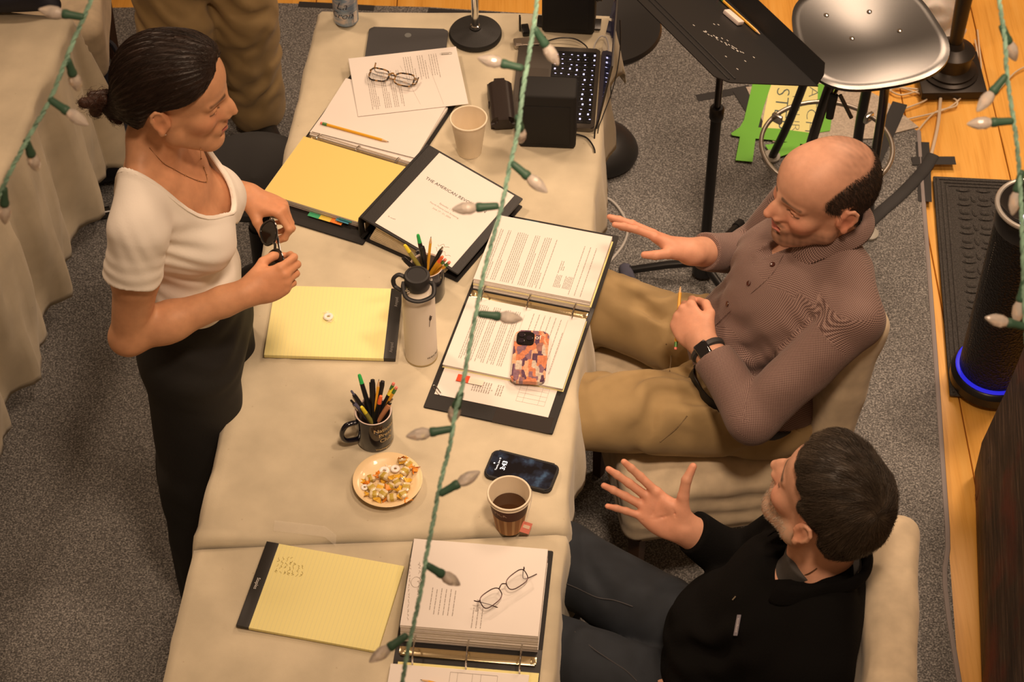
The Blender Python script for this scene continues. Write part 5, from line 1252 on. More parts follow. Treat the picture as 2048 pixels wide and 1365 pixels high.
MB().lathe([(0, .0), (.0365, .0)], Matrix.Translation((0, 0, .062)), 48, cap0=False, cap1=False).build('tea', mat('tea', (.045, .018, .006), .06, spec=.6), W2)
cyl_text('PICK', .014, mat('cup_print', (.62, .45, .32), .6), W2, .0405, .080, math.radians(-118), taper=.1)
tgp = at(1052, 1056, TZ + .022) - Vector(W2.location)
sg_ = MB().tube(spline([(.040, .012, .108), (.047, .008, .106), (.046, .0, .08), tuple(tgp + Vector((0, 0, .02)))], 5), .0005, 5).build('tea_string', PAPER, W2)
tgm = MB().box((0, 0, 0), (.022, .0008, .024), Matrix.Translation(tgp) @ Matrix.Rotation(math.radians(28), 4, 'Y') @ Matrix.Rotation(math.radians(-40), 4, 'X')); tgm.build('tea_tag', mat('tag_pink', (.72, .22, .16), .6), W2)
MB().box((0, -.0006, .002), (.015, .0006, .007), Matrix.Translation(tgp) @ Matrix.Rotation(math.radians(28), 4, 'Y') @ Matrix.Rotation(math.radians(-40), 4, 'X')).build('tag_band', mat('tag_cream', (.78, .6, .45), .6), W2)

CN = thing('drink_can', 'pale blue drink can with dark script at the far left corner of the table', 'can', (*at(693, 43, TZ)[:2], TZ + .001))
m = mat('can_print', (.3, .36, .46), .3, .5); nt, b = nodes(m); tc = nt.nodes.new('ShaderNodeTexCoord'); n = nt.nodes.new('ShaderNodeTexNoise'); n.inputs['Scale'].default_value = 14; n.inputs['Distortion'].default_value = 2; mp = nt.nodes.new('ShaderNodeMapping'); mp.inputs['Scale'].default_value = (1, 1, 3); nt.links.new(tc.outputs['Object'], mp.inputs[0]); nt.links.new(mp.outputs[0], n.inputs['Vector'])
r = ramp(nt, [(.35, (.20, .30, .46)), (.5, (.36, .42, .52)), (.66, (.62, .56, .56))]); nt.links.new(n.outputs['Fac'], r.inputs[0]); nt.links.new(r.outputs[0], b.inputs['Base Color'])
MB().lathe([(.024, .0), (.027, .001), (.033, .009), (.033, .108), (.027, .119), (.0265, .122), (.0255, .121), (.025, .118), (0, .118)], seg=48, cap1=False).build('body', m, CN)
CNI = mat('can_ink', (.02, .02, .05), .5)
for w, z, s in (('La', .075, .034), ('Croix', .043, .030)): cyl_text(w, s, CNI, CN, .033, z, math.radians(-104), shear=.35, bold=-.0004)
pn = MB(); pn.raw([(.0334 * math.cos(a), .0334 * math.sin(a), z) for z in (.014, .05) for a in np.linspace(math.radians(-48), math.radians(-25), 6)], [(i, i + 1, 7 + i, 6 + i) for i in range(5)]); pn.build('info_panel', mat('can_panel', (.75, .70, .66), .4), CN)

MC = thing('microphone_stand', 'round black desk stand base with a chrome stem at the far end of the table', 'microphone stand', (*at(951, 72, TZ)[:2], TZ + .001))
MB().lathe([(.064, 0), (.0690, .003), (.0690, .011), (.066, .016), (.05, .020), (.022, .0235), (.015, .026), (.015, .030)], seg=64).build('base', mat('cast_black', (.014, .014, .014), .55, bump=.2, bscale=400), MC)
MB().lathe([(.0125, .028), (.0125, .036), (.0095, .038), (.0095, .34)], seg=28).build('stem', CHR, MC)

# ---- electronics
c, x, y = rect_frame((1040, 255), (1189, 253), (1201, 103), (1040, 103), TZ + .012)
hy = (at(1201, 103, TZ + .014) + at(1189, 253, TZ + .014)) / 2; hd = (at(1201, 103, TZ + .014) - at(1189, 253, TZ + .014)); la = math.atan2(hd.y, hd.x) - PI / 2; Lh = .304
LT = thing('laptop', 'open dark grey laptop with glowing keys, screen seen edge-on', 'laptop', (hy.x, hy.y, TZ + .0015), la)   # hinge at x=0, depth to -x
SG = mat('space_grey', (.17, .155, .14), .38, .85)
MB().prism(rrect(.212, Lh, .010, 5, -.106, 0), 0, .0135, bevel=.0025).build('base', SG, LT)
MB().prism(rrect(.112, .272, .003, 3, -.066, 0), .0133, .0138).build('keyboard_well', BLK, LT)
KW = mat('key_light', (.5, .5, .9), .4, emit=(.62, .62, 1.0), estr=1.3); rs = random.Random(2)
for r_ in range(6):
    n = 14 if r_ else 14; xx = -.018 - .0188 * r_ + (.002 if r_ == 0 else 0)
    ky = MB(); lt = MB()
    for k in range(n):
        yy = -.1265 + .272 / 14 * k * .965 + .004; ky.box((xx, yy, .0143), (.0160 if r_ else .0105, .0160, .0012), bevel=.0004, seg=1)
        lt.box((xx + rs.uniform(-.003, .003), yy + rs.uniform(-.002, .002), .01505), (.0042, .0022 if rs.random() < .7 else .006, .0003))
    kr = ky.build('key_row', INKB, LT); lt.build('key_legends', KW, kr)
tpd = MB().prism(rrect(.075, .13, .004, 3, -.165, 0), .0134, .0138).build('trackpad', mat('trackpad', (.15, .135, .12), .3, .7), LT)
Ms = Matrix.Translation((.003, 0, .012)) @ Matrix.Rotation(math.radians(9), 4, 'Y')
sc_ = MB(); sc_.box((.0025, 0, .106), (.005, Lh, .212), Ms, bevel=.0018); sc_.build('screen', mat('lid_grey', (.05, .047, .045), .5, .5), LT)
MB().box((-.0004, 0, .108), (.0006, Lh - .012, .198), Ms).build('display', mat('screen_glass', (.006, .006, .012), .08, coat=1, emit=(.02, .02, .06), estr=.4), LT)
HUB = thing('card_reader', 'silver hub box beside the laptop corner', 'usb hub', (*at(1060, 90, TZ)[:2], TZ + .0015), math.radians(6))
MB().prism(rrect(.085, .030, .004, 4), 0, .014, bevel=.002).build('body', mat('silver_metal', (.48, .44, .40), .3, .9), HUB)
MB().box((-.030, -.002, .0143), (.014, .016, .0006)).build('window', CHR, HUB)
for xx in (-.025, -.005, .015): MB().box((xx, -.0152, .007), (.012, .0008, .005)).build('port', BLK, HUB)
DG = thing('dongle', 'small black wireless dongle with an upright antenna behind the silver hub', 'dongle', (*at(1051, 66, TZ)[:2], TZ + .001), math.radians(8))
MB().box((0, 0, .009), (.019, .034, .016), bevel=.002).build('body', BLK, DG); MB().box((-.013, .012, .024), (.005, .010, .05), bevel=.002).build('antenna', BLK, DG)
def cab(pts, r, label, m=INKB): return tag(MB().tube(spline(pts, 7), r, 8).build('cable', m), label, 'cable')
cab([at(1095, 82, TZ + .008), at(1120, 76, TZ + .015), at(1150, 78, TZ + .02), at(1172, 92, TZ + .012), at(1176, 104, TZ + .009)], .0019, 'black cable from the silver hub to the laptop edge')
cab([at(1188, 103, TZ + .009), at(1190, 88, TZ + .014), at(1203, 72, TZ + .03), at(1216, 82, TZ + .02), at(1219, 98, TZ + .006)], .0021, 'pale cable arching from the laptop rear corner', mat('grey_cord'))
cab([at(1232, -20, .98), at(1226, 60, .88), at(1214, 150, .82), at(1197, 235, .79), at(1190, 262, .76), at(1188, 300, .70), at(1182, 372, .45), at(1165, 420, .1), at(1150, 430, .017)], .0018, 'thin black cable hanging down beside the laptop screen')
cab([at(1240, 40, .9), at(1240, 100, .84), at(1228, 170, .8), at(1206, 232, .78), at(1196, 262, .752), at(1191, 330, .62), at(1182, 380, .40), at(1160, 425, .1), at(1140, 432, .017)], .0014, 'second thin black cable hanging past the table edge behind the laptop')
cab([at(1150, 268, TZ + .01), at(1172, 275, TZ + .006), at(1186, 292, TZ + .004), at(1190, 310, .735), at(1186, 350, .6), at(1165, 410, .1), at(1150, 425, .018)], .002, 'black cable from the near speaker over the table edge')
def speaker(label, p, rz, w, d, h, knobs):
    t = thing('speaker', label, 'speaker', p, rz, 'small black desktop speakers')
    MB().box((0, 0, h / 2), (w, d, h), bevel=.009, seg=3).build('cabinet', mat('matte_black', (.009, .009, .0095), .75, bump=.2, bscale=300, bdist=.0006), t)
    MB().box((0, d / 2 - .001, h / 2), (w - .02, .006, h - .02), bevel=.003).build('grille', RUB, t)
    MB().box((0, -d / 2 - .0006, h * .45), (w - .03, .0016, h * .72), bevel=.0007).build('rear_panel', mat('matte_black'), t)
    if knobs:
        for s in (1, -1):
            k = MB(); k.tube([(s * w / 2, 0, h * .5), (s * (w / 2 + .016), 0, h * .5)], .011, 18); k.tube([(s * (w / 2 + .004), 0, h * .5), (s * (w / 2 + .006), 0, h * .5)], .014, 18); k.build('bracket_knob', BLK, t)
        MB().box((0, 0, .003), (w + .03, d * .5, .005), bevel=.001).build('bracket', BLK, t)
    return t
pb = (at(1039, 302, TZ) + at(1153, 298, TZ)) / 2
speaker('black speaker box on the near side of the laptop keyboard', (pb.x, pb.y + .042, TZ + .0015), math.radians(-4), .142, .078, .172, False)
pb = (at(1085, 66, TZ) + at(1190, 76, TZ)) / 2
speaker('black speaker box with side knobs at the far end of the table', (pb.x + .002, pb.y + .046, TZ + .0015), math.radians(-6), .138, .085, .19, True)

GC = thing('glasses_case', 'dark brown hard glasses case standing beside the near speaker', 'glasses case', (*at(1003, 222, TZ)[:2], TZ + .001), math.radians(94))
mb = MB(); pf = [(-.031, .0), (-.031, .022)] + [(-.031 + .018 * (1 - math.cos(t)), .022 + .018 * math.sin(t)) for t in np.linspace(.2, PI / 2, 6)] + [(.031 - .018 * (1 - math.cos(t)), .022 + .018 * math.sin(t)) for t in np.linspace(PI / 2, .2, 6)] + [(.031, .022), (.031, 0)]
mb.prism([(y, z) for y, z in pf], -.078, .078, Matrix(((0, 0, 1, 0), (1, 0, 0, 0), (0, 1, 0, 0), (0, 0, 0, 1))), bevel=.010, seg=3)
mb.build('shell', mat('brown_leather', (.022, .015, .013), .36, bump=.2, bscale=350, bdist=.0006), GC, sharp=50)
MB().box((0, 0, .0205), (.150, .0625, .0012)).build('seam', BLK, GC)
MB().box((0, .0315, .021), (.016, .003, .012), bevel=.001).build('clasp', mat('brown_leather'), GC)

# ---- eyewear
def eyeglasses(label, M, fr, W=.135, H=.036, r=.0016, lens=None, lw=.052, gap=.018, bend=.45, temples=None, name='eyeglasses', cat='glasses', shape=3.2):
    t = thing(name, label, cat); t.matrix_world = M            # local x along the front, y up the lens, z outward
    def rim(cx, s): return [(cx + s * lw / 2 * (abs(math.cos(a)) ** (2 / shape)) * (1 if math.cos(a) > 0 else -1), H / 2 * (abs(math.sin(a)) ** (2 / shape)) * (1 if math.sin(a) > 0 else -1) * (1 + .10 * math.cos(a)), 0) for a in np.linspace(0, 2 * PI, 33)[:-1]]
    for s in (1, -1):
        cx = s * (gap / 2 + lw / 2); rm = MB().tube(rim(cx, s), r, 8, closed=True).build('rim', fr, t)
        R = rim(cx, s); MB().raw([(p[0], p[1], .0002) for p in R] + [(p[0], p[1], -.0008) for p in R], [tuple(range(32)), tuple(reversed(range(32, 64)))]).build('lens', lens or CLEAR, rm)
    MB().tube(spline([(-gap / 2, .006, 0), (0, .011, .002), (gap / 2, .006, 0)], 5), r * 1.1, 8).build('bridge', fr, t)
    for s in (1, -1):
        T = temples[0 if s < 0 else 1]; hx = s * (gap / 2 + lw + .003)
        MB().tube(spline([(s * (gap / 2 + lw - .002), H * .3, 0), (hx, H * .3, -.004)] + [tuple(q) for q in T], 6), [r * .9 if k < 6 else r for k in range(6 * (len(T) + 1) + 1)], 8, flat=.8).build('temple', fr, t)
    return t
CLEAR = mat('lens_clear', (.95, .95, .95), .02, alpha=.12, spec=.8)
m = mat('tortoiseshell', (.05, .03, .015), .2, coat=.5); nt, b = nodes(m); tc = nt.nodes.new('ShaderNodeTexCoord'); n = nt.nodes.new('ShaderNodeTexNoise'); n.inputs['Scale'].default_value = 110; nt.links.new(tc.outputs['Object'], n.inputs['Vector']); r = ramp(nt, [(.48, (.012, .007, .005)), (.56, (.35, .19, .06))]); nt.links.new(n.outputs['Fac'], r.inputs[0]); nt.links.new(r.outputs[0], b.inputs['Base Color']); TORT = m
gl = at(786, 158, TZ + .03); gx = at(832, 164, TZ + .03) - at(738, 146, TZ + .03)
Mg = frame(gl, gx, (0, -.30, .95)); 
eyeglasses('tortoiseshell eyeglasses folded on the printed sheet', Mg @ Matrix.Translation((0, -.004, .014)), TORT, lw=.050, gap=.017, H=.036, r=.0021, temples=([(-.05, .006, -.012), (.02, .002, -.014), (.058, -.002, -.013), (.064, .020, -.010)], [(.05, .008, -.008), (-.02, .012, -.009), (-.05, .014, -.009), (-.055, .036, -.006)]), shape=3.4)
BRN = mat('bronze_frame', (.06, .025, .025), .3, .6)
gl = at(1005, 1182, .810); gx = at(1056, 1142, .812) - at(956, 1212, .812)
Mg = frame(gl, gx, (0, -.75, .66))
eyeglasses('thin dark-framed reading glasses on the thick binder pages', Mg @ Matrix.Translation((0, .004, .012)), BRN, lw=.050, gap=.018, H=.029, r=.0011, temples=([(-.064, .012, -.010), (-.04, -.012, -.012), (-.022, -.034, -.012)], [(.066, .010, -.012), (.055, -.010, -.016), (.086, -.018, -.018)]), shape=3)

# ---- phones
PH = thing('smartphone', 'black phone lying face up showing 3:43', 'phone', (0, 0, 0))
c, x, y = rect_frame((967, 950), (1098, 984), (1119, 932), (990, 900), TZ + .010); PH.location = (c.x, c.y, TZ + .0012); PH.rotation_euler = (0, 0, math.atan2(x.y, x.x))
MB().prism(rrect(.152, .078, .014, 6), 0, .010, bevel=.0028, seg=3).build('case', RUB, PH)
m = mat('phone_screen', (.006, .006, .008), .06, coat=.6); nt, b = nodes(m); tc = nt.nodes.new('ShaderNodeTexCoord'); n = nt.nodes.new('ShaderNodeTexNoise'); n.inputs['Scale'].default_value = 32; n.inputs['Detail'].default_value = 3; nt.links.new(tc.outputs['Object'], n.inputs['Vector']); r = ramp(nt, [(.48, (.001, .001, .002)), (.62, (.02, .024, .035)), (.75, (.08, .12, .16))]); nt.links.new(n.outputs['Fac'], r.inputs[0]); nt.links.new(r.outputs[0], b.inputs['Emission Color']); b.inputs['Emission Strength'].default_value = .8
SCR = MB().prism(rrect(.143, .068, .010, 6), .0098, .0103).build('screen', m, PH)
LTX = mat('screen_text', (.8, .85, .9), .5, emit=(.85, .92, 1), estr=.9)
text('3:43', .0150, LTX, SCR, Matrix.Translation((-.040, 0, .0105)) @ Matrix.Rotation(PI / 2, 4, 'Z'), name='clock_digits', bold=.0003)
text('Tuesday, June 18', .0052, LTX, SCR, Matrix.Translation((-.0535, 0, .0105)) @ Matrix.Rotation(PI / 2, 4, 'Z'), name='date_line')
MB().lathe([(.0018, .0103), (.0014, .0105)], Matrix.Translation((-.062, 0, 0)), 12).build('status_dot', LTX, SCR)
PC = thing('smartphone', 'phone in a colourful collage case lying on the printed binder page', 'phone')
a, b_ = at(1064, 664, TZ + .022), at(1056, 768, TZ + .022); c = (a + b_) / 2; PC.location = (c.x, c.y, TZ + .0175); PC.rotation_euler = (0, 0, math.atan2(a.y - b_.y, a.x - b_.x) - PI / 2 - .02)
m = mat('collage_case', (.5, .3, .2), .3, coat=.4); nt, b = nodes(m); tc = nt.nodes.new('ShaderNodeTexCoord'); mp = nt.nodes.new('ShaderNodeMapping'); mp.inputs['Scale'].default_value = (95, 42, 1); nt.links.new(tc.outputs['Object'], mp.inputs[0])
vo = nt.nodes.new('ShaderNodeTexVoronoi'); vo.distance = 'CHEBYCHEV'; vo.inputs['Scale'].default_value = 1; nt.links.new(mp.outputs[0], vo.inputs['Vector']); sp = nt.nodes.new('ShaderNodeSeparateColor'); nt.links.new(vo.outputs['Color'], sp.inputs[0])
r = ramp(nt, [(.0, (.10, .05, .09)), (.2, (.55, .20, .10)), (.4, (.62, .36, .22)), (.58, (.22, .12, .16)), (.75, (.52, .44, .36)), (.9, (.30, .14, .12))]); r.color_ramp.interpolation = 'CONSTANT'; nt.links.new(sp.outputs[0], r.inputs[0])
n = nt.nodes.new('ShaderNodeTexNoise'); n.inputs['Scale'].default_value = 160; nt.links.new(tc.outputs['Object'], n.inputs['Vector']); mx = nt.nodes.new('ShaderNodeMixRGB'); mx.blend_type = 'OVERLAY'; mx.inputs[0].default_value = .5; nt.links.new(r.outputs[0], mx.inputs[1]); nt.links.new(n.outputs['Fac'], mx.inputs[2]); nt.links.new(mx.outputs[0], b.inputs['Base Color'])
MB().prism(rrect(.078, .152, .013, 6), 0, .0105, bevel=.003, seg=3).build('case', m, PC)
cb = MB().prism(rrect(.040, .040, .010, 5, -.014, .050), .0100, .0130, bevel=.001).build('camera_bump', mat('camera_glass', (.012, .010, .010), .12), PC)
for x, y in ((-.023, .059), (-.023, .041), (-.005, .050)): MB().lathe([(.0072, .0125), (.0072, .0145), (.006, .0148), (.0, .0146)], Matrix.Translation((x, y, 0)), 24, cap1=False).build('lens', mat('lens_dark', (.02, .015, .02), .08), cb)
text('of', .018, mat('case_print', (.75, .70, .62), .4), PC, Matrix.Translation((.014, .056, .0108)), name='case_lettering'); text('r', .018, mat('case_print_red', (.6, .15, .08), .4), PC, Matrix.Translation((.029, .056, .0108)), name='case_lettering')

# ---- pencils on paper, tape piece
a, b = at(641, 246, TZ + .0235), at(778, 284, TZ + .0235); pencil('yellow pencil lying on the printed pages of the yellow-page binder', a, b)
a = at(925, 1382, .7575); b = at(840, 1360, .7575); pencil('yellow pencil at the bottom edge of the frame on the thick binder', a, b)
tpc = MB(); P = [at(x, y, TZ + .004) for x, y in ((548, 1052), (600, 1058), (650, 1064), (672, 1082))]
V = [];
for p in P: V += [p + Vector((0, .014, .0)), p - Vector((0, .014, 0))]
tpc.raw(V, [(0, 1, 3, 2), (2, 3, 5, 4), (4, 5, 7, 6)]); tag(tpc.build('clear_tape', mat('clear_tape', (.9, .85, .75), .08, alpha=.16, spec=.9)), 'strip of clear tape on the canvas above the seam', 'tape')

# ------------------------------------------------------------------ strings of lights in the foreground
SGR = mat('string_green', (.27, .47, .36), .6, var=.4, vscale=60); SGD = mat('socket_green', (.05, .125, .08), .5)
BULB = mat('bulb_plastic', (.92, .86, .80), .10, trans=.5, ior=1.35, spec=.9); BULBM = BULB
def bulb_mesh():
    mb = MB(); prof = [(.0042, 0), (.0062, .002), (.0082, .008), (.0086, .013), (.0078, .019), (.0055, .0255), (.0028, .031), (.0008, .0335)]
    mb.lathe(prof, seg=16)
    for v in mb.bm.verts:      # faceted, strawberry pattern
        a = math.atan2(v.co.y, v.co.x); k = int(round(a / (2 * PI / 16))) + int(round(v.co.z / .0055)); r = math.hypot(v.co.x, v.co.y); f = 1.0 + (.06 if k % 2 else -.03); v.co.x *= f; v.co.y *= f
    me = bpy.data.meshes.new('bulb'); mb.bm.to_mesh(me); mb.bm.free(); me.materials.append(BULB); me.set_sharp_from_angle(angle=math.radians(12)); return me
def socket_mesh():
    mb = MB(); mb.lathe([(.0025, -.004), (.0048, -.002), (.0052, .002), (.0058, .018), (.0068, .021), (.0068, .026), (.0055, .0275)], seg=18); me = bpy.data.meshes.new('socket'); mb.bm.to_mesh(me); mb.bm.free(); me.materials.append(SGD); return me
BME, SME = bulb_mesh(), socket_mesh()
def dpt(px, py, depth):
    d = ray(px, py); d = d / (d @ np.array([0, math.cos(TILT), -math.sin(TILT)])); return Vector(CAM + d * depth)
def light_string(label, pts, depth, bulbs, rest=None):
    """pts: along the wire; bulbs: (joint pixel, tip pixel, offset in depth)"""
    W = [dpt(x, y, depth + (q[0] if q else 0)) for x, y, *q in pts]; t = thing('string_lights', label, 'string lights', W[0], group='strings of clear bulbs')
    o = W[0]; path = spline(W, 44); 
    for ph in (0, PI, PI / 2 * 3):
        P = []; acc = 0
        for i, p in enumerate(path):
            acc += (p - path[i - 1]).length if i else 0; tv = (path[min(i + 1, len(path) - 1)] - path[max(i - 1, 0)]).normalized(); u = tv.orthogonal().normalized(); v = tv.cross(u)
            a = acc * 300 + ph; P.append(p - o + (u * math.cos(a) + v * math.sin(a)) * .0018)
        MB().tube(P, .0017, 6).build('wire', SGR, t)
    for (jx, jy), (tx, ty), dz in bulbs:
        a = dpt(jx, jy, depth); b = dpt(tx, ty, depth + dz); d = (b - a).normalized(); a = a + d * .004
        so = link('socket', SME, t); so.location = a - o; so.rotation_euler = d.to_track_quat('Z', 'Y').to_euler()
        bo = link('bulb', BME, so); bo.location = (0, 0, .027); L = (b - a).length
    return t
light_string('string of clear bulbs hanging at the upper left over the side table', [(190, -40), (180, 5), (150, 75), (128, 130), (100, 200), (60, 270), (20, 345), (-20, 430)], 2.9,
    [((170, 35), (95, 22), 0), ((135, 118), (152, 168), .04), ((98, 198), (168, 245), 0), ((52, 280), (72, 335), .045), ((8, 375), (10, 445), .04)])
light_string('string of clear bulbs crossing the middle of the photo over the table', [(1080, -60), (1072, 20), (1058, 110), (1046, 180), (1036, 260), (1018, 340), (1004, 410), (985, 480), (968, 545), (955, 610), (940, 690), (925, 770), (910, 830), (900, 890), (880, 970), (865, 1050), (853, 1110), (842, 1180), (825, 1260), (812, 1320), (800, 1400)], 2.9,
    [((1068, 55), (1105, 112), .02), ((1047, 137), (965, 118), 0), ((1036, 232), (1042, 285), .055), ((1022, 325), (1082, 375), 0), ((998, 412), (920, 418), 0), ((956, 628), (1050, 640), .02), ((922, 785), (902, 845), .045), ((905, 858), (822, 872), 0), ((878, 990), (945, 952), 0), ((852, 1130), (915, 1168), .03), ((815, 1270), (718, 1340), 0)])
light_string('string of clear bulbs hanging down the right edge of the photo', [(1995, -60), (2000, 10), (2010, 80), (2014, 150), (2027, 240), (2035, 300), (2042, 400), (2046, 520), (2050, 640), (2060, 760)], 2.9,
    [((2003, 50), (2026, 108), .03), ((2013, 150), (1958, 218), 0), ((2028, 242), (1940, 248), 0), ((2044, 340), (2024, 432), .02), ((2050, 560), (2030, 655), .02), ((2056, 655), (1990, 640), -.01)])
# ------------------------------------------------------------------ people
def skin_mat(name, rough=.5):
    return mat(name, (.6, .37, .26), rough, attr=True, sss=.08, bump=.12, bscale=260, bdist=.001, var=.06, vscale=60, spec=.4)
SKIN = skin_mat('skin'); HAIRM = mat('hair', (.02, .012, .01), .45, attr=True, spec=.4); EYEW = mat('eye_white', (.72, .66, .60), .2)
def flat_axis(*v): v = A3(v); return v / np.linalg.norm(v)
def pxmask(V):
    """pixel position of points"""
    P = V - CAM; u = P[:, 1] * math.sin(TILT) + P[:, 2] * math.cos(TILT); d = P[:, 1] * math.cos(TILT) - P[:, 2] * math.sin(TILT)
    x, y = P[:, 0] / d, u / d; c, s = math.cos(-ROLL), math.sin(-ROLL); return np.stack([1024 + FPX * (c * x - s * y), 682.5 - FPX * (s * x + c * y)], 1), d
def surf(V, N, px, py):
    """point of the surface seen at a pixel, with its normal"""
    uv, d = pxmask(V); q = np.hypot(uv[:, 0] - px, uv[:, 1] - py); m = q < 6
    if not m.any(): i = int(np.argmin(q))
    else: i = np.where(m)[0][int(np.argmin(d[m]))]
    return Vector(V[i]), Vector(N[i])
def vnoise(V, sc, seed): rs = np.random.RandomState(seed); K = rs.randn(6, 3) * sc; P = rs.rand(6) * 6.28; return np.sin(V @ K.T + P).sum(1) / 3.0
def skin_color(V, base, seed=0, red=()):
    col = np.tile(np.array(base, float), (len(V), 1)); col *= (1 + .05 * vnoise(V, 45, seed))[:, None]
    for c, r, a in red:
        w = np.clip(1 - np.linalg.norm(V - A3(c), axis=1) / r, 0, 1)[:, None] * a; col = col * (1 - w) + col * np.array([1.08, .72, .62]) * w
    return col
def person(label, loc): return thing('person', label, 'person', loc)
def done(F, name, material, root, colf=None, rel=1, extra=None):
    V, Q = F.mesh(); V = relax(V, Q, rel) if rel else V
    col = colf(V) if colf else None; o = mesh_np(name, V - A3(root.location), Q, material, root, col, extra); return o, V, Q
def shell_strip(ring_in, ring_out, name, m, root, th=.0025, closed=False, mid=None):
    """band of cloth between two rows of points"""
    rows = [ring_in] + (mid or []) + [ring_out]; n = len(ring_in); V = [Vector(p) - root.location for r in rows for p in r]; Fc = []
    for i in range(len(rows) - 1):
        for k in range(n - (0 if closed else 1)): k2 = (k + 1) % n; Fc.append((i * n + k, i * n + k2, (i + 1) * n + k2, (i + 1) * n + k))
    o = MB().raw(V, Fc).build(name, m, root, sharp=180); s = o.modifiers.new('thickness', 'SOLIDIFY'); s.thickness = th; s.offset = 0; 
    b = o.modifiers.new('smooth', 'SUBSURF'); b.levels = 1; b.render_levels = 1
    return o

# =============================== woman standing at the left
def build_woman():
    root = person('woman in a white t-shirt and black trousers standing with sunglasses in her hands', (-.69, -.085, .013)); B = Pose((-.69, -.085, 0), rot3(math.radians(-5), 0, 0))
    H = Pose((-.659, -.088, 1.575), rot3(math.radians(-5), math.radians(7), math.radians(-3)), 1.0)
    w = B.w
    F = Field((-.93, -.45, .86), (-.36, .26, 1.78), .0027); P = F.put
    P(B.ell((0, 0, .98), (.085, .12, .12)), .03); P(B.ell((.005, 0, 1.12), (.08, .112, .12)), .04); P(B.ell((-.012, 0, 1.25), (.095, .13, .14)), .04)
    P(B.ell((-.018, 0, 1.345), (.078, .14, .075)), .04)
    for s in (1, -1):
        P(B.ell((.068, s * .062, 1.238), (.046, .054, .054)), .035)
        P(B.rc((-.035, s * .04, 1.395), (-.035, s * .155, 1.375), .046, .043), .03)
        P(B.rc((-.045, s * .02, 1.47), (-.042, s * .125, 1.405), .028, .024), .035)
        P(B.rc((.020, s * .018, 1.385), (-.005, s * .13, 1.408), .011, .010), .02)     # collar bones
    nk0, nk1 = w(-.036, 0, 1.38), H.w(-.022, 0, -.03); P(rc(nk0, nk1, .051, .047), .03)
    P(rc(w(-.004, -.016, 1.385), H.w(.012, -.045, -.05), .012, .012), .02); P(rc(w(-.004, .016, 1.385), H.w(.012, .045, -.05), .012, .012), .02)
    sculpt_head(F, H, fem=True, eye_open=.10, nose=.86, jaw=.80, nose_x=.0, ear_y=.003)
    # right arm (nearer the camera)
    el = w(-.086, -.205, 1.085); sh = w(-.035, -.172, 1.365)
    P(rc(sh, w(-.055, -.188, 1.25), .049, .0475), .03); P(rc(w(-.05, -.186, 1.26), el, .0475, .038), .02)
    wr = A3(at(497, 585, 1.165))
    P(rc(el, el + (wr - el) * .35, .036, .0415), .02); P(rc(el + (wr - el) * .3, el + (wr - el) * .95, .041, .0265), .02); P(ell(el + A3((-.008, -.002, -.004)), (.03, .028, .03)), .02)
    c = lambda a, b, d: (a, b, d)
    M, tipsR, WR = hand(F, wr, (.88, .22, .26), (.25, -.80, .52), 1, [c(.75, 1.15, .75), c(.95, 1.25, .7), c(1.05, 1.25, .6), c(1.1, 1.2, .6)], (0.06, 0, -.04, -.10), thumb=((.055, .046, -.028), (.078, .044, -.052), (.096, .034, -.064)), sc=.90, arm=(el + (wr - el) * .8, .030), pw=.92)
    # left arm
    el2 = w(-.03, .215, 1.10); sh2 = w(-.035, .172, 1.365); wl = A3(at(497, 392, 1.175))
    P(rc(sh2, el2, .048, .038), .03); P(rc(el2, el2 + (wl - el2) * .35, .036, .040), .02); P(rc(el2 + (wl - el2) * .3, wl, .040, .0265), .02)
    M2, tipsL, WL = hand(F, wl, (.84, -.34, -.10), (.28, .22, .93), -1, [c(.75, 1.05, .55), c(.95, 1.05, .5), c(1.05, 1.0, .5), c(1.15, 1.0, .5)], (.05, 0, -.05, -.10), thumb=((.050, .048, -.030), (.072, .050, -.056), (.090, .042, -.074)), sc=.90, arm=(el2 + (wl - el2) * .8, .030), pw=.92)
    base = (.60, .315, .175)
    def colf(V):
        col = skin_color(V, base, 1, [(wr + A3((.07, .03, .02)), .13, .35), (wl + A3((.07, -.03, .0)), .13, .35), (w(.06, 0, 1.36), .14, .25)])
        col = head_colors(H, V, col, base, (.45, .13, .10), (.035, .018, .012), True, cheek=(.62, .25, .14), brow_r=.0030)
        for t in tipsR + tipsL:
            d = np.linalg.norm(V - t, axis=1); ww = np.clip(1 - d / .016, 0, 1)[:, None] * .4; col = col * (1 - ww) + col * np.array([1.1, .78, .72]) * ww
        return col
    body, V, Q = done(F, 'body', SKIN, root, colf, rel=3)
    er = MB(); q = H.w(-.002, -.0805, -.031) - A3(root.location); er.lathe([(0, -.0025), (.0024, -.001), (.0024, .001), (0, .0025)], Matrix.Translation(q), 12, cap0=False, cap1=False).build('earring', CHR, root)
    # hair
    F = Field((-.86, -.22, 1.42), (-.52, .06, 1.78), .0025)
    F.put(H.ell((-.012, 0, .046), (.110, .090, .098)), .01); F.put(H.ell((-.045, 0, .012), (.072, .080, .085)), .03); F.put(H.ell((.03, 0, .062), (.065, .078, .075)), .03)
    F.put(H.rc((-.075, 0, -.02), (-.118, 0, -.048), .05, .024), .03)
    def cut(x, y, z):
        L = [((x - H.p[0]) * H.M[0, i] + (y - H.p[1]) * H.M[1, i] + (z - H.p[2]) * H.M[2, i]) / H.s for i in range(3)]
        b = np.interp(L[2], [-.12, -.06, -.03, 0, .022, .034, .048, .062, .078, .09, .14], [-.066, -.056, -.046, -.038, -.026, .006, .040, .062, .076, .083, .120])
        b = b + .014 * np.clip(1 - np.abs(L[1]) / .03, 0, 1) * (L[2] < .12) * -1 + .0 
        return L[0] - b
    F.keep(cut, .016)
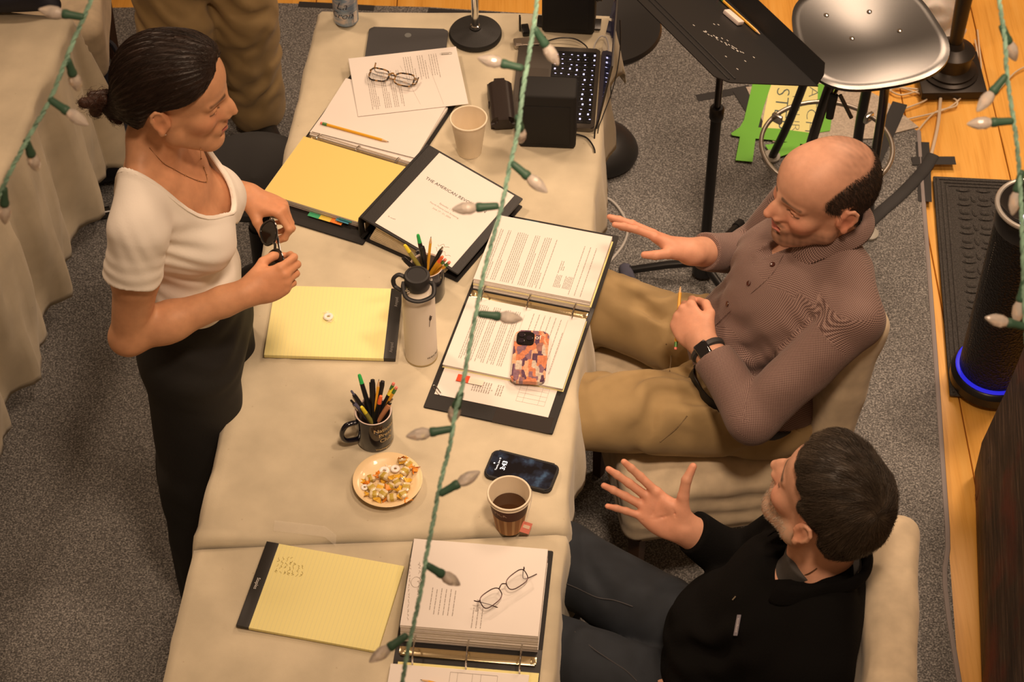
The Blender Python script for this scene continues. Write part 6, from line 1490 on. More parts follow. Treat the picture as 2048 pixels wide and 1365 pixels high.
    def strand(x, y, z):
        L = [((x - H.p[0]) * H.M[0, i] + (y - H.p[1]) * H.M[1, i] + (z - H.p[2]) * H.M[2, i]) for i in range(3)]
        a = np.arctan2(L[1], (L[0] + .02) * -.527 + (L[2] - .02) * .85); return .0010 * np.sin(a * 46 + 2 * np.sin(30 * L[0])) + .0006 * np.sin(a * 97 + 3) - .0035 * np.exp(-((L[1]) / .006) ** 2) * (L[2] > .05) * (L[0] > .0)
    F.put((strand, (-.9, -.3, 1.3), (-.4, .2, 1.9)), 0, 'd')
    Vh, Qh = F.mesh(); Vh = relax(Vh, Qh, 1); Nh = normals(Vh, Qh)
    bun = H.w(-.128, 0, -.045)
    ch = np.tile([.017, .0095, .0068], (len(Vh), 1)) * (1 + .35 * vnoise(Vh * [1, 1, 1], 140, 5))[:, None]
    flow = lambda p: (bun - p) / np.maximum(np.linalg.norm(bun - p, axis=1, keepdims=True), 1e-6)
    ex = strands(Vh, Nh, flow, 5200, .06, .0005, ch * 1.25, np.random.RandomState(3), lift=.012, steps=6, jitter=.06)
    mesh_np('hair', Vh - A3(root.location), Qh, HAIRM, root, ch, (ex[0] - A3(root.location), ex[1], ex[2]))
    F = Field(bun - .06, bun + .06, .0025); rs = np.random.RandomState(4)
    for k in range(9):
        d = rs.randn(3) * .014; t = rs.randn(3) * .016; F.put(rc(bun + d - t, bun + d + t, .0125, .011), .005)
    Vb, Qb = F.mesh(); Nb = normals(Vb, Qb); cb = np.tile([.050, .022, .014], (len(Vb), 1)); ex = strands(Vb, Nb, lambda p: np.cross(p - bun, A3((.3, .8, .4))), 500, .03, .0006, cb, rs, lift=.25, steps=4, )
    mesh_np('hair_bun', Vb - A3(root.location), Qb, HAIRM, root, cb, (ex[0] - A3(root.location), ex[1], ex[2]))
    # t-shirt
    F = Field((-.92, -.40, .98), (-.46, .22, 1.50), .0033); P = F.put; e = .009
    P(B.ell((.005, 0, 1.06), (.094 + e, .124 + e, .13)), .03); P(B.ell((-.012, 0, 1.25), (.099 + e, .134 + e, .145)), .05); P(B.ell((-.018, 0, 1.345), (.080 + e, .142 + e, .078)), .04)
    for s in (1, -1):
        P(B.ell((.070, s * .062, 1.236), (.050 + e, .058 + e, .058 + e)), .045)
        P(B.rc((-.035, s * .04, 1.395), (-.035, s * .158, 1.376), .047 + e, .047 + e), .03)
        P(B.rc((-.045, s * .06, 1.455), (-.042, s * .125, 1.405), .028 + e * .6, .026 + e), .03)
    P(rc(sh, w(-.06, -.200, 1.235), .054 + e * .6, .060), .025); P(rc(sh2, w(-.035, .205, 1.235), .054 + e * .6, .058), .025)
    P(wrinkle(w(.02, -.13, 1.27), (.45, .2, .8), .035, .0022, .10, .8), 0, 'd'); P(wrinkle(w(.05, -.09, 1.14), (.3, .1, 1), .045, .0022, .16, .9), 0, 'd'); P(wrinkle(w(-.06, -.21, 1.26), (.2, .3, 1), .028, .0026, .09, .8), 0, 'd')
    P(wrinkle(w(-.02, -.20, 1.36), (1, .3, .2), .03, .0018, .07, .5), 0, 'd'); P(noise_disp((-1, -.5, .9), (-.4, .3, 1.6), .0016, 42, 3), 0, 'd')
    dR = (w(-.06, -.200, 1.235) - sh); dR /= np.linalg.norm(dR); dL = (w(-.035, .205, 1.235) - sh2); dL /= np.linalg.norm(dL)
    def slv(x, y, z):
        c = w(-.057, -.196, 1.262); a = (x - c[0]) * dR[0] + (y - c[1]) * dR[1] + (z - c[2]) * dR[2] - .003 * np.sin(60 * x + 40 * y); yl = (x - B.p[0]) * B.M[0, 1] + (y - B.p[1]) * B.M[1, 1] + 0 * z
        c2 = w(-.035, .200, 1.262); a2 = (x - c2[0]) * dL[0] + (y - c2[1]) * dL[1] + (z - c2[2]) * dL[2]
        return np.where(yl < 0, np.minimum(a, -yl - .150), np.minimum(a2, yl - .150))
    F.keep(slv, .004)
    def nl(x, y, z):
        xl = (x - B.p[0]) * B.M[0, 0] + (y - B.p[1]) * B.M[1, 0] + 0 * z; yl = (x - B.p[0]) * B.M[0, 1] + (y - B.p[1]) * B.M[1, 1] + 0 * z
        return np.sqrt(((xl + .006) / .120) ** 2 + (yl / .106) ** 2) - 1 + .0 * z, xl, yl
    band = lambda x, y, z: -.0022 * np.exp(-((nl(x, y, z)[0] - .055) * .1 / .0062) ** 4) * (z > 1.2)
    F.put((band, (-1, -.5, 1.18), (-.4, .3, 1.6)), 0, 'd')
    F.keep(lambda x, y, z: np.where(z > 1.18, -nl(x, y, z)[0] * .1, -1.0), .002)
    F.keep(lambda x, y, z: 1.0 - z + 0 * x + 0 * y)
    JER = mat('white_jersey', (.84, .80, .73), .85, bump=.25, bscale=220, bdist=.001, sheen=.15)
    _, Vt, Qt = done(F, 't_shirt', JER, root, rel=2)
    g, xl, yl = nl(Vt[:, 0], Vt[:, 1], Vt[:, 2]); an = np.arctan2(yl / .106, (xl + .006) / .120); Nt = normals(Vt, Qt); rib = []
    for a in np.linspace(-PI, PI, 49)[:-1]:
        m_ = (np.abs((an - a + PI) % (2 * PI) - PI) < .10) & (g > .0) & (g < .10) & (Vt[:, 2] > 1.2)
        if m_.any():
            i = np.where(m_)[0]; top = i[Vt[i, 2] > Vt[i, 2].max() - .02]; rib.append((Vt[top].mean(0), Nt[top].mean(0)))
    rp = A3([q[0] for q in rib]); rp = (np.roll(rp, 1, 0) + 2 * rp + np.roll(rp, -1, 0)) / 4
    MB().tube([Vector(q - A3(root.location)) for q in rp], .0062, 8, closed=True, flat=.5, ref=(0, 0, 1)).build('neckband', JER, root)
    # trousers
    F = Field((-.90, -.38, .012), (-.46, .18, 1.08), .006); P = F.put
    P(B.ell((-.006, 0, 1.0), (.108, .136, .10)), .03); P(B.ell((-.012, 0, .89), (.125, .178, .12)), .05)
    for s in (1, -1):
        P(B.rc((-.005, s * .082, .86), (-.012, s * .092, .45), .102, .108), .04); P(B.rc((-.012, s * .092, .5), (-.005, s * .098, .05), .108, .122), .03)
        P(wrinkle(w(.0, s * .09, .4), (0, 1, .15), .09, .006, .4, .6), 0, 'd')
    F.keep(lambda x, y, z: z - 1.045 + 0 * x + 0 * y, .004); F.keep(lambda x, y, z: .03 - z + 0 * x + 0 * y)
    P(wrinkle(w(.05, -.1, .93), (.2, 0, 1), .06, .003, .14, .7), 0, 'd')
    done(F, 'trousers', mat('black_twill', (.010, .0098, .0095), .8, bump=.2, bscale=400, bdist=.0008), root)
    for s in (1, -1):
        F = Field(w(-.1, s * .095, 0) - A3((.02, .06, 0)), w(.16, s * .095, .09) + A3((.05, .06, 0)), .005); F.put(frc(w(-.05, s * .095, .035), w(.12, s * .1, .03), .036, .036, (0, 0, 1), .8), .01); F.keep(lambda x, y, z: .0135 - z + 0 * x + 0 * y); done(F, 'shoe', mat('black_leather', (.015, .014, .013), .4), root)
    # necklaces
    Nv = normals(V, Q)
    for i, pts in enumerate(([(302, 300), (330, 328), (352, 340), (375, 350), (400, 362), (418, 364), (417, 350), (412, 335), (406, 316), (401, 302)],)):
        P_ = [surf(V, Nv, *p) for p in pts]; mb = MB(); mb.tube(spline([p + n * .0012 - root.location for p, n in P_], 5), .0006, 5)
        for p, n in P_[1::1]: mb.lathe([(0, -.0016), (.0018, 0), (0, .0016)], Matrix.Translation(p + n * .0018 - root.location), 8, cap0=False, cap1=False)
        mb.build('necklace', mat('dark_gold', (.25, .12, .04), .35, .9), root)
    rp = A3(WL((.089 + .012, -.011, .001))); 
    # sunglasses
    mid = (A3(tipsR[0]) + A3(tipsR[4])) / 2
    g0, g1 = Vector(at(538, 468, 1.205)), Vector(at(550, 522, 1.185))
    Mg = frame((g0 + g1) / 2, g1 - g0, (-.55, -.55, .62))
    SUN = mat('black_acetate', (.008, .008, .008), .15, coat=.6)
    eyeglasses('black sunglasses held between the fingers of the woman', Mg, SUN, lw=.052, gap=.016, H=.044, r=.0026, lens=mat('sun_lens', (.008, .007, .006), .08, coat=.5), temples=([(-.055, .008, -.014), (.01, .006, -.016), (.055, .0, -.014)], [(.05, .010, -.008), (-.01, .012, -.010), (-.05, .010, -.010)]), name='sunglasses', shape=2.4)
build_woman()
# =============================== balding man in the checked shirt
def mat_check():
    m = mat('checked_shirt', (.3, .2, .18), .8, sheen=.1); nt, b = nodes(m); tc = nt.nodes.new('ShaderNodeTexCoord'); mp = nt.nodes.new('ShaderNodeMapping'); at_ = nt.nodes.new('ShaderNodeAttribute'); at_.attribute_name = 'weave'; mp.inputs['Location'].default_value = (0, 0, .001); nt.links.new(at_.outputs['Vector'], mp.inputs[0])
    ck = nt.nodes.new('ShaderNodeTexChecker'); ck.inputs['Scale'].default_value = 390; ck.inputs[1].default_value = (.30, .205, .18, 1); ck.inputs[2].default_value = (.085, .046, .041, 1); nt.links.new(mp.outputs[0], ck.inputs[0]); nt.links.new(ck.outputs[0], b.inputs['Base Color']); return m
CHK = mat_check(); KHAKI = mat('khaki_twill', (.36, .255, .118), .85, var=.08, vscale=14, bump=.2, bscale=500, bdist=.0008, sheen=.1)
BTN = mat('brown_button', (.06, .015, .01), .25, coat=.4); BELT = mat('black_belt', (.012, .011, .010), .4)
def weave(o, V, limbs, B, N=None):
    """cloth coordinates in metres: round and along the trunk or the nearest sleeve"""
    L = B.inv(V); uv = np.stack([np.arctan2(L[:, 1], L[:, 0]) * .16, V[:, 2] * 1.04, 0 * V[:, 2]], 1); best = np.full(len(V), .075)
    if N is not None: m = (N @ B.d(0, 0, 1)) > .72; uv[m] = np.stack([L[:, 0], L[:, 1], 0 * L[:, 0]], 1)[m]
    for a, b in limbs:
        a, b = A3(a), A3(b); ln = np.linalg.norm(b - a); d = (b - a) / ln; x = np.cross(d, A3((.3, .2, 1))); x /= np.linalg.norm(x); y = np.cross(d, x)
        q = V - a; t = q @ d; r = q - t[:, None] * d; rr = np.linalg.norm(r, axis=1); m = (rr < best) & (t > -.01) & (t < ln + .03)
        if np.allclose(a, limbs[0][0]) or np.allclose(a, limbs[2][0]): m &= t > .06
        best[m] = rr[m]; uv[m] = np.stack([np.arctan2(r @ y, r @ x) * .055, t, 0 * t], 1)[m]
    at_ = o.data.attributes.new('weave', 'FLOAT_VECTOR', 'POINT'); at_.data.foreach_set('vector', uv.astype(np.float32).ravel())
def join(F, S, k):
    hh = np.maximum(k - np.abs(F.D - S.D), 0) / k; F.D = np.minimum(F.D, S.D) - hh * hh * k * .25
def trousers_mesh(root, prims, fold, cut, name, m, lo, hi, h=.006, nz=.002):
    F = Field(lo, hi, h)
    for p, k in prims: F.put(p, k)
    for f in fold: F.put(f, 0, 'd')
    F.put(noise_disp(A3(lo) - .1, A3(hi) + .1, nz, 30, 7), 0, 'd')
    for c in cut: F.keep(*c)
    return done(F, name, m, root)
def shoe(root, heel, toe, m):
    heel, toe = A3(heel), A3(toe); F = Field(np.minimum(heel, toe) - .08, np.maximum(heel, toe) + .1, .005); F.put(frc(heel + A3((0, 0, .045)), toe + A3((0, 0, .038)), .042, .044, (0, 0, 1), .85), .01); F.put(rc(heel + A3((0, 0, .05)), heel + A3((0, 0, .09)), .04, .042), .02)
    F.keep(lambda x, y, z: .0135 - z + 0 * x + 0 * y); done(F, 'shoe', m, root)
def build_man_checked():
    root = person('balding man in a brown checked shirt and khaki trousers seated with one hand raised', (.575, .01, .013)); B = Pose((.575, .01, 0), rot3(math.radians(190), 0, 0)); w = B.w
    H = Pose((.672, .034, 1.172), rot3(math.radians(199), math.radians(-1), math.radians(-3)), 1.07)
    shL, shR = w(-.132, .190, .975), w(-.128, -.200, .975); elL, wrL = A3(at(1506, 836, .765)), A3(at(1404, 684, .835)); elR, wrR = A3((.565, .262, .755)), A3(at(1378, 503, .92))
    F = Field((.12, -.38, .5), (.86, .42, 1.36), .0028); P = F.put
    P(B.ell((0, 0, .60), (.12, .155, .10)), .03); P(B.ell((.01, 0, .72), (.11, .145, .12)), .04); P(B.ell((-.06, 0, .88), (.105, .16, .14)), .05)
    for s, sh in ((1, shL), (-1, shR)): P(rc(w(-.14, s * .05, 1.0), sh, .052, .050), .03); P(rc(H.w(-.03, s * .015, -.11), w(-.14, s * .12, .99), .030, .026), .03)
    P(rc(w(-.140, -.01, .98), H.w(-.020, 0, -.02), .062, .060), .03)
    sculpt_head(F, H, cran=(.004, .003, .002), eye_open=.30, mouth_open=.9, nose=1.08, nose_x=.002, jaw=1.04)
    P(rc(shL, elL, .05, .042), .02); P(rc(elL, wrL, .042, .029), .02); P(rc(shR, elR, .05, .042), .02); P(rc(elR, wrR, .042, .029), .02)
    c = lambda a, b, d: (a, b, d)
    fw = A3(at(1338, 592, .850)) - wrL
    M, tL, WL = hand(F, wrL, fw, (-.62, -.10, .78), -1, [c(.95, 1.25, .7), c(1.0, 1.3, .7), c(1.0, 1.3, .7), c(1.0, 1.25, .7)], (.03, 0, -.03, -.06), thumb=((.052, .048, -.020), (.084, .050, -.034), (.108, .040, -.042)), sc=1.0, arm=(elL + (wrL - elL) * .8, .032), pw=1.0)
    M2, tR, WR = hand(F, wrR, A3(at(1290, 462, .96)) - wrR, (.05, .62, .78), 1, [c(.08, .10, .06), c(.02, .08, .05), c(.05, .10, .06), c(.12, .12, .08)], (.10, .02, -.05, -.12), thumb=((.050, .046, -.022), (.074, .054, -.036), (.096, .050, -.046)), sc=1.0, arm=(elR + (wrR - elR) * .8, .032), pw=1.0)
    base = (.62, .335, .225)
    def colf(V):
        col = skin_color(V, base, 2, [(w(0, 0, 0) * 0 + M2 @ A3((.1, 0, 0)) + wrR, .15, .45), (WL((.07, 0, 0)), .12, .25)])
        col = head_colors(H, V, col, base, (.50, .17, .13), (.07, .045, .03), cheek=(.66, .25, .17), brow_r=.0034)
        L = H.inv(V); nz = vnoise(V, 260, 3) * .5 + .5; hc = np.array([.026, .019, .015])
        # clipped hair on the sides and back, thin on the crown
        b = np.interp(L[:, 2], [-.07, -.045, -.02, .0, .02, .04, .06, .075, .09, .10], [-.055, -.04, -.034, -.020, .026, .046, .044, .026, .0, -.03])
        side = np.clip((b - L[:, 0]) / .012, 0, 1) * np.clip((.100 - L[:, 2] + .01 * np.clip((-L[:, 0]) / .09, 0, 1)) / .022, 0, 1) * (L[:, 2] > -.085)
        ring_ = np.clip(side, 0, 1); ear = (np.abs(L[:, 1]) > .078) & (L[:, 2] < .035) & (L[:, 0] > -.036); ring_ = ring_ * (~ear)
        crown = np.clip(1 - np.abs(L[:, 2] - .115) / .05, 0, 1) * np.clip((.025 - L[:, 0]) / .05, 0, 1) * .38 * (.6 + .6 * nz) * (np.linalg.norm(L, axis=1) < .17)
        far = np.clip((-L[:, 1] - .02) / .03, 0, 1) * np.clip((.045 - L[:, 0]) / .03, 0, 1) * np.clip((L[:, 2] - .04) / .03, 0, 1) * .6
        wgt = np.clip(np.maximum(np.maximum(ring_ * .92, crown), far * crown * 2), 0, .95) * (np.linalg.norm(L - A3((-.01, 0, .03)), axis=1) < .15)
        col = col * (1 - wgt[:, None]) + hc * wgt[:, None]
        # stubble on jaw, lip and chin
        d = np.minimum(np.linalg.norm((L - A3((.08, 0, -.082))) / A3((.034, .036, .030)), axis=1), np.linalg.norm((L - A3((.10, 0, -.043))) / A3((.018, .03, .007)), axis=1))
        jl = np.abs(L[:, 2] + .072 - .10 * np.clip(.06 - L[:, 0], 0, .1)) / .026; d2 = np.where((L[:, 0] > -.01) & (L[:, 0] < .1) & (L[:, 2] < -.03), jl, 9)
        sw = np.maximum(np.clip((1.15 - d) / .4, 0, 1) * .62, np.clip((1.1 - d2) / .5, 0, 1) * .5) * (.75 + .5 * nz); lipm = (np.abs(L[:, 2] + .054) < .008) & (np.abs(L[:, 1]) < .022) & (L[:, 0] > .09)
        sw = np.clip(sw, 0, .8) * (~lipm) * (np.linalg.norm(L, axis=1) < .15); col = col * (1 - sw[:, None]) + np.array([.075, .045, .033]) * sw[:, None]
        for s in (1, -1):
            ww = np.clip(1.2 - np.linalg.norm((L - A3((-.008, s * .086, 0))) / A3((.024, .012, .034)), axis=1), 0, 1)[:, None] * .5; col = col * (1 - ww) + np.array([.62, .21, .14]) * ww
        ww = np.clip(1 - np.linalg.norm((L - A3((.118, 0, -.014))) / .03, axis=1), 0, 1)[:, None] * .5; col = col * (1 - ww) + np.array([.64, .24, .16]) * ww
        for t in list(tR) + list(tL): ww = np.clip(1 - np.linalg.norm(V - t, axis=1) / .02, 0, 1)[:, None] * .4; col = col * (1 - ww) + col * np.array([1.1, .74, .66]) * ww
        return col
    body, Vb, Qb = done(F, 'body', SKIN, root, colf)
    # short hair on the sides
    L = H.inv(Vb); b = np.interp(L[:, 2], [-.07, -.045, -.02, .0, .02, .04, .06, .075, .09, .10], [-.055, -.04, -.034, -.020, .024, .044, .042, .024, -.002, -.032])
    m_ = (L[:, 0] < b - .002) & (L[:, 2] < .096) & (L[:, 2] > -.07) & (np.linalg.norm(L - A3((-.01, 0, .03)), axis=1) < .13) & ~((np.abs(L[:, 1]) > .077) & (L[:, 2] < .035) & (L[:, 0] > -.036))
    Nb = normals(Vb, Qb); Vm, Nm = Vb[m_], Nb[m_]; down = -H.d(.35, 0, 1)
    ex = strands(Vm, Nm, lambda p: np.tile(down, (len(p), 1)), 6500, .008, .0005, np.tile([.022, .016, .013], (len(Vm), 1)), np.random.RandomState(8), lift=.35, steps=3, jitter=.3)
    me = bpy.data.meshes.new('hair'); me.from_pydata((ex[0] - A3(root.location)).tolist(), [], ex[1].tolist()); a = me.color_attributes.new('Col', 'FLOAT_COLOR', 'POINT'); c4 = np.ones((len(ex[0]), 4), np.float32); c4[:, :3] = ex[2]; a.data.foreach_set('color', c4.ravel()); me.materials.append(HAIRM); link('hair', me, root)
    eyes(H, root, EYEW, look=(1, .05, -.25))
    # shirt
    F = Field((.33, -.40, .56), (.88, .42, 1.12), .0038); P = F.put; e = .012
    P(B.ell((.0, 0, .62), (.148 + e, .182 + e, .10)), .03); P(B.ell((.05, -.10, .655), (.105, .09, .065)), .03); P(B.ell((.020, 0, .725), (.126 + e, .160 + e, .125)), .05); P(B.ell((-.052, 0, .88), (.126 + e, .176 + e, .145)), .06); P(B.ell((-.112, 0, .965), (.09 + e, .17 + e, .075)), .04)
    for s, sh in ((1, shL), (-1, shR)): P(rc(w(-.140, s * .06, 1.0), sh, .062, .058 + e * .5), .035); P(rc(w(-.142, s * .04 - .012, 1.045), w(-.135, s * .16, .995), .032, .040), .03)
    S = Field((.33, -.40, .56), (.88, .42, 1.12), .0038); PS = S.put
    PS(rc(shL, elL, .062, .058), .025); PS(rc(elL, elL + (wrL - elL) * .86, .058, .044), .02); PS(rc(shR, elR, .062, .056), .025); PS(rc(elR, elR + (wrR - elR) * .80, .056, .042), .02)
    dl, dr_ = (wrL - elL) / np.linalg.norm(wrL - elL), (wrR - elR) / np.linalg.norm(wrR - elR)
    cl, cr = elL + (wrL - elL) * .80, elR + (wrR - elR) * .76
    PS(frc(cl - dl * .055, cl + dl * .0, .0445, .0415, (0, 0, 1), .95), .004); PS(frc(cr - dr_ * .05, cr, .0445, .042, (0, 0, 1), .95), .004)
    for cpt, d_, lam, amp, R, wp in ((elL + A3((.0, .02, .05)), dl + A3((.0, -.8, -.9)), .036, .0055, .10, .8), (elL + (wrL - elL) * .4, dl, .032, .0045, .09, .9), ((shL + elL) / 2, elL - shL, .045, .004, .11, .8), (shL + A3((-.06, .03, -.04)), A3((.5, -.3, 1)), .032, .004, .09, .6), (w(.13, .03, .73), A3((.6, .4, 1)), .055, .0035, .16, 1.0), (w(.07, .12, .80), A3((-.3, .8, 1)), .06, .004, .15, .8), (elR + (wrR - elR) * .45, dr_, .034, .004, .09, .8), (w(.02, -.12, .84), A3((.2, 1, .6)), .05, .004, .14, .7), (w(.10, .12, .66), A3((.2, -.3, 1)), .035, .0035, .12, .9)):
        P(wrinkle(cpt, d_, lam, amp, R, wp, sharp=.8), 0, 'd')
    def cuffs(x, y, z):
        a = np.where((np.abs(x - cl[0]) + np.abs(y - cl[1]) + np.abs(z - cl[2])) < .2, (x - cl[0]) * dl[0] + (y - cl[1]) * dl[1] + (z - cl[2]) * dl[2], -1)
        rr = np.sqrt((x - cl[0]) ** 2 + (y - cl[1]) ** 2 + (z - cl[2]) ** 2); rr2 = np.sqrt((x - cr[0]) ** 2 + (y - cr[1]) ** 2 + (z - cr[2]) ** 2)
        a2 = (x - cr[0]) * dr_[0] + (y - cr[1]) * dr_[1] + (z - cr[2]) * dr_[2]
        return np.maximum(np.where(rr < .075, a, -1), np.where(rr2 < .075, a2, -1))
    S.keep(cuffs, .002); join(F, S, .009)
    P(noise_disp((.2, -.5, .4), (1, .6, 1.3), .0022, 34, 9), 0, 'd')
    # collar opening: cone around the neck, V at the front
    nk = A3(H.w(-.034, 0, -.096)); ax = (H.w(-.02, 0, 0) - w(-.140, -.01, .97)); ax /= np.linalg.norm(ax)
    def neckhole(x, y, z):
        p = [x - nk[0], y - nk[1], z - nk[2]]; t = sum(p[i] * ax[i] for i in range(3)); r = np.sqrt(np.maximum(sum((p[i] - t * ax[i]) ** 2 for i in range(3)), 0))
        xl = p[0] * B.M[0, 0] + p[1] * B.M[1, 0] + 0 * z; yl = p[0] * B.M[0, 1] + p[1] * B.M[1, 1] + 0 * z
        vee = np.maximum(np.abs(yl) - .012 - .22 * (t + .06), np.maximum(-xl, -(t + .060)))
        return -np.minimum(np.maximum(r - .060, -(t + .012)), vee)
    F.keep(neckhole, .002)
    so_, Vs, Qs = done(F, 'shirt', CHK, root); Ns = normals(Vs, Qs); weave(so_, Vs, [(shL, elL), (elL, wrL), (shR, elR), (elR, wrR)], B, Ns)
    # collar
    fwd = B.d(1, 0, 0); side = B.d(0, 1, 0); ctr = nk + ax * .016
    ring1, ring2, ring3, ring4 = [], [], [], []
    for a in np.linspace(-PI * .93, PI * .93, 37):
        d = -fwd * math.cos(a) + side * math.sin(a); fr = max(0, -math.cos(a)); dp = d - ax * (d @ ax); dp /= np.linalg.norm(dp); tip = max(0, fr - .55) / .45; bk_ = max(0, math.cos(a))
        e_ = .010 * fr
        ring1.append(ctr + dp * (.062 + e_) - ax * (.022 + .012 * fr)); ring2.append(ctr + dp * (.064 + e_) + ax * (.020 - .024 * fr)); ring3.append(ctr + dp * (.078 + e_ + .004 * fr) + ax * (.008 - .028 * fr))
        ring4.append(ctr + dp * (.092 + e_ + .022 * tip) - ax * (.020 + .034 * fr + .022 * tip) + side * (.018 * tip * (1 if math.sin(a) > 0 else -1)))
    co_ = shell_strip(ring1, ring4, 'collar', CHK, root, .003, mid=[ring2, ring3]); aw = co_.data.attributes.new('weave', 'FLOAT_VECTOR', 'POINT'); nn = len(ring1); aw.data.foreach_set('vector', np.array([((i % nn) * .013, (i // nn) * .022, 0) for i in range(4 * nn)], np.float32).ravel())
    for i, (px, py) in enumerate(((1541, 527), (1493, 569), (1450, 608))):
        p, n = surf(Vs, Ns, px, py); MB().lathe([(.0062, 0), (.0062, .0012), (.0055, .0022), (.003, .0016), (0, .0016)], Matrix.Translation(p + n * .0008 - root.location) @ n.to_track_quat('Z', 'Y').to_matrix().to_4x4(), 18, cap1=False).build('button', BTN, root)
    P_ = [surf(Vs, Ns, px, py) for px, py in ((1566, 505), (1541, 545), (1500, 585), (1455, 625), (1425, 650))]
    MB().tube(spline([p + n * .0004 - root.location for p, n in P_], 6), .0009, 6).build('placket_seam', mat('seam_brown', (.14, .09, .08), .8), root)
    # watch
    wc = elL + (wrL - elL) * .885; Mw_ = frame(wc, M[:, 2], dl); th = np.linspace(0, 2 * PI, 33)[:-1]
    wt = MB().tube([Mw_ @ Vector((.0315 * math.cos(t) * .9, .0325 * math.sin(t), 0)) - root.location for t in th], .0095, 8, closed=True, flat=1.0).build('watch', mat('watch_band', (.035, .035, .036), .55), root)
    Mb = frame(wc, dl, M[:, 2]); MB().box((0, 0, .034), (.036, .032, .011), Matrix.Translation(-root.location) @ Mb, bevel=.0045, seg=3).build('watch_face', mat('glass_black'), wt)
    # trousers
    hipL, hipR = w(.0, .092, .575), w(.0, -.092, .575); knL, knR = A3((.10, -.105, .615)), A3((.175, .25, .60)); ftL, ftR = A3((.03, -.10, .10)), A3((.12, .30, .10))
    lo, hi = (-.12, -.35, .013), (.82, .46, .82)
    pr_ = [(B.ell((-.01, 0, .575), (.165, .192, .105)), .03), (B.ell((.045, 0, .62), (.115, .178, .085)), .05)]
    for hp, kn, ft, s in ((hipL, knL, ftL, 1), (hipR, knR, ftR, -1)): pr_ += [(rc(hp, kn, .106, .088), .045), (rc(kn, ft, .086, .062), .03)]
    fold = []
    for hp, kn, s in ((hipL, knL, 1), (hipR, knR, -1)):
        d = kn - hp; fold += [wrinkle(hp + d * .15 + A3((0, 0, .08)), A3((.35, 1.0 * s, 0)), .060, .012, .19, 1.2, sharp=.7), wrinkle(hp + d * .55 + A3((0, 0, .07)), A3((.5, .9 * -s, 0)), .08, .009, .20, 1.1, sharp=.7), wrinkle(kn + A3((.0, 0, .04)), A3((1, .3 * s, .2)), .05, .006, .12, .8)]
    fold.append(wrinkle(w(.12, .0, .62), A3((.35, 1, .0)), .042, .010, .14, .9, sharp=.7))
    bx = w(.06, 0, .665); bn = B.d(-.42, 0, 1.0); bn = bn / np.linalg.norm(bn)
    waist = lambda x, y, z: (x - bx[0]) * bn[0] + (y - bx[1]) * bn[1] + (z - bx[2]) * bn[2]
    _, Vt, Qt = trousers_mesh(root, pr_, fold, [(waist, .006)], 'trousers', KHAKI, lo, hi, .0055); Nt = normals(Vt, Qt)
    g = waist(Vt[:, 0], Vt[:, 1], Vt[:, 2]); q = B.inv(Vt); an = np.arctan2(q[:, 1], q[:, 0]); bl = []
    for a in np.linspace(-PI, PI, 61)[:-1]:
        m_ = (np.abs((an - a + PI) % (2 * PI) - PI) < .07) & (g > -.045) & (g < -.012) & (np.hypot(q[:, 0] - .02, q[:, 1]) < .20)
        if m_.any(): bl.append((Vt[m_].mean(0), Nt[m_].mean(0)))
    bp_ = A3([x[0] for x in bl]); bp_ = (np.roll(bp_, 1, 0) + 2 * bp_ + np.roll(bp_, -1, 0)) / 4
    rows = [[], []]
    for x, (_, n) in zip(bp_, bl): o = x + n * .0045; rows[0].append(o + bn * .016); rows[1].append(o - bn * .018)
    shell_strip(rows[0], rows[1], 'belt', BELT, root, .004, closed=True)
    for k in (4, 12, 20, 28, 36, 44, 52):
        if k < len(bl): x, n = bp_[k], bl[k][1]; MB().tube([Vector(x + n * .0075 + bn * t - A3(root.location)) for t in (.02, .0, -.022)], .006, 6, flat=.35, ref=tuple(n)).build('belt_loop', KHAKI, root)
    for px in (((1100 + 745 / 2.73, 500 + 920 / 2.73), (1100 + 700 / 2.73, 500 + 985 / 2.73), (1100 + 610 / 2.73, 500 + 1060 / 2.73)), ((1327, 690), (1337, 715), (1341, 740))):
        P_ = [surf(Vt, Nt, *p) for p in px]; MB().tube(spline([p + n * .0005 - root.location for p, n in P_], 5), .0016, 6).build('pocket_seam', mat('khaki_dark', (.20, .14, .07), .9), root)
    for ft in (ftL, ftR): shoe(root, (ft[0] + .03, ft[1], 0), (ft[0] - .19, ft[1] + .02, 0), mat('brown_shoe', (.05, .025, .015), .5))
    # pencil in the left hand
    a, b_ = at(1351, 700, .785), at(1361, 570, .865); pencil('yellow pencil held in the lap hand of the man in the checked shirt', a, b_)
build_man_checked()

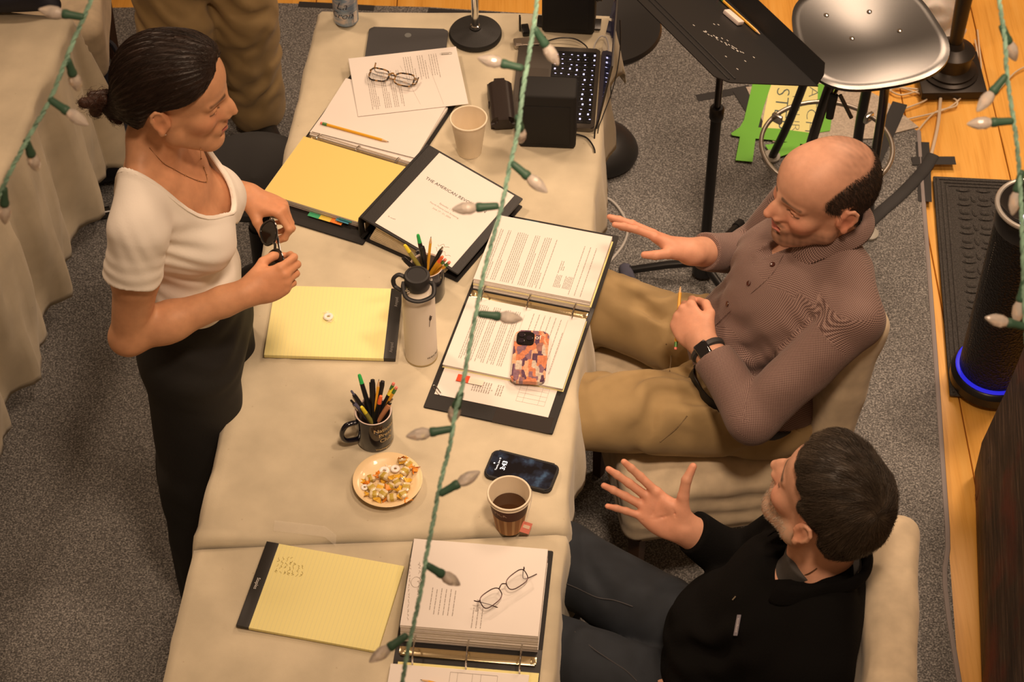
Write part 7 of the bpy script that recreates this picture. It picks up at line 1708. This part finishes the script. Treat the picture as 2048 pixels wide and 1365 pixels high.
# =============================== man in the black pullover
def build_man_black():
    root = person('grey-bearded man in a black pullover and jeans seated with an open palm', (.47, -.85, .013)); B = Pose((.46, -.828, 0), rot3(math.radians(176), 0, 0)); w = B.w
    H = Pose((.594, -.788, 1.156), rot3(math.radians(135), math.radians(-13), math.radians(8)), 1.06)
    shL, shR = w(-.125, .185, .935), w(-.135, -.195, .935); elR, wrR = A3(at(1490, 1128, .74)), A3(at(1366, 1056, .86)); elL, wrL = A3(at(1560, 1420, .70)), A3(at(1400, 1420, .70))
    F = Field((.12, -1.12, .5), (.80, -.42, 1.36), .0029); P = F.put
    P(B.ell((0, 0, .60), (.12, .155, .10)), .03); P(B.ell((.0, 0, .74), (.11, .145, .13)), .04); P(B.ell((-.085, 0, .86), (.105, .155, .12)), .05)
    for s, sh in ((1, shL), (-1, shR)): P(rc(w(-.14, s * .05, .955), sh, .050, .048), .03); P(rc(H.w(-.03, s * .015, -.11), w(-.14, s * .11, .965), .030, .03), .03)
    P(rc(w(-.135, -.02, .93), H.w(-.024, 0, -.02), .056, .055), .03)
    P(rc(w(-.082, -.03, .955), H.w(.012, .05, -.055), .013, .012), .02); P(rc(w(-.082, .0, .955), H.w(.012, -.05, -.055), .013, .012), .02)
    sculpt_head(F, H, cran=(.002, .002, .0), eye_open=.3, nose=1.06, jaw=1.03, ear_y=.007)
    P(H.ell((.074, 0, -.088), (.026, .034, .024)), .02)
    P(rc(shR, elR, .05, .042), .02); P(rc(elR, wrR, .042, .029), .02); P(rc(shL, elL, .05, .042), .02); P(rc(elL, wrL, .042, .029), .02)
    c = lambda a, b, d: (a, b, d)
    tip = A3(at(1250, 974, .930)); M, tR, WR = hand(F, wrR, tip - wrR, (.25, .70, -.66), 1, [c(.05, .10, .08), c(.0, .10, .08), c(.05, .12, .08), c(.12, .14, .1)], (.16, .02, -.10, -.26), thumb=((.044, .058, -.016), (.060, .090, -.018), (.066, .120, -.014)), sc=1.0, arm=(elR + (wrR - elR) * .8, .032))
    M2, tL, WL = hand(F, wrL, (-1, .3, -.1), (0, .1, 1), -1, [c(.4, .5, .3)] * 4, arm=(elL + (wrL - elL) * .8, .032))
    for q0, q1 in (((.030, .030, -.018), (.050, -.002, -.0175)), ((.050, -.002, -.0175), (.080, -.034, -.013)), ((.084, .036, -.012), (.070, -.012, -.0155)), ((.022, .012, -.020), (.046, .026, -.024))): P(rc(WR(q0), WR(q1), .0007, .0005), .004, 's')
    base = (.62, .335, .225)
    def colf(V):
        col = skin_color(V, base, 4, [(WR((.08, 0, 0)), .14, .4)]); col = head_colors(H, V, col, base, (.50, .20, .15), (.06, .045, .035), cheek=(.66, .27, .18))
        L = H.inv(V); nz = vnoise(V, 300, 3) * .5 + .5
        d = np.minimum(np.linalg.norm((L - A3((.08, 0, -.086))) / A3((.04, .04, .034)), axis=1), np.linalg.norm((L - A3((.10, 0, -.043))) / A3((.018, .032, .008)), axis=1))
        jl = np.abs(L[:, 2] + .068 - .3 * np.clip(.045 - L[:, 0], 0, .1)) / .030; d2 = np.where((L[:, 0] > .0) & (L[:, 0] < .1) & (L[:, 2] < -.02), jl, 9)
        sw = np.maximum(np.clip((1.2 - d) / .5, 0, 1) * .62, np.clip((1.1 - d2) / .6, 0, 1) * .5) * (.7 + .6 * nz); lipm = (np.abs(L[:, 2] + .054) < .008) & (np.abs(L[:, 1]) < .022) & (L[:, 0] > .09)
        sw = np.clip(sw, 0, .85) * (~lipm) * (np.linalg.norm(L, axis=1) < .16); col = col * (1 - sw[:, None]) + np.array([.50, .40, .30]) * sw[:, None]
        for t in tR: ww = np.clip(1 - np.linalg.norm(V - t, axis=1) / .022, 0, 1)[:, None] * .5; col = col * (1 - ww) + col * np.array([1.1, .70, .62]) * ww
        return col
    body, Vb, Qb = done(F, 'body', SKIN, root, colf); Nb = normals(Vb, Qb)
    eyes(H, root, EYEW, look=(1, 0, .05))
    L = H.inv(Vb); beard = (L[:, 2] < -.045) & (L[:, 2] > -.125) & (L[:, 0] > .02) & (np.linalg.norm(L, axis=1) < .15) & ~((np.abs(L[:, 2] + .054) < .009) & (np.abs(L[:, 1]) < .024)) | ((np.abs(L[:, 2] + .042) < .006) & (L[:, 0] > .088) & (np.abs(L[:, 1]) < .03) & (np.linalg.norm(L, axis=1) < .15))
    Vm, Nm = Vb[beard], Nb[beard]; dn = -H.d(-.2, 0, 1)
    ex = strands(Vm, Nm, lambda p: np.tile(dn, (len(p), 1)), 1500, .0065, .0004, np.tile([.50, .44, .37], (len(Vm), 1)), np.random.RandomState(12), lift=.3, steps=3, jitter=.35)
    def strand_obj(name, ex):
        me = bpy.data.meshes.new(name); me.from_pydata((ex[0] - A3(root.location)).tolist(), [], ex[1].tolist()); a = me.color_attributes.new('Col', 'FLOAT_COLOR', 'POINT'); c4 = np.ones((len(ex[0]), 4), np.float32); c4[:, :3] = ex[2]; a.data.foreach_set('color', c4.ravel()); me.materials.append(HAIRM); return link(name, me, root)
    strand_obj('beard', ex)
    # hair
    F = Field(H.p - A3((.17, .17, .14)), H.p + A3((.17, .17, .2)), .0026)
    F.put(H.ell((-.008, 0, .046), (.105, .088, .098)), .01); F.put(H.ell((-.043, 0, .010), (.068, .076, .080)), .03); F.put(H.ell((.035, 0, .070), (.066, .076, .072)), .03)
    def cut(x, y, z):
        Lq = [((x - H.p[0]) * H.M[0, i] + (y - H.p[1]) * H.M[1, i] + (z - H.p[2]) * H.M[2, i]) / H.s for i in range(3)]
        b = np.interp(Lq[2], [-.12, -.08, -.05, -.03, 0, .022, .032, .036, .05, .06, .072, .085, .10, .14], [-.07, -.064, -.060, -.054, -.044, -.034, -.014, .010, .034, .026, .040, .060, .080, .116])
        return Lq[0] - b + .004 * np.sin(70 * Lq[2] + 40 * Lq[1]) + .003 * np.sin(150 * Lq[2] - 90 * Lq[1])
    F.keep(cut, .012); F.keep(lambda x, y, z: -.088 * H.s - ((x - H.p[0]) * H.M[0, 2] + (y - H.p[1]) * H.M[1, 2] + (z - H.p[2]) * H.M[2, 2]), .01)
    F.put(noise_disp(H.p - .2, H.p + .2, .0018, 75, 6), 0, 'd')
    Vh, Qh = F.mesh(); Vh = relax(Vh, Qh, 1); Nh = normals(Vh, Qh); Lh = H.inv(Vh)
    gr = np.clip((Lh[:, 0] - .045) / .05, 0, 1) * .55 + np.clip((-Lh[:, 2] - .0) / .05, 0, 1) * .22 + .10
    ch = np.array([.026, .019, .0135]) * (1 - gr[:, None]) + np.array([.16, .125, .09]) * gr[:, None]; ch *= (1 + .35 * vnoise(Vh, 150, 5))[:, None]
    whorl = A3(H.w(-.085, .025, .095)); dwn = H.d(.15, 0, -1); fw_ = H.d(1, 0, -.1)
    def flow(p):
        d = p - whorl; n = np.linalg.norm(d, axis=1, keepdims=True); return d / np.maximum(n, 1e-6) + .35 * np.cross(A3(H.d(-.5, .1, .8)), d / np.maximum(n, 1e-6)) + .35 * dwn
    ex = strands(Vh, Nh, flow, 9000, .034, .00055, ch * 1.35, np.random.RandomState(6), lift=.10, steps=4, jitter=.22)
    mesh_np('hair', Vh - A3(root.location), Qh, HAIRM, root, ch, (ex[0] - A3(root.location), ex[1], ex[2]))
    # pullover
    F = Field((.24, -1.14, .53), (.80, -.44, 1.06), .004); P = F.put; e = .014
    P(B.ell((.0, 0, .62), (.145 + e, .175 + e, .10)), .03); P(B.ell((.015, 0, .73), (.130 + e, .165 + e, .13)), .05); P(B.ell((-.075, 0, .86), (.125 + e, .172 + e, .13)), .06); P(B.ell((-.13, 0, .93), (.085 + e, .17 + e, .075)), .04)
    for s, sh in ((1, shL), (-1, shR)): P(rc(w(-.14, s * .06, .955), sh, .062, .060 + e * .5), .035); P(rc(w(-.150, s * .03 - .02, 1.010), w(-.135, s * .14, .970), .042, .045), .03)
    S = Field((.24, -1.14, .53), (.80, -.44, 1.06), .004); PS = S.put
    PS(rc(shR, elR, .066, .060), .025); PS(rc(elR, elR + (wrR - elR) * .84, .060, .047), .02); PS(rc(shL, elL, .066, .060), .025); PS(rc(elL, elL + (wrL - elL) * .84, .058, .046), .02)
    dr_ = (wrR - elR) / np.linalg.norm(wrR - elR); cr = elR + (wrR - elR) * .86; dl = (wrL - elL) / np.linalg.norm(wrL - elL); cl = elL + (wrL - elL) * .84
    for cpt, d_, lam, amp, R, wp in ((elR + (wrR - elR) * .3, dr_, .04, .005, .1, .8), ((shR + elR) / 2, elR - shR, .05, .005, .11, .8), (w(.12, 0, .72), A3((.6, .5, 1)), .07, .005, .17, .9), (w(.09, .08, .86), A3((-.3, .8, .8)), .07, .005, .15, .8), (w(.05, .1, .8), A3((0, 1, .6)), .06, .005, .16, .7)):
        P(wrinkle(cpt, d_, lam, amp, R, wp), 0, 'd')
    S.keep(lambda x, y, z: np.maximum(np.where(np.sqrt((x - cr[0]) ** 2 + (y - cr[1]) ** 2 + (z - cr[2]) ** 2) < .085, (x - cr[0]) * dr_[0] + (y - cr[1]) * dr_[1] + (z - cr[2]) * dr_[2], -1), np.where(np.sqrt((x - cl[0]) ** 2 + (y - cl[1]) ** 2 + (z - cl[2]) ** 2) < .085, (x - cl[0]) * dl[0] + (y - cl[1]) * dl[1] + (z - cl[2]) * dl[2], -1)), .003)
    join(F, S, .02); P(noise_disp((.1, -1.2, .4), (1, -.3, 1.2), .003, 28, 11), 0, 'd')
    nk = A3(H.w(-.040, 0, -.094)); ax = A3((H.w(-.024, 0, 0) - w(-.135, -.02, .92))); ax /= np.linalg.norm(ax)
    def hole(x, y, z):
        p = [x - nk[0], y - nk[1], z - nk[2]]; t = sum(p[i] * ax[i] for i in range(3)); r = np.sqrt(np.maximum(sum((p[i] - t * ax[i]) ** 2 for i in range(3)), 0))
        xl = p[0] * B.M[0, 0] + p[1] * B.M[1, 0] + 0 * z; yl = p[0] * B.M[0, 1] + p[1] * B.M[1, 1] + 0 * z
        vee = np.maximum(np.abs(yl) - .040 - .45 * (t + .06), np.maximum(-xl, -(t + .085)))
        return -np.minimum(np.maximum(r - .064, -(t + .012)), vee)
    F.keep(hole, .004)
    FL = mat('black_fleece', (.0045, .0043, .0043), .95, bump=.4, bscale=240, bdist=.002, spec=.12)
    _, Vs, Qs = done(F, 'pullover', FL, root); Ns = normals(Vs, Qs)
    fwd, side = B.d(1, 0, 0), B.d(0, 1, 0); r1, r2, r3 = [], [], []
    for a in np.linspace(-PI * .80, PI * .80, 29):
        d = -fwd * math.cos(a) + side * math.sin(a); fr = max(0, -math.cos(a)); dp = d - ax * (d @ ax); dp /= np.linalg.norm(dp); ce = nk - ax * .012
        r1.append(ce + dp * (.078 + .015 * fr) - ax * (.030 + .05 * fr)); r2.append(ce + dp * (.082 + .022 * fr) + ax * (.030 - .035 * fr)); r3.append(ce + dp * (.098 + .045 * fr) - ax * (.012 + .085 * fr))
    shell_strip(r1, r3, 'collar', FL, root, .006, mid=[r2])
    F = Field(nk - .13, nk + .13, .004); F.put(B.ell((-.090, -.005, .885), (.112, .13, .085)), .02); F.put(rc(w(-.130, -.02, .93), nk - ax * .01, .078, .071), .03)
    F.keep(lambda x, y, z: (x - nk[0]) * ax[0] + (y - nk[1]) * ax[1] + (z - nk[2]) * ax[2] + .022)
    done(F, 'undershirt', mat('grey_jersey', (.06, .057, .055), .9, bump=.2, bscale=250), root)
    P_ = [surf(Vb, Nb, px, py) for px, py in ((1570, 1162), (1585, 1156), (1610, 1150), (1630, 1140))]; MB().tube(spline([p + n * .002 - root.location for p, n in P_], 5), .0011, 6).build('cord_necklace', mat('leather_cord', (.10, .05, .02), .6), root)
    p, n = surf(Vs, Ns, 1470, 1251); d = (surf(Vs, Ns, 1474, 1236)[0] - surf(Vs, Ns, 1468, 1266)[0]).normalized(); Ml = Matrix.Translation(-root.location) @ frame(p + n * .0016, d, n)
    lb = MB().box((0, 0, 0), (.042, .010, .0022), Ml, bevel=.0008).build('chest_label', mat('label_grey', (.20, .19, .23), .7), root)
    text('patagonia', .0075, mat('label_white', (.6, .58, .6), .7), lb, Ml @ Matrix.Translation((0, 0, .0014)), name='label_lettering')
    MB().tube([surf(Vs, Ns, 1469, 1190)[0] + surf(Vs, Ns, 1469, 1190)[1] * .002 - root.location, surf(Vs, Ns, 1464, 1197)[0] + surf(Vs, Ns, 1464, 1197)[1] * .003 - root.location], .0015, 6).build('zip_pull', STEEL, root)
    # jeans
    hipL, hipR = w(.02, .085, .565), w(.02, -.085, .575); knR, knL = A3(at(1125, 1125, .60)), A3(at(1060, 1290, .60)); ftR, ftL = A3((.05, -.45, .10)), A3((.0, -.80, .10))
    lo, hi = (-.10, -1.08, .013), (.70, -.36, .72)
    pr_ = [(B.ell((-.01, 0, .57), (.165, .185, .10)), .03)]
    for hp, kn, ft in ((hipL, knL, ftL), (hipR, knR, ftR)): pr_ += [(rc(hp, kn, .100, .083), .02), (rc(kn, ft, .080, .062), .03)]
    fold = []
    for hp, kn, s in ((hipL, knL, 1), (hipR, knR, -1)): d = kn - hp; fold += [wrinkle(hp + d * .3 + A3((0, 0, .07)), A3((1, .7 * s, 0)), .075, .004, .16, .8), wrinkle(hp + d * .75 + A3((0, 0, .06)), A3((1, -.6 * s, .1)), .08, .004, .15, .8)]
    m = mat('denim', (.015, .020, .028), .85, var=.18, vscale=18); nt, b = nodes(m)
    _, Vt, Qt = trousers_mesh(root, pr_, fold, [], 'jeans', m, lo, hi, .0055); Nt = normals(Vt, Qt)
    SEAM = mat('denim_seam', (.045, .045, .05), .8)
    for px in (((1122, 1170), (1150, 1178), (1190, 1195), (1225, 1203), (1260, 1215)), ((1150, 1260), (1185, 1290), (1220, 1315), (1250, 1338), (1270, 1362))):
        P_ = [surf(Vt, Nt, *q) for q in px]; MB().tube(spline([q + n_ * .0002 - root.location for q, n_ in P_], 6), .0014, 6).build('seam', SEAM, root)
    for ft in (ftL, ftR): shoe(root, (ft[0] + .03, ft[1], 0), (ft[0] - .19, ft[1] + .02, 0), mat('brown_shoe'))
build_man_black()

# =============================== person standing beyond, only the trousers in frame
def build_standing():
    root = person('person in khaki trousers standing behind the woman, seen from the waist down', (-.86, 1.47, .013)); B = Pose((-.86, 1.47, 0), rot3(math.radians(-70), 0, 0)); w = B.w
    H = Pose(w(.02, 0, 1.62), rot3(math.radians(-70), .1, 0), 1.04)
    hpL, hpR = w(0, .09, .90), w(0, -.09, .90); knL, knR = w(.02, .10, .50), w(.05, -.10, .50); ftL, ftR = w(-.02, .115, .10), w(-.02, -.085, .10)
    F = Field((-1.25, 1.1, .85), (-.5, 1.85, 1.80), .006); P = F.put
    P(B.ell((0, 0, 1.0), (.10, .15, .16)), .03); P(B.ell((0, 0, 1.25), (.11, .165, .18)), .05); P(rc(w(-.02, 0, 1.40), H.w(-.02, 0, -.02), .06, .056), .03); sculpt_head(F, H)
    for s in (1, -1):
        P(rc(w(-.02, s * .05, 1.42), w(-.02, s * .19, 1.40), .055, .052), .03); P(rc(w(-.02, s * .20, 1.39), w(-.03, s * .235, 1.12), .05, .04), .02); P(rc(w(-.03, s * .235, 1.12), w(.03, s * .225, .90), .04, .03), .02)
        hand(F, w(.03, s * .225, .90), (.15, 0, -1), B.d(0, s, 0) , 1 if s < 0 else -1, [(.3, .4, .2)] * 4, arm=(w(.02, s * .228, .95), .032))
    done(F, 'body', SKIN, root, lambda V: head_colors(H, V, skin_color(V, (.60, .35, .24), 6), (.6, .35, .24), (.45, .16, .12), (.05, .03, .02)))
    F = Field(H.p - .16, H.p + A3((.16, .16, .2)), .005); F.put(H.ell((-.012, 0, .048), (.108, .088, .096)), .01); F.keep(lambda x, y, z: ((x - H.p[0]) * H.M[0, 0] + (y - H.p[1]) * H.M[1, 0] + (z - H.p[2]) * H.M[2, 0]) - .045 - .4 * ((x - H.p[0]) * H.M[0, 2] + (y - H.p[1]) * H.M[1, 2] + (z - H.p[2]) * H.M[2, 2] - .05), .01)
    done(F, 'hair', HAIRM, root, lambda V: np.tile([.03, .02, .013], (len(V), 1)))
    F = Field((-1.25, 1.1, .85), (-.5, 1.85, 1.56), .007); P = F.put
    P(B.ell((0, 0, 1.0), (.125, .175, .16)), .03); P(B.ell((0, 0, 1.25), (.13, .185, .19)), .05)
    for s in (1, -1): P(rc(w(-.02, s * .05, 1.43), w(-.02, s * .19, 1.40), .065, .064), .03); P(rc(w(-.02, s * .20, 1.39), w(-.03, s * .235, 1.12), .062, .056), .02); P(rc(w(-.03, s * .235, 1.12), w(.02, s * .228, .95), .056, .045), .02)
    F.keep(lambda x, y, z: .90 - z + 0 * x + 0 * y); done(F, 'shirt', mat('olive_shirt', (.12, .11, .08), .85), root)
    pr_ = [(B.ell((0, 0, .92), (.13, .18, .12)), .03)]
    for hp, kn, ft in ((hpL, knL, ftL), (hpR, knR, ftR)): pr_ += [(rc(hp, kn, .112, .100), .03), (rc(kn, ft, .100, .088), .03)]
    fold = []
    for kn, ft, s in ((knL, ftL, 1), (knR, ftR, -1)): fold += [wrinkle(kn + A3((0, -.06, .12)), A3((.9, .3, .8)), .075, .006, .24, 1.2, sharp=.7), wrinkle((kn + ft) / 2 + A3((0, -.05, 0)), A3((-.8 * s, .3, .8)), .08, .007, .24, 1.2, sharp=.7)]
    trousers_mesh(root, pr_, fold, [(lambda x, y, z: z - 1.0 + 0 * x + 0 * y, .005), (lambda x, y, z: .035 - z + 0 * x + 0 * y, .004)], 'trousers', KHAKI, (-1.2, 1.15, .013), (-.5, 1.80, 1.06), .0065, .003)
    for ft in (ftL, ftR): d = B.d(1, 0, 0); shoe(root, (ft[0] - d[0] * .04, ft[1] - d[1] * .04, 0), (ft[0] + d[0] * .17, ft[1] + d[1] * .17, 0), mat('black_leather'))
build_standing()
